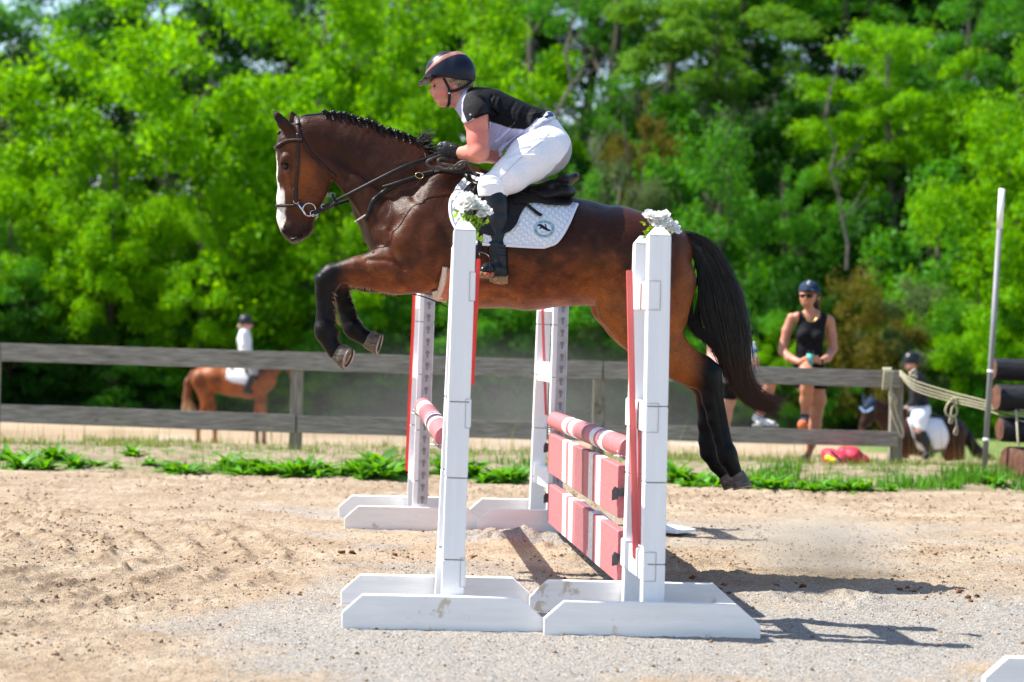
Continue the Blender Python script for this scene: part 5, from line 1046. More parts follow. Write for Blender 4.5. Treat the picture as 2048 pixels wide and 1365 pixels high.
def strap(name, pts, width, thick, B, off, mat, par, both=False, n=8, sm=3):
    c = catmull([(x, 0, y) for x, y in pts], n); P = []; Nn = []
    for p in c:
        q, nn, ok = cast(p.x, p.z, B, off)
        if ok or not P: P.append(q); Nn.append(nn)
    for _ in range(sm):
        Nn = [(Nn[max(i - 1, 0)] + Nn[i] + Nn[min(i + 1, len(Nn) - 1)]).normalized() for i in range(len(Nn))]
        P = [P[i] if i in (0, len(P) - 1) else (P[i - 1] + P[i] * 2 + P[i + 1]) / 4 for i in range(len(P))]
    o = MB().ribbon(P, Nn, width, thick).build(name, mat, par, True)
    if both:
        P2 = []; N2 = []
        for p in P:
            h = B.ray_cast(Vector((p.x, HD + 1.2, p.z)), Vector((0, -1, 0)))
            if h[0] is not None: P2.append(h[0] + h[1].normalized() * off); N2.append(h[1])
        if len(P2) > 2: MB().ribbon(P2, N2, width, thick).build(name, mat, par, True)
    return P
strap('binding', [(925, 352), (911, 370), (903, 392), (900, 416), (903, 438), (911, 456), (927, 475), (947, 487), (1011, 491), (1091, 495), (1104, 490), (1115, 483), (1128, 465), (1140, 442), (1149, 420), (1155, 407)], .016, .003, PB, .002, M['binding'], pad, True)
# emblem on the pad
def project(o, B, off):
    me = o.data
    for v in me.vertices:
        d = (v.co - CAM).normalized(); h = B.ray_cast(CAM, d)
        if h[0] is not None: v.co = h[0] + (h[1] if h[1].dot(d) < 0 else -h[1]) * off
    return o
def disc(name, cx, cy, r0, r1_, mat, par, off, sy=.82):
    mb = MB(); n = 40; vs = []; rr = 5
    for j in range(rr + 1):
        r = r0 + (r1_ - r0) * j / rr
        for i in range(n): a = i * 6.2832 / n; vs.append(W(cx + math.cos(a) * r, cy + math.sin(a) * r * sy, 10.2))
    mb.add(vs, [(j * n + i, j * n + (i + 1) % n, (j + 1) * n + (i + 1) % n, (j + 1) * n + i) for j in range(rr) for i in range(n)]); return project(mb.build(name, mat, par), PB, off)
EC = (1088.5, 458.5)
em = disc('emblem', EC[0], EC[1], 0, 21.5, pmat('emblem_ring', (.38, .52, .58), rough=.8), pad, .0015)
disc('emblem_centre', EC[0], EC[1], 0, 14, pmat('emblem_white', (.72, .74, .80), rough=.8), pad, .0024)
M['ink'] = pmat('emblem_green_ink', (.01, .13, .10), rough=.8); M['blackink'] = pmat('emblem_black', (.01, .012, .014), rough=.7)
def text_mesh(s, size):
    cu = bpy.data.curves.new('t', 'FONT'); cu.body = s; cu.size = size; cu.align_x = 'CENTER'; ob = bpy.data.objects.new('t', cu); COL.objects.link(ob)
    dg = bpy.context.evaluated_depsgraph_get(); dg.update(); me = bpy.data.meshes.new_from_object(ob.evaluated_get(dg)); v = [tuple(x.co) for x in me.vertices]; f = [tuple(p.vertices) for p in me.polygons]
    bpy.data.objects.remove(ob); bpy.data.meshes.remove(me); bpy.data.curves.remove(cu); return v, f
def arc_text(s, r, a0, a1, size, bottom=False):
    mb = MB(); n = len(s)
    for i, ch in enumerate(s):
        if ch == ' ': continue
        a = math.radians(a0 + (a1 - a0) * i / (n - 1)); v, f = text_mesh(ch, size); vs = []
        for x, y, z in v:
            if bottom: rr = r + size * .7 - y - size * .35; th = a; px_ = math.cos(th) * (r - (y - size * .35)) - x * -math.sin(th) * -1; 
            ux, uy = (math.cos(a), math.sin(a)); tx, ty = (-uy, ux)      # picture axes, y down
            if bottom: q = (ux * (r - (y - size * .35)) - tx * x, uy * (r - (y - size * .35)) - ty * x)
            else: q = (ux * (r + (y - size * .35)) + tx * x, uy * (r + (y - size * .35)) + ty * x)
            vs.append(W(EC[0] + q[0], EC[1] + q[1] * .82, 10.2))
        mb.add(vs, f)
    return mb
project(arc_text('CW Event Team', 17.6, -118, 8, 6.4).build('emblem_lettering', M['ink'], pad), PB, .0024)
project(arc_text('WWW.CWEVENT.COM', 17.6, 172, 32, 5.2, True).build('emblem_lettering', M['ink'], pad), PB, .0024)
mb = MB(); v, f = text_mesh('EAST AVE', 3.2); mb.add([W(EC[0] - .5 + x, EC[1] + 7.6 - y, 10.2) for x, y, z in v], f); project(mb.build('emblem_lettering', M['ink'], pad), PB, .0032)
hp = [(1074, 454), (1076, 450), (1079, 449), (1084, 450), (1088, 453), (1091, 454), (1089, 450), (1089, 448.5), (1091, 449), (1093, 453), (1093, 456), (1096, 459), (1101, 461), (1101, 463.5), (1095, 463), (1088, 460), (1083, 457), (1079, 460), (1078, 458), (1081, 455), (1078, 453)]
mb = MB(); mb.add([W(x, y, 10.2) for x, y in hp], [tuple(range(len(hp)))]); o = mb.build('emblem_horse', M['blackink'], pad); project(o, PB, .0035)

# saddle
sad = Field(HD)
sad.chain([(938, 362, 0, 15, 3.0), (960, 378, 0, 15, 3.4), (1010, 386, 0, 13, 3.8), (1060, 383, 0, 11, 4.4), (1100, 375, 0, 11, 4.8), (1130, 365, 0, 12, 4.8), (1151, 354, 0, 8.5, 5.5)], k=10)
sad.chain([(935, 352, 0, 10, 3.5), (944, 346, 0, 7, 3.5)], k=8)
for s in (-1, 1): sad.chain([(1040, 396, s * .10, 12, 2), (1090, 394, s * .11, 15, 2), (1130, 386, s * .11, 15, 2), (1142, 384, s * .1, 10, 2)], k=6)
sd_me = surf(sad.grid(.005), 'saddle', 1); saddle = link('saddle', sd_me, M['leather'], None, True); tag(saddle, 'black leather jumping saddle under the rider', 'saddle')
flap_poly = [(921, 400), (926, 378), (940, 360), (958, 368), (1060, 385), (1068, 398), (1050, 414), (1041, 430), (1034, 450), (1022, 463), (1008, 470), (985, 474), (955, 466), (932, 440)]
cover(flap_poly, .013, .028, 'saddle_flap', M['leather'], saddle, 2, True)
cover([(926, 400), (930, 380), (943, 362), (956, 366), (950, 390), (948, 430), (940, 438), (930, 425)], .02, .045, 'knee_block', M['leather'], saddle, 2, True)
cover([(1020, 388), (1062, 384), (1140, 392), (1150, 400), (1140, 409), (1100, 409), (1070, 404), (1030, 408)], .012, .034, 'saddle_panel', M['leather'], saddle, 2, True)
FB = [o for o in saddle.children if o.name.startswith('saddle_flap')][0]; FBV = bvh(FB.data)
strap('saddle_piping', [(952, 372), (946, 385), (944, 405), (945, 425)], .008, .006, bvh([o for o in saddle.children if o.name.startswith('knee_block')][0].data), .002, M['grey_leather'], saddle)
strap('stirrup_strap_end', [(1030, 398), (1045, 405), (1060, 418), (1075, 430), (1083, 434)], .020, .004, PB, .012, M['leather'], saddle, True)
strap('girth', [(899, 536), (896, 550), (889, 575), (879, 603)], .075, .010, HB, .006, pmat('girth_orange_leather', (.36, .10, .05), (.50, .17, .09), rough=.5, scale=30), saddle, True)
M['fleece'] = pmat('fleece', (.62, .52, .44), (.74, .65, .58), rough=.95, scale=120, bump=1, bscale=260, bdist=.004)
strap('girth_fleece', [(892, 534), (888, 550), (880, 578), (873, 606)], .030, .018, HB, .004, M['fleece'], saddle, True)
# under belly link of girth
pts = []
for s in np.linspace(-1, 1, 15):
    h = HB.ray_cast(Vector((W(880, 600, HD).x, HD + s * .16, .3)), Vector((0, 0, 1)))
    if h[0] is not None: pts.append((h[0] + Vector((0, 0, -.006)), h[1]))
MB().ribbon([p for p, _ in pts], [n_ for _, n_ in pts], .085, .010).build('girth', M['fleece'], saddle, True)
# stirrups (both sides)
def stirrup(s):
    a = W(978, 470, HD - .30 * -s if s < 0 else HD + .30); top = W(966, 420, HD + s * .305); bot = W(958, 505, HD + s * .34)
    o = MB().ribbon([top, top.lerp(bot, .5), bot], [Vector((0, s, 0))] * 3, .026, .004).build('stirrup_leather', M['leather'], saddle)
    p0 = bot; w_ = .055; pl = W(968, 548, HD + s * .40); x = Vector((.55, .8 * s, 0)).normalized()
    pts = [pl - x * w_, pl - x * w_ * 1.02 + Vector((0, 0, .05)), pl - x * w_ * .7 + Vector((0, 0, .09)), p0, pl + x * w_ * .7 + Vector((0, 0, .09)), pl + x * w_ * 1.02 + Vector((0, 0, .05)), pl + x * w_]
    MB().tube(catmull(pts, 4), .005, 8).build('stirrup_iron', M['leather'], saddle, True)
    MB().box(pl, (.115, .05, .014), Matrix.Rotation(math.atan2(x.y, x.x), 3, 'Z'), .003).build('stirrup_tread', pmat('stirrup_orange', (.40, .10, .06), rough=.5), saddle)
stirrup(-1); stirrup(1)

# bridle
br = empty('bridle', W(590, 330, HD), 'dark brown leather bridle with braided browband and steel bit', 'bridle')
BL = M['brown_leather']
strap('headpiece', [(592, 236), (594, 248), (597, 262), (602, 276), (607, 284)], .022, .004, HB, .003, BL, br, True)
strap('headpiece_pad', [(594, 235), (594.5, 241), (596, 250)], .030, .006, HB, .005, M['grey_leather'], br, True)
strap('cheekpiece', [(596, 268), (595.5, 290), (596, 315), (595, 345), (592, 372), (590, 395), (592, 402)], .017, .004, HB, .004, BL, br, True)
strap('cheek_keeper', [(591, 378), (589, 390), (591, 400)], .028, .005, HB, .005, BL, br, True)
strap('throatlash', [(607, 283), (614, 296), (624, 310), (636, 322), (650, 335), (661, 346), (671, 353)], .015, .004, HB, .004, BL, br, True)
def braid(name, pts, r, B, off, mat, par, both=True, tw=26):
    c = catmull([(x, 0, y) for x, y in pts], 8); P = [cast(p.x, p.z, B, off) for p in c]; P = [(p, n) for p, n, ok in P if ok]
    sides = [P]
    if both:
        Q = []
        for p, n in P:
            h = B.ray_cast(Vector((p.x, HD + 1.2, p.z)), Vector((0, -1, 0)))
            if h[0] is not None: Q.append((h[0] + h[1].normalized() * off, h[1]))
        sides.append(Q)
    for Q in sides:
        if len(Q) < 3: continue
        mb = MB()
        for ph in (0, 2.09, 4.19):
            pts3 = []
            for i, (p, n) in enumerate(Q):
                t = (Q[min(i + 1, len(Q) - 1)][0] - Q[max(i - 1, 0)][0]).normalized(); sdv = t.cross(n).normalized(); a = ph + i * 1.0
                pts3.append(p + sdv * math.cos(a) * r * .7 + n * (math.sin(a) * r * .5 + r * .3))
            mb.tube(pts3, r * .55, 5)
        mb.build(name, mat, par, True)
braid('browband', [(604, 282), (593, 281), (580, 282), (570, 285), (562, 290), (557, 294)], .010, HB, .003, M['brown_leather'], br)
# browband across the forehead
q, _, _ = cast(557, 294, HB, .003); pts = [q]
for a in np.linspace(-.8, .8, 9):
    h = HB.ray_cast(Vector((q.x - .2, HD + a * .055, q.z - .002)), Vector((1, 0, 0)))
    if h[0] is not None: pts.append(h[0] + Vector((-.006, 0, 0)))
MB().tube(pts, .008, 8).build('browband_front', M['brown_leather'], br, True)
braid('noseband', [(590, 411), (578, 411.5), (568, 412), (560, 412), (556.5, 412)], .007, HB, .003, M['brown_leather'], br)
pts = []
for a in np.linspace(-1, 1, 9):
    h = HB.ray_cast(Vector((W(500, 412, HD).x, HD + a * .05, W(556, 412, HD).z)), Vector((1, 0, 0)))
    if h[0] is not None: pts.append(h[0] + Vector((-.005, 0, 0)))
MB().tube(pts, .007, 8).build('noseband_front', M['brown_leather'], br, True)
strap('noseband_strap', [(597, 401), (604, 408), (613, 420)], .012, .003, HB, .003, BL, br, True)
for s in (-1, 1):
    c = cast(619, 420, HB, .012)[0] if s < 0 else None
    if s < 0: yb = c.y
    cy_ = yb if s < 0 else 2 * HD - yb
    P3 = lambda x, y, o=0: Vector((W(x, y, yb).x, cy_ + s * o, W(x, y, yb).z))
    MB().torus(P3(618.5, 419.5), (0.1, -1, .05), .0335, .0038, 28, 8).build('bit_ring', M['steel'], br, True)
    MB().tube([P3(597, 409, .003), P3(605, 420, .003), P3(613, 432, .003)], [.0065, .006, .0055], 8).build('bit_cheek', M['steel'], br, True)
    MB().torus(P3(592.5, 402.5), (0.1, -1, .05), .0135, .0028, 18, 6).build('cheek_ring', M['steel'], br, True)
    MB().torus(P3(626, 427), (0.5, -1, .05), .015, .0028, 18, 6).build('rein_ring', M['steel'], br, True)
    MB().torus(P3(625, 313), (0.1, -1, .05), .011, .003, 18, 6).build('strap_ring', M['steel'], br, True)
MB().tube([Vector((P3(607, 423).x, HD - .06, P3(607, 423).z)), Vector((P3(607, 423).x, HD + .06, P3(607, 423).z))], .006, 8).build('mouthpiece', M['steel'], br)

# breastplate
bpz = empty('breastplate', W(790, 380, HD), 'black leather breastplate round the bay horse shoulders', 'breastplate')
strap('shoulder_strap', [(738, 425), (745, 405), (760, 390), (780, 377), (800, 366), (820, 359), (850, 350), (880, 343), (905, 338), (925, 336)], .024, .004, HB, .004, M['leather'], bpz, True)
strap('adjuster_strap', [(766, 375), (785, 370), (805, 363), (825, 357), (845, 349), (868, 345)], .018, .004, HB, .009, M['leather'], bpz)
strap('chest_strap', [(738, 425), (734, 434), (734, 442)], .022, .004, HB, .004, M['leather'], bpz, True)
q, nn, _ = cast(839, 353, HB, .014); MB().torus(q, nn, .0155, .0026, 20, 6, 1.35, Vector((.25, 0, 1))).build('buckle', M['brass'], bpz, True)
q, nn, _ = cast(899, 341, HB, .014); MB().torus(q, nn, .014, .0026, 18, 6).build('buckle', M['brass'], bpz, True)
MB().ribbon([W(731, 430, HD - .14), W(722, 436, HD - .15), W(709, 444, HD - .16)], [Vector((0, -1, .3))] * 3, .009, .003).build('loose_strap_end', M['fleece'], bpz)
pts = [W(820, 586, HD), W(850, 594, HD), W(875, 604, HD), W(895, 614, HD)]
MB().ribbon(pts, [Vector((0, 0, -1))] * 4, .03, .005).build('chest_strap', M['leather'], bpz)
# martingale-like loops and reins
rein = empty('reins', W(760, 370, HD), 'black reins running from the bit to the gloved hands', 'reins')
def free(name, P, w_, th, mat, par, nrm=(0, -1, .2), n=8):
    c = catmull(P, n); return MB().ribbon(c, [Vector(nrm)] * len(c), w_, th).build(name, mat, par, True)
def fix(x, y, dy): return W(x, y, HD + dy)
yb_ = yb - HD
free('rein', [fix(627, 427, yb_), fix(655, 410, yb_ - .03), fix(700, 388, -.17), fix(760, 357, -.195), fix(810, 333, -.19), fix(850, 319, -.16), fix(884, 304, -.13)], .019, .0035, M['leather'], rein)
free('rein', [fix(627, 427, -yb_), fix(660, 414, .14), fix(700, 400, .17), fix(717, 394, .18), fix(780, 355, .18), fix(840, 322, .14), fix(880, 306, .08)], .017, .0035, M['leather'], rein)
free('rein_end', [fix(632, 424, yb_ - .004), fix(650, 418, yb_ - .02), fix(670, 408, -.15)], .026, .006, M['leather'], rein)
free('rein_keeper', [fix(664, 388, -.165), fix(668, 398, -.172), fix(680, 411, -.17)], .012, .004, M['leather'], rein, (.3, -1, .2))
MB().torus(fix(648, 413, yb_ - .02), (0, -1, 0), .012, .002, 14, 6, 1.2).build('rein_buckle', M['steel'], rein, True)
GL = M['grey_leather']
free('rein_loop', [fix(884, 310, -.14), fix(868, 316, -.2), fix(856, 322, -.21), (fix(855, 330, -.21)), fix(868, 336, -.21), fix(895, 339, -.21), fix(920, 337, -.22), fix(932, 328, -.23)], .015, .003, GL, rein)
free('rein_loop', [fix(900, 318, -.15), fix(884, 317, -.2), fix(877, 320, -.22), fix(878, 326, -.22), fix(895, 330, -.22), fix(918, 332, -.22), fix(930, 324, -.24), fix(938, 331, -.245), fix(948, 345, -.25), fix(953, 350, -.24)], .015, .003, GL, rein)
free('rein_loop', [fix(905, 338, -.21), fix(915, 328, -.24), fix(926, 323, -.25), fix(934, 326, -.25), fix(942, 336, -.25), fix(950, 347, -.24)], .013, .003, GL, rein)
free('neck_strap', [fix(880, 340, -.2), fix(905, 343, -.21), fix(935, 345, -.2), fix(960, 352, -.2)], .018, .004, M['leather'], rein)
# ================================================================ THE RIDER
def skin_mat(name, c1, c2):
    return pmat(name, c1, c2, rough=.5, scale=9, detail=6, lo=.3, hi=.7, bump=.12, bscale=220, bdist=.001, sss=.12, spec=.4)
M['skin'] = skin_mat('rider_skin', (.56, .235, .175), (.66, .31, .235))
body = Field(HD)
# torso
def body_torso(f, g=0):
    f.chain([(1090, 298, 0, 50 + g, 1.35), (1075, 272, 0, 47 + g, 1.2), (1045, 258, 0, 43 + g, 1.18), (1012, 246, 0, 46 + g, 1.15), (975, 226, 0, 44 + g, 1.2), (950, 212, 0, 34 + g, 1.55)], k=16)
    f.ball((985, 268, -.05), 30 + g, 1.0, k=16); f.ball((985, 268, .05), 30 + g, 1.0, k=16)
def arms(f, g=0):
    for s, sh, el, wr in ((-1, (952, 214, -.19), (959, 305, -.26), (914, 306, -.15)), (1, (955, 214, .19), (985, 308, .27), (915, 310, .12))):
        f.chain([(*sh, 24.5 + g, .95), (954 if s < 0 else 965, 245, sh[2] + s * .03, 23.5 + g, .95), (956 if s < 0 else 975, 280, sh[2] + s * .05, 20.5 + g, .95), (*el, 19 + g, .95)], k=8)
        m_ = tuple(.5 * (a + b) for a, b in zip(el, wr)); f.chain([(*el, 18 + g, .95), (m_[0] + 6, m_[1] + 1, m_[2], 17 + g, .95), (*wr, 10.5 + g, .95)], k=6)
body_torso(body, -4); arms(body)
for s in (-1, 1):
    body.chain([(1090, 302, s * .10, 48, 1.05), (1060, 318, s * .17, 42, .95), (1022, 350, s * .235, 32, .95), (984, 376, s * .265, 24, .95)], k=12)
    body.chain([(984, 376, s * .265, 23, .95), (990, 420, s * .275, 21, .95), (995, 490, s * .30, 14, .95), (998, 530, s * .31, 12, 1)], k=8)
    body.chain([(1000, 540, s * .31, 12, 1), (970, 540, s * .36, 9, 1.3)], k=6)
# neck and head (profile to the left)
body.chain([(940, 208, 0, 24, 1.1), (922, 196, 0, 21.5, .95), (911, 182, 0, 20, .95)], k=8)
HS = .074
body.chain([(905, 152, 0, 38, .72), (898, 165, 0, 34, .74)], k=8)
body.chain([(887, 168, 0, 23.5, .95), (886, 185, 0, 21, .98), (888, 196, 0, 17, 1.1)], k=7)
body.chain([(882, 204, 0, 7.5, 1.7), (884, 204, 0, 8, 1.6)], k=5)                                   # chin
body.chain([(886, 206, 0, 8, 1.8), (903, 205, 0, 9, 2.3)], k=6)                                   # jaw
body.chain([(866, 166, 0, 4.5, 4), (872, 163, 0, 7, 3)], k=6)                                     # brow
body.chain([(867.5, 172, 0, 3.0, 1), (864, 180, 0, 3.6, 1.1), (863.3, 184.5, 0, 4.2, 1.3)], k=3)          # nose
for s in (-1, 1):
    body.ball((866.5, 186.5, s * .010), 3.2, 1, k=2.5)
    body.ball((873, 173.5, s * .030), 5.6, 1, k=3, op='-')
    body.cone((877, 185, s * .036), (888, 184, s * .048), 9, 9, .9, k=8)                           # cheek
    body.ball((909, 175, s * .073), 6.2, .35, k=3); body.ball((909.5, 174, s * .08), 3.2, .4, k=2, op='-')
body.chain([(868.5, 194.3, -.012, 2.8, 1), (868.3, 194.3, .012, 2.8, 1)], k=2.5); body.chain([(870.5, 199.6, -.010, 3.0, 1), (870.5, 199.6, .010, 3.0, 1)], k=2.5)
body.cone((866, 197, -.018), (866, 197, .018), 1.6, 1.6, 1, k=1.5, op='-')
rb_me = surf(body.grid(.004), 'person', 0)
V = verts_np(rb_me); x_, y_ = topx(V)
cb = np.tile(np.array([.60, .27, .20]), (len(V), 1)); ck = np.array([.66, .17, .13])
def gauss(cx, cy, rx, ry): return np.exp(-((x_ - cx) / rx) ** 2 - ((y_ - cy) / ry) ** 2)[:, None]
cb = cb + (ck - cb) * np.clip(.75 * gauss(884, 186, 12, 9) + .6 * gauss(863, 184, 5, 6) + .5 * gauss(905, 178, 8, 10) + .75 * gauss(955, 275, 40, 45), 0, 1)
cb = cb + (np.array([.52, .10, .09]) - cb) * np.clip(.8 * gauss(868, 197, 4.5, 3.6), 0, 1)
cb = cb + (np.array([.30, .15, .07]) - cb) * np.clip(.7 * gauss(871, 166.5, 7, 1.6), 0, 1)
cb = cb * (.94 + .12 * fbm(x_ * .4, y_ * .4, 3))[:, None]; set_col(rb_me, 'coat', cb)
M['skina'] = pmat('rider_skin_tone', .93, 1.07, rough=.42, scale=160, attr='coat', bump=.3, bscale=200, bdist=.0015, sss=.04, spec=.4)
rider = link('person', rb_me, M['skina'], None, True); tag(rider, 'rider in navy helmet, black and lavender shirt and white breeches on the jumping horse', 'person')
for s in (-1, 1):
    c = W(873.2, 173.2, HD + s * .030); MB().ball(c, .0105, 12, (.85, 1, 1)).build('eye', pmat('eye_white', (.55, .5, .48), rough=.3), rider, True)
    MB().ball(c + Vector((-.006, s * .003, 0)), .0055, 10).build('iris', pmat('iris', (.03, .025, .02), rough=.2), rider, True)
    MB().tube([c + Vector((-.009, -.008, .004)), c + Vector((-.0105, 0, .0062)), c + Vector((-.0075, .009, .004))], .0016, 6).build('eyelashes', M['hair'], rider)
# shirt
sf = Field(HD); body_torso(sf, 2.5); sf.p = [p for p in sf.p]
arm_f = Field(HD)
for s, X0 in ((-1, 0), (1, 4)): sf.chain([(952 + X0, 215, s * .19, 28.5, .98), (953 + X0, 243, s * .225, 27, .98), (953 + X0, 260, s * .235, 25, 1.0)], k=8)
sf.chain([(940, 208, 0, 26, 1.15), (924, 200, 0, 23.5, 1.05)], k=8)
for (x0, y0, x1, y1, r, dy) in [(1000, 300, 1046, 262, 3, -.17), (990, 285, 1030, 246, 3.5, -.19), (1060, 262, 1096, 232, 3, -.13), (1040, 235, 1085, 225, 2.6, -.13), (1020, 222, 1060, 218, 2.6, -.08), (975, 205, 1000, 230, 3, -.17), (985, 200, 1010, 222, 2.6, -.14), (1000, 310, 1012, 286, 3, -.16)]:
    sf.cone((x0, y0, dy), (x1, y1, dy), r, r * .6, 1, k=5)
sg = sf.grid(.004)
# sleeves end above the elbow; hem at the belt; neck opening
def half_px(g, p, q, D=HD, side=1):
    """drop what lies on one side of the picture line p->q"""
    a = W(p[0], p[1], D); b2 = W(q[0], q[1], D); d = (b2 - a); n = Vector((-d.z, 0, d.x)).normalized() * side; return clip_half(g, a, n)
Dn, lo, h = sg; X = lo[0] + h * np.arange(Dn.shape[0]); Y = lo[1] + h * np.arange(Dn.shape[1]); Z = lo[2] + h * np.arange(Dn.shape[2])
XX, ZZ = np.meshgrid(X, Z, indexing='ij')
keep = [tuple(np.array(W(x, y, HD))[[0, 2]]) for x, y in [(900, 222), (912, 215), (922, 196), (937, 168), (1000, 165), (1098, 222), (1112, 240), (1060, 280), (1012, 330), (960, 330), (935, 262)]]
P3_ = poly_sd(XX, ZZ, keep)[:, None, :]
slv = [tuple(np.array(W(x, y, HD - .22))[[0, 2]]) for x, y in [(900, 150), (1120, 150), (1130, 340), (979, 340), (979, 228), (934, 248), (900, 262)]]
P4 = poly_sd(XX, ZZ, slv)[:, None, :]; outer = (np.abs(Y - HD) > .165)[None, :, None]
Dn = np.maximum(Dn, P3_); Dn = np.where(outer, np.maximum(Dn, P4), Dn).astype(np.float32)
sh_me = surf((Dn, lo, h), 'shirt', 1); V = verts_np(sh_me); x_, y_ = topx(V)
black = np.array([.003, .003, .004]); lav = np.array([.46, .46, .66])
mk = np.array([(x > 0) for x in x_])
line = np.interp(x_, [920, 943, 960, 976, 990, 1005, 1020, 1050, 1062, 1075], [236, 236, 240, 243, 247, 252, 257, 260, 252, 236])
bl_ = sstep(line + 1.2, line - 1.2, y_); fr = sstep(-1, 1, x_ - np.interp(y_, [165, 180, 200, 222, 250], [951, 929 + 6, 927, 925, 936])); wgt = bl_ * fr
set_col(sh_me, 'coat', lav + (black - lav) * wgt[:, None]); 
M['shirt'] = pmat('sports_shirt', .9, 1.1, rough=.62, scale=80, attr='coat', bump=.45, bscale=14, bdist=.014, spec=.15, stretch=(1, .6, 2.2))
link('shirt', sh_me, M['shirt'], rider, True)
# lace sleeve as a crinkled layer
lf = Field(HD)
for s, X0 in ((-1, 0), (1, 4)): lf.chain([(951 + X0, 213, s * .19, 30.5, 1.0), (951 + X0, 228, s * .212, 30, 1.0), (952 + X0, 246, s * .23, 29.5, 1.0)], k=8)
g_ = lf.grid(.0035); Dn, lo, h = g_; X = lo[0] + h * np.arange(Dn.shape[0]); Z = lo[2] + h * np.arange(Dn.shape[2]); XX, ZZ = np.meshgrid(X, Z, indexing='ij')
lp = [tuple(np.array(W(x, y, HD - .22))[[0, 2]]) for x, y in [(926, 205), (932, 196), (945, 193), (960, 198), (972, 210), (977, 226), (970, 229), (963, 230), (956, 233), (949, 237), (942, 243), (935, 247), (932, 240), (927, 225)]]
Dn = np.maximum(Dn, poly_sd(XX, ZZ, lp)[:, None, :]).astype(np.float32)
M['lace'] = pmat('black_lace', (.002, .002, .003), (.030, .027, .03), rough=.8, scale=210, lo=.45, hi=.6, bump=1, bscale=190, bdist=.006)
for s in (-1, 1): link('lace_sleeve', surf(clip_half((Dn, lo, h), (0, HD + s * .12, 0), (0, -s, 0)), 'lace_sleeve'), M['lace'], rider, True)
RBV = bvh(sh_me); q, nn, _ = cast(941, 230, bvh([o for o in rider.children if o.name.startswith('lace')][0].data), .003)
MB().box(q, (.009, .003, .009), Matrix.Rotation(.785, 3, 'Y')).build('sleeve_logo', M['white'], rider)
# collar
def ring_loft(name, rings, mat, par, thick=.003):
    """rings: list of closed point loops"""
    n = len(rings[0]); vs = [p for r in rings for p in r]; mb = MB(); mb.add(vs, [(i * n + k, i * n + (k + 1) % n, (i + 1) * n + (k + 1) % n, (i + 1) * n + k) for i in range(len(rings) - 1) for k in range(n)])
    o = mb.build(name, mat, par, True); md = o.modifiers.new('s', 'SOLIDIFY'); md.thickness = thick; return o
M['lav'] = pmat('lavender_cloth', (.46, .46, .66), rough=.7, bump=.2, scale=10, bscale=60, bdist=.003)
def collar_ring(c, r, t, sq=1.0):
    c = W(c[0], c[1], HD); a = Vector((math.cos(t), 0, math.sin(t))); b2 = Vector((0, 1, 0)); return [c + a * math.cos(k * .3142) * r + b2 * math.sin(k * .3142) * r * sq for k in range(20)]
ring_loft('collar', [collar_ring((929, 203), .072, -.95), collar_ring((925, 197), .068, -.95), collar_ring((919.5, 189), .063, -.92, .95)], M['lav'], rider)
# breeches
bf = Field(HD)
bf.chain([(1092, 298, 0, 52, 1.38), (1078, 274, 0, 49, 1.22)], k=14)
for s in (-1, 1):
    bf.chain([(1090, 302, s * .10, 50.5, 1.05), (1060, 318, s * .17, 44.5, .97), (1022, 350, s * .235, 34.5, .97), (984, 376, s * .265, 26, .97), (984, 392, s * .268, 25, .97)], k=10)
    for (x0, y0, x1, y1, r) in [(1050, 275, 1085, 262, 3.2), (1040, 290, 1075, 288, 3), (1030, 300, 1062, 305, 2.6), (985, 345, 1000, 372, 2.6), (972, 362, 990, 392, 2.6), (1000, 385, 1010, 365, 2.5), (962, 378, 975, 395, 2.3)]:
        bf.cone((x0, y0, s * (.20 if x0 > 1025 else .30)), (x1, y1, s * (.20 if x0 > 1025 else .30)), r, r * .5, 1, k=6)
g_ = bf.grid(.004); Dn, lo, h = g_; X = lo[0] + h * np.arange(Dn.shape[0]); Z = lo[2] + h * np.arange(Dn.shape[2]); XX, ZZ = np.meshgrid(X, Z, indexing='ij')
kp = [tuple(np.array(W(x, y, HD))[[0, 2]]) for x, y in [(1068, 250), (1098, 222), (1125, 222), (1180, 300), (1120, 400), (1013, 402), (1000, 400), (968, 400), (930, 400), (930, 330), (1000, 290)]]
Dn = np.maximum(Dn, poly_sd(XX, ZZ, kp)[:, None, :]).astype(np.float32)
bm_ = surf((Dn, lo, h), 'breeches', 1); V = verts_np(bm_); x_, y_ = topx(V)
patch = sstep(-2, 2, (y_ - np.interp(x_, [1040, 1075, 1100, 1120, 1136, 1142], [396, 366, 345, 324, 302, 285]))) * (x_ > 1035)
set_col(bm_, 'coat', np.array([.84, .84, .90]) + (np.array([.33, .33, .36]) - np.array([.84, .84, .90])) * patch[:, None])
M['breech'] = pmat('white_breeches', .95, 1.03, rough=.75, scale=60, attr='coat', bump=.35, bscale=12, bdist=.010, sheen=.3, stretch=(1, 1, 1.4))
def creases(me, specs, D=HD):
    V = verts_np(me).astype(np.float64); x, y = topx(V); me.update(); n = np.empty(len(V) * 3, np.float32); me.vertices.foreach_get('normal', n); n = n.reshape(-1, 3); d_ = np.zeros(len(V))
    for pts, wd, am in specs:
        d = np.full(len(V), 1e9); P = np.array([tuple(p)[::2] for p in catmull([(a, 0, b) for a, b in pts], 4)])
        for a, b in zip(P[:-1], P[1:]):
            e = b - a; t = np.clip(((x - a[0]) * e[0] + (y - a[1]) * e[1]) / (e @ e + 1e-9), 0, 1); d = np.minimum(d, np.hypot(x - a[0] - t * e[0], y - a[1] - t * e[1]))
        d_ += am * np.exp(-(d / wd) ** 2)
    V = V + n * d_[:, None]; me.vertices.foreach_set('co', V.astype(np.float32).ravel()); me.update()
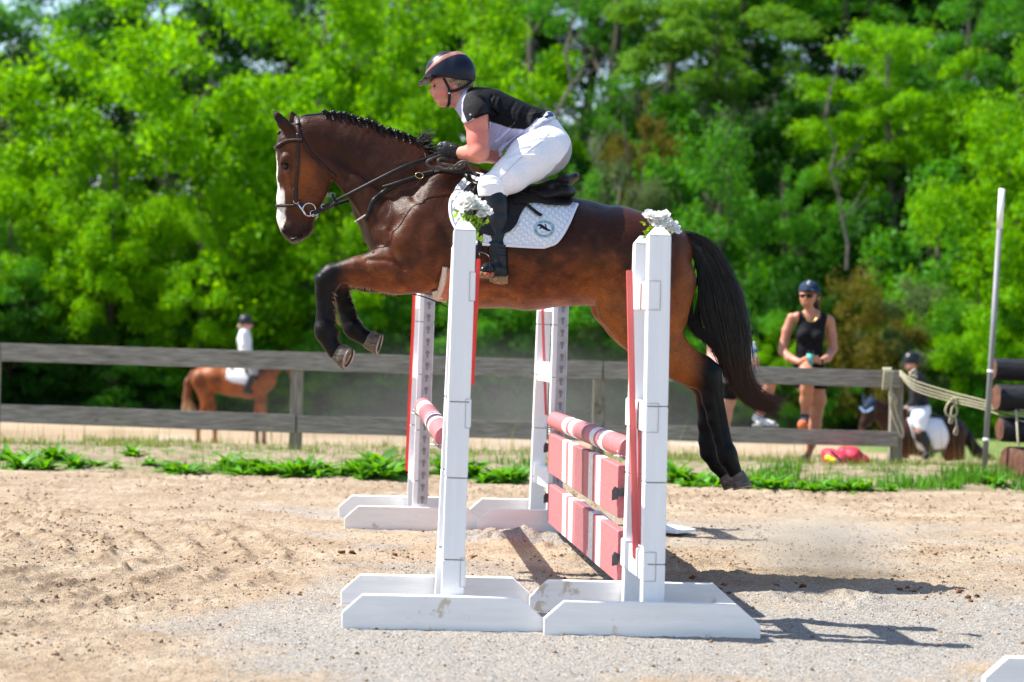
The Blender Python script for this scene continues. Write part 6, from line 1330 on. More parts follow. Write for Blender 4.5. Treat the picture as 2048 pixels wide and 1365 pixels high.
creases(bm_, [([(1022, 312), (1040, 300), (1062, 296)], 2.5, -.005), ([(1016, 320), (1040, 311), (1070, 312)], 2.5, .005), ([(1030, 335), (1055, 322), (1075, 325)], 2.5, -.004), ([(970, 365), (985, 358), (1003, 360)], 2.4, -.005), ([(965, 372), (985, 368), (1002, 375), (1008, 388)], 2.4, .005), ([(985, 345), (1000, 352), (1015, 366), (1015, 385)], 2.4, -.004), ([(980, 350), (1000, 362), (1008, 380)], 2.2, .004), ([(1050, 275), (1078, 262), (1100, 258)], 2.5, -.004), ([(1045, 290), (1075, 277), (1110, 275)], 3, .004), ([(1090, 350), (1105, 335), (1125, 330)], 3, -.004)])
creases(sh_me, [([(1004, 312), (1020, 290), (1046, 262)], 2.6, -.007), ([(996, 305), (1012, 280), (1030, 252)], 2.4, .005), ([(985, 300), (998, 275), (1005, 250)], 2.4, -.005), ([(1030, 205), (1020, 225), (1025, 250)], 4, -.004), ([(1045, 213), (1036, 232), (1040, 256)], 4.5, .0035), ([(1060, 219), (1052, 236), (1058, 252)], 4, -.0035), ([(1072, 223), (1062, 240), (1064, 252)], 3.4, .003), ([(985, 192), (980, 208), (990, 225)], 2.6, -.005), ([(998, 197), (994, 212), (1004, 228)], 2.6, .005), ([(980, 235), (1000, 228), (1022, 232)], 3, -.004), ([(1084, 228), (1074, 240), (1076, 250)], 2.2, -.005)])
link('breeches', bm_, M['breech'], rider, True); BRV = bvh(bm_)
strap('seam', [(1098, 268), (1080, 285), (1060, 300), (1040, 318), (1015, 342), (995, 362)], .004, .0015, BRV, .001, pmat('seam_thread', (.55, .55, .62), rough=.8), rider)
# belt
M['belt'] = pmat('navy_belt', (.012, .03, .10), (.02, .05, .16), rough=.5, scale=30)
bp_ = [W(1107, 233, HD) + Vector((math.cos(a) * .055 * -math.sin(.7) , math.sin(a) * .155, math.cos(a) * .118 * math.cos(.7) * .9 - .06)) for a in np.linspace(-3.1416, 3.1416, 33)]
belt_f = Field(HD); belt_f.chain([(1092, 298, 0, 55, 1.38), (1078, 274, 0, 52, 1.22)], k=14); belt_f.chain([(1075, 272, 0, 50, 1.2), (1045, 258, 0, 46, 1.18)], k=16)
def cover2(field, poly, name, mat, par, vox=.004, dy=0.0, ymin=0.0, sm=1):
    g = field.grid(vox); P = [tuple(np.array(W(x, y, HD + dy))[[0, 2]]) for x, y in poly]; Dn, lo, h = clip_poly(g, P)
    if ymin: Yy = lo[1] + h * np.arange(Dn.shape[1]); Dn = np.maximum(Dn, ymin - np.abs(Yy - HD)[None, :, None]).astype(np.float32)
    return link(name, surf((Dn, lo, h), name, sm), mat, par, True)
cover2(belt_f, [(1093, 226), (1100, 224), (1112, 238), (1106, 244), (1088, 249), (1072, 262), (1055, 282), (1050, 276), (1066, 256), (1082, 243)], 'waistband', pmat('silver_belt', (.45, .45, .5), (.7, .7, .74), rough=.4, scale=60), rider)
cover2(belt_f.grow(.002), [(1093, 227), (1103, 226), (1108, 236), (1096, 240)], 'belt', M['belt'], rider)
# helmet
hf = Field(HD); hf.chain([(894, 146, 0, 43, .80), (906, 148, 0, 45.5, .78)], k=10)
M['helmet'] = pmat('navy_helmet_shell', (.004, .007, .020), (.006, .009, .026), rough=.36, scale=30, spec=.3, bump=.05, bscale=400, bdist=.0005)
hcut = [(843, 90), (960, 90), (953, 163), (947, 164.5), (915, 163), (893, 158.5), (872, 159), (840, 164)]
def cov(field, inner, outer, poly, name, mat, vox=.0035, half=None):
    g = field.grid(vox); P = [tuple(np.array(W(x, y, HD))[[0, 2]]) for x, y in poly]; g = clip_poly(shell(g, inner, outer), P); return link(name, surf(g, name, 1), mat, rider, True)
hel = cov(hf, -.02, .0, hcut, 'helmet', M['helmet'])
HF = bvh(hel.data)
bmf = Field(HD); bmf.chain([(864, 158, 0, 4.5, 13), (851, 163, 0, 3.2, 14), (843, 167.5, 0, 2.4, 12), (838, 170.5, 0, 1.8, 8)], k=5)
link('helmet_brim', surf(bmf.grid(.003), 'helmet_brim', 1), M['helmet'], rider, True)
cov(hf.grow(.0018), -.006, 0, [(846.5, 156), (847, 150), (856, 140), (868, 128), (884, 115), (902, 106.5), (920, 103), (928, 106), (936, 112), (918, 112), (902, 117), (886, 126), (868, 138), (856, 147)], 'helmet_stripe', pmat('copper_stripe', (.34, .15, .12), (.42, .20, .155), rough=.35, scale=40, metal=.3), .003)
M['net'] = pmat('hair_net', (.10, .06, .035), (.42, .33, .20), rough=.8, scale=170, lo=.45, hi=.55, bump=.6, bscale=170, bdist=.003)
nf = Field(HD); nf.chain([(908, 166, 0, 33, .80), (926, 166, 0, 20, 1.1), (930, 172, 0, 14, 1.2)], k=8)
cover2(nf, [(896, 155), (952, 155), (950, 170), (944, 180), (930, 182), (922, 178), (914, 169), (904, 168), (899, 172), (896, 165)], 'hair_in_net', M['net'], rider, .0035)
for s in (-1, 1):
    P = [W(887, 156, HD + s * .098), W(892, 165, HD + s * .094), W(898, 178, HD + s * .088), W(899, 190, HD + s * .078), W(898, 205, HD + s * .058), W(896, 213, HD + s * .03), W(894, 216, HD)]
    c_ = catmull(P, 5); MB().ribbon(c_, [Vector((-.1, s, -.1 if i < len(c_) * .7 else -1)) for i in range(len(c_))], .015, .004).build('chin_strap', M['leather'], rider, True)
    P = [W(899, 184, HD + s * .086), W(915, 180, HD + s * .09), W(930, 173, HD + s * .085), W(943, 163, HD + s * .06)]; c_ = catmull(P, 5); MB().ribbon(c_, [Vector((0, s, -.1))] * len(c_), .016, .004).build('harness_strap', M['leather'], rider, True)
MB().box(W(898.5, 187, HD - .092), (.010, .004, .006)).build('strap_buckle', M['steel'], rider)
# boots
bo = Field(HD)
M['boot'] = pmat('navy_black_boot', (.004, .006, .010), (.009, .012, .018), rough=.33, scale=20, spec=.35, bump=.3, bscale=25, bdist=.006)
for s in (-1, 1):
    D0 = s * .275
    bo.chain([(988, 392, D0, 23.5, .95), (991, 412, D0, 24.5, .95), (994, 440, D0, 24, .95), (995, 470, s * .285, 19.5, .95), (995, 495, s * .295, 18, .95), (997, 515, s * .30, 18, .98)], k=6)
    bo.chain([(984, 385, D0, 12, 1.3), (986, 395, D0, 20, 1)], k=6)
    for yy in (489, 497, 504, 511): bo.cone((980, yy - 2, s * .30 - .0), (1011, yy + 3, s * .30), 3.8, 3.8, 4.2, k=3)
    bo.chain([(1000, 526, s * .305, 15.5, 1), (1002, 544, s * .31, 13.5, 1), (988, 539, s * .34, 14, 1), (975, 539, s * .385, 11.5, 1.1), (968, 541, s * .41, 8.5, 1.2)], k=6)
gb = bo.grid(.004)
boots = [link('boot', surf(clip_half(gb, (0, HD, 0), (0, -s, 0)), 'boot', 1), M['boot'], rider, True) for s in (-1, 1)]; boo = boots[0]
M['sole'] = pmat('dusty_sole', (.13, .085, .05), (.36, .25, .15), rough=.9, scale=60)
for s in (-1, 1):
    for nm, pl in (('boot_sole', [(957, 556, -.43), (962, 546, -.45), (976, 548, -.42), (988, 552, -.38), (984, 558, -.335), (977, 558.5, -.34)]), ('boot_heel', [(979, 563, -.31), (990, 555, -.36), (1004, 556, -.345), (1016, 559, -.325), (1015.5, 567, -.28), (1008, 570, -.27), (991, 568.5, -.285)])):
        P = [W(x, y, HD + d) for x, y, d in pl]
        if s > 0: P = [Vector((p.x, 2 * HD - p.y, p.z)) for p in P][::-1]
        nn = (P[1] - P[0]).cross(P[-2] - P[0]).normalized(); nn = nn if nn.z > 0 else -nn; n = len(P); th = .012 if 'sole' in nm else .022
        MB().add(P + [p + nn * th for p in P], [tuple(range(n))[::-1], tuple(range(n, 2 * n))] + [(i, (i + 1) % n, n + (i + 1) % n, n + i) for i in range(n)]).build(nm, M['sole'], rider)
q, nn, _ = cast(985, 384, bvh(boo.data), .001); MB().box(q, (.010, .003, .014)).build('boot_crest', M['steel'], rider)
# gloves with fingers round the reins
M['glove'] = pmat('black_glove', (.005, .006, .008), (.022, .024, .028), rough=.45, scale=60, bump=.7, bscale=90, bdist=.003)
def glove(s, ox, oy, base):
    f = Field(HD); b = base
    f.chain([(913 + ox, 305 + oy, b, 12, .75), (905 + ox, 301 + oy, b, 13.5, .7), (893 + ox, 300 + oy, b, 14.5, .65)], k=5)
    for i in range(4):
        y0 = 291 + oy + 6.4 * i; x0 = 886 + ox + abs(i - 1) * 1.2
        f.chain([(x0 + 6, y0, b, 5.2, 1), (x0 - 4, y0 + 1.5, b + s * .004, 4.8, 1), (x0 - 8, y0 + 3.5, b - s * .014, 4.4, 1), (x0 - 5, y0 + 5, b - s * .032, 4.0, 1), (x0 + 2, y0 + 5, b - s * .036, 3.6, 1)], k=1.6)
    f.chain([(902 + ox, 293 + oy, b - s * .01, 6, 1), (892 + ox, 288 + oy, b - s * .022, 5.2, 1), (882 + ox, 289 + oy, b - s * .028, 4.4, 1), (877 + ox, 292 + oy, b - s * .026, 3.6, 1)], k=2)
    f.cone((912 + ox, 298 + oy, b), (914 + ox, 312 + oy, b), 7, 7, 1.5, k=4)
    return link('glove', surf(f.grid(.0028), 'glove'), M['glove'], rider, True)
g1 = glove(-1, 0, 0, -.155); g2 = glove(1, 3, 3, .11)
q, nn, _ = cast(902, 292, bvh(g1.data), .002); MB().ball(q, .0045, 8, (1, .4, 1)).build('glove_button', M['brass'], rider)
# ================================================================ SPECTATORS AT THE FENCE
def clipf(field, vox, poly, dy=0.0):
    g = field.grid(vox)
    return g if poly is None else clip_poly(g, [tuple(np.array(W(x, y, field.D + dy))[[0, 2]]) for x, y in poly])
def part(field, vox, name, mat, par, poly=None, dy=0.0, sm=1): return link(name, surf(clipf(field, vox, poly, dy), name, sm), mat, par, True)
M['skin2'] = skin_mat('tanned_skin', (.40, .165, .10), (.52, .24, .155)); M['skin3'] = skin_mat('pale_pink_skin', (.50, .24, .18), (.62, .33, .26))
M['blackc'] = pmat('black_cloth', (.004, .004, .006), (.010, .010, .013), rough=.85, scale=20, bump=.4, bscale=12, bdist=.012, spec=.2)
M['orange'] = pmat('orange_sole', (.50, .10, .03), (.62, .16, .06), rough=.7, scale=30); M['shoeg'] = pmat('dark_grey_shoe', (.03, .03, .035), (.07, .07, .08), rough=.8, scale=60)
WD = 18.75
wf = Field(WD)
wf.chain([(1617, 765, .02, 24, .75), (1618, 735, .0, 24, .7), (1618, 700, 0, 23, .68), (1621, 665, 0, 26, .62), (1624, 640, 0, 23, .6)], k=9)
wf.ball((1606, 672, -.07), 12, .9, k=8); wf.ball((1634, 674, -.07), 12, .9, k=8)
wf.cone((1596, 634, .0), (1650, 640, .0), 10, 10, .95, k=9)
wf.chain([(1622, 632, 0, 9.5, 1), (1617, 612, -.02, 9, 1)], k=5)
wf.chain([(1617, 584, -.02, 18.5, 1.05), (1615, 598, -.05, 14.5, 1.05), (1613, 607, -.06, 9, 1.1)], k=5)
wf.chain([(1611, 594, -.135, 2.2, 1), (1610.5, 599, -.15, 3.0, 1)], k=2); wf.ball((1635.5, 597, 0), 4, .7, k=2)
wf.chain([(1608, 606.5, -.128, 1.6, 1), (1614, 606.5, -.128, 1.6, 1)], k=1.5)
for L_ in ([(1584, 637, .02, 10.5, 1), (1574, 662, .03, 9.8, 1), (1567, 690, .02, 8.6, 1), (1565, 702, 0, 8.2, 1)], [(1565, 702, 0, 8, 1), (1580, 717, -.12, 8.5, 1), (1600, 725, -.24, 6, 1)], [(1606, 723, -.26, 7, .8), (1613, 718, -.30, 5, .8)],
          [(1659, 642, .02, 10.5, 1), (1664, 672, .03, 9.4, 1), (1667, 698, .01, 8.2, 1)], [(1667, 698, .01, 8, 1), (1655, 716, -.1, 8, 1), (1640, 724, -.22, 5.5, 1)], [(1636, 722, -.25, 6.5, .8), (1628, 717, -.29, 5, .8)]): wf.chain(L_, k=4)
for i in range(4):
    wf.chain([(1608, 716 + 3.4 * i, -.28, 2.2, 1), (1615, 715 + 3.4 * i, -.325, 2.1, 1), (1621, 715 + 3.4 * i, -.33, 1.8, 1)], k=1)
    wf.chain([(1636, 714 + 3.4 * i, -.27, 2.2, 1), (1630, 713 + 3.4 * i, -.32, 2.1, 1), (1625, 713 + 3.4 * i, -.335, 1.8, 1)], k=1)
wf.chain([(1608, 770, 0, 17, 1), (1612, 744, -.32, 15, 1), (1615, 752, -.40, 13, 1), (1614, 778, -.36, 12, 1), (1612, 800, -.32, 11.5, 1), (1609, 832, -.28, 7, 1)], k=6)
wf.chain([(1632, 770, .03, 18, 1), (1636, 800, .04, 16, 1), (1632, 830, .05, 12.5, 1), (1630, 850, .06, 12, 1), (1622, 890, .06, 8, 1), (1614, 918, .05, 6, 1)], k=6)
wm_ = part(wf, .006, 'person', M['skin2'], None, sm=0); wm_.parent = None; woman = wm_
tag(woman, 'woman in navy cap, sunglasses and black tank top leaning on the fence with a can', 'person')
tk = Field(WD); tk.chain([(1617, 765, .02, 25.5, .78), (1618, 735, .0, 25.5, .74), (1618, 700, 0, 24.6, .72), (1621, 665, 0, 27, .65), (1624, 640, 0, 24, .64)], k=9); tk.ball((1606, 672, -.07), 13, .9, k=8); tk.ball((1634, 674, -.07), 13, .9, k=8); tk.cone((1601, 634, 0), (1647, 639, 0), 10.8, 10.8, .98, k=9)
tk.chain([(1616, 730, 0, 28, .7), (1618, 742, 0, 30, .7)], k=8)
part(tk, .006, 'tank_top', M['blackc'], woman, [(1590, 612), (1603, 618), (1606, 633), (1616, 642), (1630, 643), (1638, 636), (1641, 620), (1658, 627), (1659, 650), (1654, 668), (1660, 740), (1576, 736), (1586, 668), (1589, 650), (1587, 630)])
sh = Field(WD); sh.chain([(1618, 735, 0, 27, .75), (1618, 762, .02, 28, .78)], k=8); sh.chain([(1632, 765, .03, 20.5, 1.05), (1637, 784, .04, 19.5, 1.05)], k=5); sh.chain([(1606, 765, 0, 19, 1.05), (1610, 752, -.2, 17.5, 1.05)], k=5)
part(sh, .006, 'shorts', M['blackc'], woman, [(1560, 730), (1680, 730), (1680, 779), (1560, 776)])
M['navy'] = pmat('navy_cap_cloth', (.006, .016, .045), (.012, .028, .07), rough=.8, scale=30, bump=.2, bscale=60, bdist=.003)
cp2 = Field(WD); cp2.ball((1618, 582, -.02), 21, 1.08, k=4); cap = part(cp2, .005, 'cap', M['navy'], woman, [(1590, 550), (1645, 550), (1643, 584), (1636, 588), (1620, 583), (1598, 583)])
cb_ = Field(WD); cb_.chain([(1601, 583, -.12, 2.4, 1), (1612, 580, -.19, 2.4, 3), (1626, 582, -.19, 2.4, 3), (1636, 587, -.11, 2.4, 1)], k=4); cb_.chain([(1606, 581, -.11, 2.2, 3), (1630, 583, -.11, 2.2, 3)], k=4); part(cb_, .005, 'cap_peak', M['navy'], woman)
q = W(1616.5, 567, WD - .125); mb = MB(); mb.ball(q, .012, 8, (1, .3, 1.3)); mb.ball(q + Vector((.006, -.002, .015)), .009, 8, (1.4, .3, 1)); mb.build('cap_emblem', M['white'], woman, True)
q = W(1611.5, 592.5, WD - .15); M['lens'] = pmat('dark_lens', (.008, .008, .009), rough=.12)
for s in (-1, 1): MB().ball(q + Vector((s * .034 + .006, .012, 0)), .026, 12, (1, .28, .78)).build('sunglasses_lens', M['lens'], woman, True)
MB().tube([q + Vector((-.06, .03, .006)), q + Vector((-.03, -.006, .008)), q + Vector((.036, -.004, .008)), q + Vector((.075, .04, .006)), q + Vector((.11, .13, .006))], .0035, 6).build('sunglasses_frame', M['lens'], woman)
hf2 = Field(WD); hf2.chain([(1624, 590, .05, 17.5, 1), (1630, 608, .10, 9, 1), (1634, 622, .10, 5, 1)], k=4); part(hf2, .006, 'hair', pmat('dark_hair', (.012, .008, .006), (.03, .02, .014), rough=.5, scale=60), woman)
P = [W(x, y, WD - .115 - .02 * (1 if 1614 < x < 1632 else 0)) for x, y in ((1608, 626), (1612, 637), (1620, 644), (1629, 642), (1636, 630))]; MB().tube(catmull(P, 4), .0035, 6).build('necklace', M['brass'], woman)
P0 = W(1643, 723, WD - .225); MB().box(P0, (.03, .045, .045), None, .006).build('wristwatch', M['lens'], woman)
M['grey_shoe'] = M['shoeg']
def shoe(f_pts, sole_pts, upper, sole, par, D, lace=None):
    f = Field(D); f.chain(f_pts, k=4); part(f, .006, 'shoe', upper, par); g = Field(D); g.chain(sole_pts, k=3); part(g, .006, 'shoe_sole', sole, par)
shoe([(1610, 833, -.28, 9, 1), (1607, 843, -.34, 9.5, .9), (1606, 848, -.42, 9, .9)], [(1606, 848, -.30, 10.5, .8), (1605.5, 851, -.44, 10.5, .8)], M['shoeg'], M['orange'], woman, WD)
shoe([(1613, 917, .05, 9, 1), (1610, 928, .0, 10, 1), (1606, 934, -.12, 8, 1.2)], [(1615, 938, .05, 5, 2), (1604, 939, -.14, 5, 2.2)], M['shoeg'], pmat('coral_sole', (.55, .16, .10), (.65, .25, .18), rough=.7), woman, WD)
can = MB().tube([W(1620.5, 729, WD - .31), W(1620.5, 708, WD - .31)], .034, 16).build('drink_can', pmat('teal_can_sleeve', (.05, .42, .36), (.08, .5, .43), rough=.6, scale=10), None, True); tag(can, 'small can in a teal sleeve held by the woman in black', 'can')
a_ = W(1620.5, 708, WD - .31); MB().tube([a_, a_ + Vector((0, 0, .012)), a_ + Vector((0, 0, .026)), a_ + Vector((0, 0, .032))], [.034, .035, .029, .027], 16).build('can_top', M['lens'], can)
# person hidden behind the tail
hid = Field(18.8)
hid.chain([(1466, 760, 0, 25, .8), (1464, 720, 0, 24, .72), (1462, 680, 0, 25, .68), (1462, 655, 0, 24, .66)], k=9); hid.cone((1440, 650, 0), (1484, 650, 0), 12, 12, .9, k=9); hid.chain([(1462, 640, 0, 9, 1), (1460, 622, -.02, 9, 1)], k=5); hid.chain([(1460, 596, -.02, 18, 1.05), (1458, 610, -.05, 14, 1.05)], k=5)
for L_ in ([(1434, 655, 0, 12, 1), (1425, 690, .02, 10.5, 1), (1424, 712, 0, 9.5, 1)], [(1424, 712, 0, 9.5, 1), (1434, 728, -.14, 8, 1), (1450, 734, -.26, 6, 1)], [(1490, 655, 0, 11, 1), (1487, 690, .02, 10, 1), (1486, 712, 0, 9.5, 1)], [(1486, 712, 0, 9, 1), (1496, 726, -.14, 8, 1), (1506, 730, -.22, 7, 1)]): hid.chain(L_, k=4)
hid.ball((1507, 725, -.24), 8, .8, k=3)
for i in range(4): hid.chain([(1505, 717 + 4 * i, -.26, 2.6, 1), (1513, 716 + 4 * i, -.29, 2.5, 1), (1517, 717 + 4 * i, -.25, 2.2, 1)], k=1)
hid.chain([(1508, 714, -.27, 3, 1), (1503, 708, -.29, 2.5, 1)], k=2)
hid.chain([(1480, 765, 0, 18, 1), (1520, 752, -.26, 16, 1), (1541, 758, -.32, 14, 1), (1536, 780, -.30, 12, 1), (1528, 805, -.26, 12, 1), (1518, 835, -.20, 7.5, 1)], k=6)
hid.chain([(1458, 768, .02, 19, 1), (1455, 800, .02, 16, 1), (1450, 835, .02, 12.5, 1), (1447, 860, .03, 12, 1), (1442, 900, .03, 8, 1), (1440, 925, .03, 6, 1)], k=6)
h2 = part(hid, .007, 'person', M['skin3'], None); tag(h2, 'spectator mostly hidden behind the black tail, one shoe on the lower rail, holding a bottle', 'person')
ht = Field(18.8); ht.chain([(1466, 745, 0, 27, .85), (1464, 720, 0, 26, .78), (1462, 680, 0, 26, .72), (1462, 655, 0, 25, .7)], k=9); ht.cone((1440, 650, 0), (1484, 650, 0), 13, 13, .95, k=9); part(ht, .007, 'shirt', pmat('plum_shirt', (.10, .03, .04), (.16, .06, .07), rough=.8, scale=20), h2, [(1415, 640), (1510, 640), (1500, 755), (1430, 755)])
hs = Field(18.8); hs.chain([(1466, 745, 0, 27, .85), (1464, 765, .02, 28, .85)], k=8); hs.chain([(1478, 765, 0, 20, 1.05), (1510, 755, -.2, 18, 1.05)], k=5); hs.chain([(1458, 768, .02, 21, 1.05), (1456, 790, .02, 19, 1.05)], k=5); part(hs, .007, 'shorts', M['blackc'], h2)
hh = Field(18.8); hh.chain([(1464, 590, .03, 23, 1.05), (1478, 620, .05, 14, 1), (1488, 650, .03, 9, 1), (1491, 680, .0, 6, 1)], k=6); part(hh, .007, 'hair', pmat('auburn_hair', (.10, .04, .02), (.18, .08, .05), rough=.5, scale=60), h2)
MB().torus(W(1436, 729, 18.8 - .16), (1, -.3, -.4), .038, .008, 20, 6).build('wristband', pmat('blue_band', (.03, .25, .55), rough=.5), h2, True)
shoe([(1513, 836, -.2, 9, 1), (1522, 845, -.24, 9, 1), (1546, 848, -.30, 7, 1.3)], [(1508, 852, -.2, 4, 2.4), (1530, 853, -.26, 4, 2.6), (1555, 852, -.32, 4, 2)], pmat('grey_white_sneaker', (.42, .42, .44), (.7, .7, .72), rough=.8, scale=25, lo=.45, hi=.55), pmat('grey_sole', (.16, .17, .18), rough=.8), h2, 18.8)
shoe([(1440, 925, .03, 8, 1), (1432, 934, -.08, 8, 1.2)], [(1440, 939, .03, 4, 2.4), (1430, 940, -.1, 4, 2.4)], M['shoeg'], M['shoeg'], h2, 18.8)
b0 = W(1507, 722, 18.8 - .30); H_ = (W(1507, 683, 18.5) - W(1507, 722, 18.5)).length
M['pet'] = pmat('clear_bottle', (.75, .82, .86), rough=.08, trans=.75, spec=.5)
bt = MB().tube([b0 + Vector((0, 0, H_ * u)) for u in (0, .05, .3, .6, .74, .86, .9)], [.026, .029, .027, .029, .024, .012, .011], 14).build('water_bottle', M['pet'], None, True); tag(bt, 'clear plastic water bottle with blue label held above the fence rail', 'bottle')
MB().tube([b0 + Vector((0, 0, H_ * .40)), b0 + Vector((0, 0, H_ * .60))], .0297, 14, False).build('bottle_label', pmat('blue_label', (.05, .16, .5), (.5, .6, .75), rough=.5, scale=30, lo=.55, hi=.6), bt, True)
MB().tube([b0 + Vector((0, 0, H_ * .9)), b0 + Vector((0, 0, H_ * .97))], .013, 12).build('bottle_cap', M['white'], bt, True)

# red bag on the grass
RD = 18.0; bgf = Field(RD)
M['redbag'] = pmat('red_nylon', (.50, .02, .045), (.68, .05, .09), rough=.45, scale=8, bump=.8, bscale=10, bdist=.03); M['rb2'] = pmat('coral_nylon', (.70, .12, .14), (.8, .2, .2), rough=.45, scale=8, bump=.6, bscale=14, bdist=.02)
bgf.chain([(1653, 908, 0, 11, 1.6), (1662, 916, -.03, 17, 1.4), (1678, 921, -.05, 18, 1.4)], k=5); bgf.chain([(1686, 905, .05, 12, 1.6), (1704, 912, .05, 18, 1.6), (1724, 925, .05, 15, 1.6), (1745, 936, .03, 7, 2)], k=5)
bgf.cone((1650, 903, 0), (1664, 900, 0), 3, 3, 2, k=3)
bag = part(bgf, .006, 'bag', M['redbag'], None); tag(bag, 'crumpled red bag lying on the grass by the end fence post', 'bag')
g = Field(RD); g.chain([(1668, 928, -.17, 12, 1.4), (1686, 935, -.14, 9, 1.4), (1695, 938, -.12, 7, 1.2)], k=5); part(g, .006, 'bag_pocket', M['rb2'], bag)
g = Field(RD); g.chain([(1655, 916, -.20, 6, 1), (1668, 922, -.24, 5, 1)], k=3); part(g, .006, 'yellow_bottle', pmat('yellow_plastic', (.75, .7, .02), rough=.4), bag)
MB().ribbon(catmull([W(x, y, RD - .2) for x, y in ((1661, 903), (1672, 912), (1684, 925), (1697, 940), (1700, 946))], 5), [Vector((0, -1, .3))] * 21, .02, .004).build('bag_strap', pmat('navy_strap', (.02, .05, .12), rough=.6), bag)
g = Field(RD); g.chain([(1640, 932, 0, 3.5, 2), (1655, 936, -.02, 3, 2)], k=3); part(g, .006, 'blue_cloth', pmat('teal_cloth', (.02, .22, .32), rough=.7), bag)
g = Field(RD); g.chain([(1745, 938, 0, 3, 3), (1758, 939, 0, 3, 3)], k=3); o = part(g, .006, 'orange_cone', pmat('orange_plastic', (.8, .16, .02), rough=.5), None); o.name = 'orange_cloth'; tag(o, 'small orange cloth in the grass right of the red bag', 'cloth')

# ================================================================ POLE, ROPE, LOGS
PD = 17.2
M['pvc'] = pmat('grey_pole', (.17, .175, .18), (.26, .26, .27), rough=.5, scale=6, stretch=(3, 3, .5)); 
a = W(1968, 948, PD); b2 = W(2004, 378, PD); m_ = a.lerp(b2, .86)
pole = MB().tube([a, m_], .024, 14).build('pole', M['pvc'], None, True); tag(pole, 'tall leaning grey pole with a white top at the right', 'pole')
MB().tube([m_, b2], .026, 14).build('pole_top', M['white'], pole, True)
for f_ in (.36, .12): c = a.lerp(b2, f_); MB().tube([c - (b2 - a).normalized() * .012, c + (b2 - a).normalized() * .012], .028, 14).build('pole_ring', M['white'], pole, True)
M['blklog'] = pmat('black_painted_log', (.003, .0035, .006), (.010, .012, .018), rough=.55, scale=6, stretch=(.5, 4, 4), bump=.6, bscale=9, bdist=.02, spots=[((.35, .33, .30), .70, 8)])
M['endgrain'] = pmat('log_end', (.07, .028, .018), (.16, .07, .045), rough=.9, scale=14, bump=.6, bscale=30, bdist=.01)
LD = 17.3
logs = empty('log_jump', W(2040, 960, LD), 'stack of black painted logs at the right edge behind the pole', 'log jump')
def logm(x0, y0, y1, D, name, mat, L_=1.6, yaw=.16, drop=.02, sides=10, chip=.3):
    c = W(x0, (y0 + y1) / 2, D); r = (y1 - y0) / 2 / FPX * D; d = Vector((math.cos(yaw), math.sin(yaw) , -drop)).normalized(); rs = random.Random(int(x0)); up = Vector((0, 0, 1)); sd = d.cross(up).normalized(); up = sd.cross(d)
    prof = [r * (1 + rs.uniform(-.05, .05)) for _ in range(sides)]; vs = []
    for i, (t, f) in enumerate(((0, .90), (.02, 1), (L_, 1.02))):
        for k in range(sides): a_ = k * 6.2832 / sides; vs.append(c + d * t + sd * math.cos(a_) * prof[k] * f + up * math.sin(a_) * prof[k] * f)
    mb = MB(); mb.add(vs, [(i * sides + k, i * sides + (k + 1) % sides, (i + 1) * sides + (k + 1) % sides, (i + 1) * sides + k) for i in range(2) for k in range(sides)] + [tuple(range(2 * sides, 3 * sides))[::-1]])
    o = mb.build(name, mat, logs, True); mb = MB(); mb.add(vs[:sides] , [tuple(range(sides))]); mb.build('log_end', M['endgrain'], o); return o
logm(1985, 715, 762, LD + .1, 'log', M['blklog']); logm(1992, 767, 824, LD, 'log', M['blklog']); logm(1999, 834, 884, LD, 'log', M['blklog'])
logm(2012, 890, 962, LD - .1, 'log', pmat('brown_log', (.07, .035, .025), (.15, .08, .055), rough=.9, scale=8, bump=.6, bscale=14, bdist=.02)); logm(2034, 900, 975, LD - .4, 'log', bpy.data.materials['brown_log'])
for dx in (.35, 1.3): MB().tube([Vector((W(1990, 900, LD + .35).x + dx, LD + .42, -.1)), Vector((W(1990, 900, LD + .35).x + dx, LD + .42, 1.1))], .05, 8).build('support_post', M['post'], logs, True)
M['rope'] = pmat('pale_rope', (.30, .27, .18), (.52, .48, .34), rough=.9, scale=90, bump=.6, bscale=160, bdist=.004)
rp = empty('rope', W(1785, 750, 18.1), 'pale thin rope wound round the end fence post and strung to the logs', 'rope')
def rope(pts, r=.0085, D=18.08, name='rope_strand'):
    P = catmull([W(x, y, D + (z[0] if z else 0)) for x, y, *z in pts], 6); MB().tube(P, r, 6).build(name, M['rope'], rp, True)
RDp = -.05
for i, xo in enumerate((0, 5, 10, 15)): rope([(1766 + xo, 741, .14), (1767 + xo, 737, 0), (1769 + xo * .8, 741, -.07), (1767 + xo * .7, 765, -.07), (1766 + xo * .6, 780 - (i % 2) * 5, -.06)], .010)
rope([(1786, 742, -.07), (1784, 760, -.08), (1779, 782, -.08), (1780, 810, -.08), (1788, 840, -.08), (1797, 862, -.08), (1803, 876, -.08), (1807, 868, -.08), (1803, 850, -.08), (1795, 832, -.08), (1788, 806, -.08), (1783, 785, -.08)], .008)
rope([(1783, 742, -.07), (1782, 780, -.08), (1793, 800, -.08), (1790, 806, -.08), (1779, 784, -.08)], .009)
for y0, y1, sag in ((742, 800, 12), (744, 806, 22), (746, 812, 30), (750, 822, 34)): rope([(1800, y0, 0), (1830, y0 + 14 + sag * .5, -.15), (1900, y0 + 36 + sag * .5, -.35), (1960, y0 + 52 + sag * .45, -.6), (2030, y1 + 18, -.8), (2070, y1 + 24, -.8)], .0065)
rope([(1818, 744, -.08), (1824, 752, -.1), (1832, 746, -.1), (1828, 740, -.1), (1820, 750, -.12), (1834, 754, -.12), (1826, 758, -.1), (1819, 752, -.1)], .010)
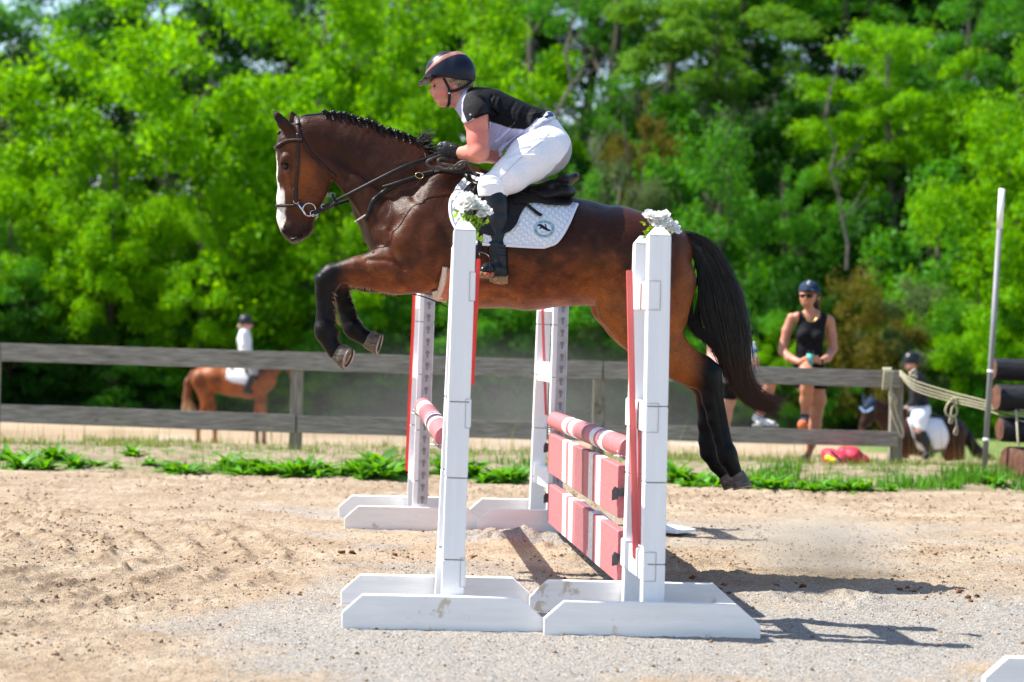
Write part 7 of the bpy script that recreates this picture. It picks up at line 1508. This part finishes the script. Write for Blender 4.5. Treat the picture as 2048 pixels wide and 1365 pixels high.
rope([(1906, 800, -.4), (1896, 808, -.42), (1891, 822, -.42), (1896, 832, -.42), (1908, 834, -.42), (1914, 824, -.42), (1910, 808, -.42), (1902, 800, -.42), (1912, 797, -.42), (1915, 806, -.42), (1905, 815, -.4), (1902, 828, -.4), (1899, 845, -.4), (1904, 845, -.4), (1905, 830, -.4)], .0095)
rope([(1910, 830, -.42), (1913, 850, -.42), (1908, 866, -.42), (1913, 870, -.42), (1915, 858, -.42), (1911, 840, -.42)], .008)
rope([(2032, 820, -.85), (2034, 850, -.95), (2036, 880, -1.0), (2038, 892, -1.0)], .010); 
# ================================================================ RIDERS IN THE FAR FIELD
def coat_plain(name, c1, c2): return pmat(name, c1, c2, rough=.5, scale=5, lo=.35, hi=.65, spec=.2, bump=.2, bscale=60, bdist=.01)
M['chest'] = pmat('chestnut_coat', .8, 1.2, rough=.5, scale=6, attr='coat', spec=.2); M['bayc'] = M['chest']
# chestnut, walking right
CD = 36.0; f = Field(CD)
f.chain([(404, 757, 0, 22, 1.1), (430, 757, 0, 27, 1.1), (465, 762, 0, 30, 1.1), (500, 766, 0, 31, 1.0), (520, 762, 0, 28, .9), (532, 758, 0, 21, .85)], k=6)
f.chain([(520, 748, 0, 20, .6), (545, 733, 0, 17, .5), (562, 722, 0, 13, .5), (572, 717, 0, 9, .7)], k=6)
f.chain([(574, 718, 0, 8.5, .7), (581, 735, 0, 9.5, .6), (587, 752, 0, 7, .7), (591, 766, 0, 5.5, .8)], k=4)
for s, e in ((-1, 571), (1, 575)): f.chain([(e, 712, s * .05, 3, .7), (e + 1, 702, s * .06, 1, .7)], k=1)
for s, (kx, fx) in ((-1, (410, 396)), (1, (424, 430))): f.chain([(402, 762, s * .12, 20, .7), (412 if s < 0 else 414, 792, s * .14, 14, .8), (kx, 815, s * .14, 8, .8), (kx - 6, 832, s * .14, 7, .8), (fx, 860, s * .14, 4.5, .9), (fx, 884, s * .14, 4.5, .9), (fx + 5, 894, s * .14, 4.5, 1)], k=3)
for s, fx in ((-1, 528), (1, 514)): f.chain([(522, 775, s * .13, 15, .7), (524 if s < 0 else 519, 805, s * .13, 9, .8), (fx - 1, 835, s * .13, 6.5, .9), (fx, 862, s * .13, 4.2, .9), (fx, 884, s * .13, 4.5, .9), (fx + 5, 894, s * .13, 4.5, 1)], k=3)
me = surf(f.grid(.014), 'horse', 1); V = verts_np(me); x_, y_ = topx(V); c = np.tile(np.array([.21, .058, .015]), (len(V), 1)); c *= (1.25 - .5 * sstep(.4, .6, fbm(x_ * .05, y_ * .05, 3)))[:, None]; c = mixc(c, [.7, .66, .6], sstep(585, 589, x_) * sstep(748, 752, y_)); set_col(me, 'coat', c)
h2_ = link('horse', me, M['chest'], None, True); tag(h2_, 'chestnut horse walking right in the far field behind the left fence', 'horse')
t_ = Field(CD); t_.chain([(386, 745, 0, 5, 1), (377, 765, 0, 8, 1), (374, 795, 0, 8, 1), (370, 818, 0, 6, 1), (366, 835, 0, 3, 1)], k=4); t_.chain([(378, 800, 0, 6, 1), (384, 820, 0, 9, 1), (372, 840, 0, 4, 1)], k=5)
me = surf(t_.grid(.014), 'tail', 1); V = verts_np(me); _, y_ = topx(V); set_col(me, 'coat', np.array([.16, .055, .025]) + (np.array([.30, .17, .08]) - np.array([.16, .055, .025])) * sstep(790, 815, y_)[:, None]); link('tail', me, M['chest'], h2_, True)
t_ = Field(CD); t_.chain([(527, 735, -.02, 5, 1), (548, 720, -.03, 5, 1), (566, 708, -.02, 4, 1)], k=4); part(t_, .014, 'mane', pmat('chestnut_mane', (.16, .05, .02), (.25, .09, .03), rough=.6), h2_)
p_ = Field(CD); p_.chain([(458, 762, 0, 31.5, 1.12), (500, 766, 0, 33, 1.03)], k=6); sp_ = part(p_, .014, 'saddle_pad', M['padw'], None, [(457, 728), (524, 728), (523, 745), (515, 762), (503, 769), (496, 769), (480, 766), (466, 764), (457, 757)]); tag(sp_, 'white saddle pad on the far chestnut horse', 'saddle pad')
p_ = Field(CD); p_.chain([(478, 733, 0, 7, 2.2), (500, 736, 0, 6, 2.5), (516, 732, 0, 6, 2)], k=4); p_.chain([(500, 740, -.30, 12, .4), (508, 752, -.32, 11, .4)], k=4); sd_ = part(p_, .014, 'saddle', M['leather'], None); tag(sd_, 'black saddle under the rider in white on the far chestnut', 'saddle')
MB().tube([W(572, 712, CD - .12), W(578, 730, CD - .13), W(584, 752, CD - .11), W(589, 757, CD - .1)], .010, 6).build('bridle', M['leather'], h2_)
r_ = Field(CD)
r_.chain([(493, 726, 0, 12, 1.3), (491, 705, 0, 10.5, 1.3), (489, 680, 0, 11.5, 1.35), (489, 668, 0, 9, 1.6)], k=4); r_.chain([(491, 660, 0, 5, 1), (493, 652, 0, 5, 1)], k=2); r_.chain([(493, 646, 0, 9.5, .9), (497, 650, 0, 8, .9)], k=3); r_.chain([(503.5, 649, 0, 1.6, 1), (504.5, 652, 0, 1.9, 1)], k=1)
for s in (-1, 1):
    r_.chain([(488, 668, s * .17, 6, 1), (488, 690, s * .2, 5.5, 1), (493, 706, s * .2, 5, 1)], k=3); r_.chain([(493, 706, s * .2, 4.5, 1), (508, 712, s * .14, 4, 1), (518, 716, s * .07, 3, 1)], k=3)
    r_.chain([(495, 728, s * .12, 11, 1), (505, 740, s * .28, 9, 1), (508, 748, s * .31, 7, 1)], k=3); r_.chain([(507, 748, s * .32, 6.5, 1), (500, 765, s * .33, 5, 1), (492, 778, s * .33, 4, 1)], k=2); r_.chain([(491, 782, s * .33, 4, 1), (502, 785, s * .34, 3.5, 1)], k=2)
rd = part(r_, .012, 'person', M['skin3'], None); tag(rd, 'rider in white shirt and black helmet on the far chestnut horse', 'person')
def grown(src, lo_y, hi_y, g, name, mat, par, poly): return part(src.grow(g), .012, name, mat, par, poly)
def boots2(f, g, poly, par):
    gg = clipf(f.grow(g), .012, poly)
    for s_ in (-1, 1): link('boot', surf(clip_half(gg, (0, f.D, 0), (0, -s_, 0)), 'boot', 1), M['boot'], par, True)
M['wshirt'] = pmat('white_shirt_cloth', (.70, .74, .80), rough=.8, bump=.3, scale=6, bscale=10, bdist=.02)
grown(r_, 0, 0, .018, 'shirt', M['wshirt'], rd, [(470, 658), (500, 658), (512, 690), (518, 722), (470, 726)])
grown(r_, 0, 0, .016, 'breeches', pmat('grey_breeches', (.20, .21, .22), (.3, .31, .32), rough=.8), rd, [(470, 722), (530, 716), (530, 752), (500, 750), (470, 745)])
boots2(r_, .016, [(480, 750), (520, 746), (520, 795), (480, 795)], rd)
p_ = Field(CD); p_.ball((491, 643, 0), 13.5, .85, k=3); p_.chain([(499, 648, 0, 1.6, 5), (508, 650, 0, 1.3, 4)], k=2); part(p_, .012, 'helmet', pmat('far_black_helmet', (.02, .022, .028), rough=.4), rd, [(470, 625), (515, 625), (515, 652), (503, 650), (480, 650), (474, 648)])
p_ = Field(CD); p_.ball((480, 653, 0), 5, 1, k=2); part(p_, .012, 'hair_bun', pmat('blond_hair', (.45, .33, .2), rough=.6), rd)
# bay with ear bonnet, walking left
BD = 30.0; f = Field(BD)
f.chain([(1905, 866, .05, 30, 1.0), (1880, 868, .02, 34, 1.05), (1845, 874, 0, 38, 1.05), (1812, 872, -.02, 38, .95), (1795, 868, -.03, 32, .85)], k=8)
f.chain([(1800, 852, -.03, 30, .6), (1780, 838, -.06, 24, .55), (1762, 822, -.08, 18, .55), (1750, 812, -.1, 12, .7)], k=8)
f.chain([(1746, 812, -.12, 12, .75), (1737, 828, -.14, 12, .65), (1729, 846, -.15, 9, .7), (1724, 857, -.16, 7, .8)], k=5)
for s, e, t in ((-1, 1742, 1744), (1, 1729, 1727)): f.chain([(e, 804, -.12 - s * -.0, 4, .8), (t, 789, -.12, 1.5, .8)], k=2)
for s, (kx, ky, fx) in ((-1, (1922, 925, 1918)), (1, (1900, 925, 1888))): f.chain([(1905, 872, s * .13, 28, .7), (1912 if s < 0 else 1900, 905, s * .15, 18, .8), (kx, ky, s * .15, 9, .8), (kx - 2, ky + 12, s * .15, 8, .8), (fx, 968, s * .15, 5.5, .9), (fx - 2, 985, s * .15, 6, 1), (fx - 6, 994, s * .15, 6, 1)], k=4)
for s, fx in ((-1, 1790), (1, 1806)): f.chain([(1800, 885, s * .13, 20, .7), (fx, 920, s * .13, 11, .8), (fx - 2, 945, s * .13, 8, .9), (fx, 970, s * .13, 5.2, .9), (fx - 1, 985, s * .13, 6, .9), (fx - 5, 994, s * .13, 6, 1)], k=4)
me = surf(f.grid(.013), 'horse', 1); V = verts_np(me); x_, y_ = topx(V); c = np.tile(np.array([.030, .010, .006]), (len(V), 1)); c = mixc(c, [.085, .027, .009], sstep(885, 915, y_)); c = mixc(c, [.01, .008, .007], sstep(915, 945, y_)); c = mixc(c, [.12, .06, .045], sstep(854, 860, y_) * (x_ < 1730)); set_col(me, 'coat', c)
h3 = link('horse', me, M['chest'], None, True); tag(h3, 'dark bay horse wearing a blue-edged ear bonnet beyond the end of the fence', 'horse')
t_ = Field(BD); t_.chain([(1926, 858, .05, 8, 1), (1938, 880, .05, 11, 1), (1952, 902, .05, 12, 1), (1975, 918, .05, 10, 1), (2008, 934, .05, 4, 1)], k=5); me = surf(t_.grid(.013), 'tail', 1); V = verts_np(me); x_, _ = topx(V); set_col(me, 'coat', np.array([.01, .008, .007]) + (np.array([.09, .045, .03]) - .01) * sstep(1950, 1990, x_)[:, None]); link('tail', me, M['chest'], h3, True)
p_ = Field(BD); p_.chain([(1812, 872, -.02, 40, 1.0), (1850, 874, 0, 40, 1.1), (1885, 868, .02, 36, 1.08)], k=8); sp2 = part(p_, .013, 'saddle_pad', M['padw'], None, [(1808, 826), (1880, 838), (1888, 860), (1893, 885), (1888, 895), (1872, 898), (1852, 896), (1840, 902), (1828, 895), (1818, 870)]); tag(sp2, 'white saddle pad on the dark bay horse at the right', 'saddle pad')
p_ = Field(BD); p_.chain([(1822, 834, 0, 8, 2.2), (1845, 840, 0, 8, 2.5), (1866, 834, 0, 8, 2)], k=4); p_.chain([(1836, 848, -.34, 14, .4), (1842, 875, -.36, 13, .4)], k=4); sd_ = part(p_, .013, 'saddle', M['leather'], None); tag(sd_, 'black saddle under the rider in dark jacket at the right', 'saddle')
p_ = Field(BD); p_.chain([(1742, 809, -.12, 13.5, .8), (1738, 816, -.14, 12.5, .75)], k=4)
for e, t in ((1742, 1744), (1729, 1727)): p_.chain([(e, 804, -.12, 4.8, .9), (t, 789, -.12, 2.2, .9)], k=2)
bn = part(p_, .012, 'ear_bonnet', pmat('navy_bonnet', (.015, .03, .06), rough=.8), h3, [(1715, 780), (1760, 780), (1758, 812), (1748, 818), (1738, 824), (1722, 816)])
MB().tube([W(1720, 815, BD - .22), W(1728, 824, BD - .26), W(1736, 823, BD - .25), (W(1746, 816, BD - .24))], .012, 6).build('bonnet_edge', pmat('blue_white_trim', (.35, .55, .85), rough=.6), bn)
for P in ([(1752, 808), (1750, 830), (1742, 850)], [(1722, 850), (1735, 853), (1745, 846)]): MB().tube([W(x, y, BD - .25) for x, y in P], .010, 5).build('bridle_strap', M['leather'], h3)
r_ = Field(BD)
r_.chain([(1842, 822, 0, 17, 1.2), (1838, 795, 0, 14.5, 1.2), (1833, 768, 0, 15.5, 1.25), (1830, 752, 0, 11, 1.6)], k=5); r_.chain([(1828, 745, 0, 6, 1), (1826, 735, -.02, 6, 1)], k=3); r_.chain([(1823, 722, -.02, 13, .95), (1819, 731, -.04, 10, .95)], k=4); r_.ball((1810.5, 731, -.05), 2, 1, k=1)
for s in (-1, 1):
    r_.chain([(1832, 755, s * .17, 8.5, 1), (1832, 785, s * .21, 7.5, 1), (1828, 805, s * .2, 7, 1)], k=4); r_.chain([(1828, 805, s * .2, 6, 1), (1818, 815, s * .14, 5, 1), (1808, 822, s * .08, 4.5, 1)], k=3)
    r_.chain([(1842, 825, s * .12, 16, 1), (1838, 840, s * .30, 13.5, 1), (1838, 860, s * .35, 10, 1)], k=4); r_.chain([(1840, 862, s * .36, 9, 1), (1852, 885, s * .37, 7, 1), (1860, 903, s * .37, 5.5, 1)], k=3); r_.chain([(1862, 908, s * .37, 5.5, 1), (1850, 914, s * .38, 5, 1)], k=3)
rd = part(r_, .011, 'person', M['skin3'], None); tag(rd, 'rider in dark jacket and white breeches on the dark bay at the right', 'person')
grown(r_, 0, 0, .02, 'jacket', pmat('dark_jacket', (.012, .013, .018), (.03, .03, .036), rough=.7, scale=8, spec=.2), rd, [(1800, 742), (1822, 742), (1834, 740), (1860, 752), (1864, 812), (1812, 814), (1800, 800)])
grown(r_, 0, 0, .018, 'breeches', M['wshirt'], rd, [(1812, 806), (1870, 806), (1870, 862), (1856, 864), (1834, 858), (1815, 850)])
boots2(r_, .018, [(1820, 866), (1834, 858), (1870, 862), (1875, 925), (1840, 925)], rd)
p_ = Field(BD); p_.ball((1824, 721, -.01), 18.5, .88, k=3); p_.chain([(1812, 728, -.04, 2.2, 5), (1803, 731, -.06, 1.8, 4.5)], k=2); part(p_, .012, 'helmet', pmat('black_helmet', (.012, .014, .018), rough=.3), rd, [(1795, 700), (1850, 700), (1844, 730), (1836, 732), (1822, 727), (1800, 734)])
MB().ribbon(catmull([W(x, y, BD - .16) for x, y in ((1826, 742), (1829, 750), (1833, 757))], 3), [Vector((0, -1, 0))] * 7, .05, .01).build('collar', pmat('light_blue_collar', (.3, .4, .6), rough=.7), rd)
g = p_ = Field(BD); p_.chain([(1806, 822, -.08, 5, 1), (1812, 820, -.12, 5.5, 1)], k=2); part(p_, .012, 'gloves', M['leather'], rd)

# ================================================================ DUST
def volume(name, lo, hi, dens, scale, thr, label, soft=True, col=(.80, .72, .60)):
    c = (Vector(lo) + Vector(hi)) / 2; sz = Vector(hi) - Vector(lo); mb = MB(); mb.box((0, 0, 0), (2, 2, 2)); o = mb.build(name, None); o.location = c; o.scale = sz / 2
    m = bpy.data.materials.new(name + '_air'); m.use_nodes = True; t = m.node_tree; t.nodes.clear(); L = t.links.new
    v = N(t, 'ShaderNodeVolumePrincipled'); v.inputs['Color'].default_value = (*col, 1); out = N(t, 'ShaderNodeOutputMaterial'); L(v.outputs[0], out.inputs['Volume'])
    tc = N(t, 'ShaderNodeTexCoord'); ln = N(t, 'ShaderNodeVectorMath', operation='LENGTH'); L(tc.outputs['Object'], ln.inputs[0])
    mr = N(t, 'ShaderNodeMapRange', interpolation_type='SMOOTHSTEP'); mr.inputs[1].default_value = 1.0; mr.inputs[2].default_value = .15; mr.inputs[3].default_value = 0; mr.inputs[4].default_value = 1; L(ln.outputs['Value'], mr.inputs[0])
    mp = N(t, 'ShaderNodeMapping'); mp.inputs['Scale'].default_value = sz / 2; L(tc.outputs['Object'], mp.inputs[0])
    n = N(t, 'ShaderNodeTexNoise', Scale=scale, Detail=5, Roughness=.6); L(mp.outputs[0], n.inputs[0]); m2 = N(t, 'ShaderNodeMapRange'); m2.inputs[1].default_value = thr; m2.inputs[2].default_value = thr + .25; m2.inputs[3].default_value = .0; m2.inputs[4].default_value = 1.0; L(n.outputs[0], m2.inputs[0])
    a = N(t, 'ShaderNodeMath', operation='MULTIPLY'); L(mr.outputs[0], a.inputs[0]); L(m2.outputs[0], a.inputs[1]); b = N(t, 'ShaderNodeMath', operation='MULTIPLY'); L(a.outputs[0], b.inputs[0]); b.inputs[1].default_value = dens; L(b.outputs[0], v.inputs['Density'])
    o.data.materials.append(m); return tag(o, label, None, None, 'stuff')
volume('dust_cloud', (-5.5, 24.5, -2.0), (5.2, 39, 1.3), .035, .45, .3, 'thin pale dust hanging over the far riding field', col=(.82, .80, .72))
c0 = G(1640, 1150, 0); volume('kicked_dust', (c0.x - .62, c0.y - .35, -.14), (c0.x + .62, c0.y + .5, .42), 3.0, 3.2, .30, 'puff of sand dust kicked up by the hind hooves', col=(.97, .88, .74))
rs = np.random.RandomState(21); n = 900; u = rs.rand(n); cx = np.where(rs.rand(n) < .5, -.42, .0) + .22 * rs.randn(n) + np.where(rs.rand(n) < .3, .35, 0); P = np.stack([c0.x + cx, c0.y + .1 * rs.randn(n) + .08, np.abs(.12 * rs.randn(n)) * (1 + .5 * u)], 1); s_ = .0012 + .0035 * rs.rand(n) ** 4
scatter_rocks('flying_sand', P, s_, M['clod'], 9)
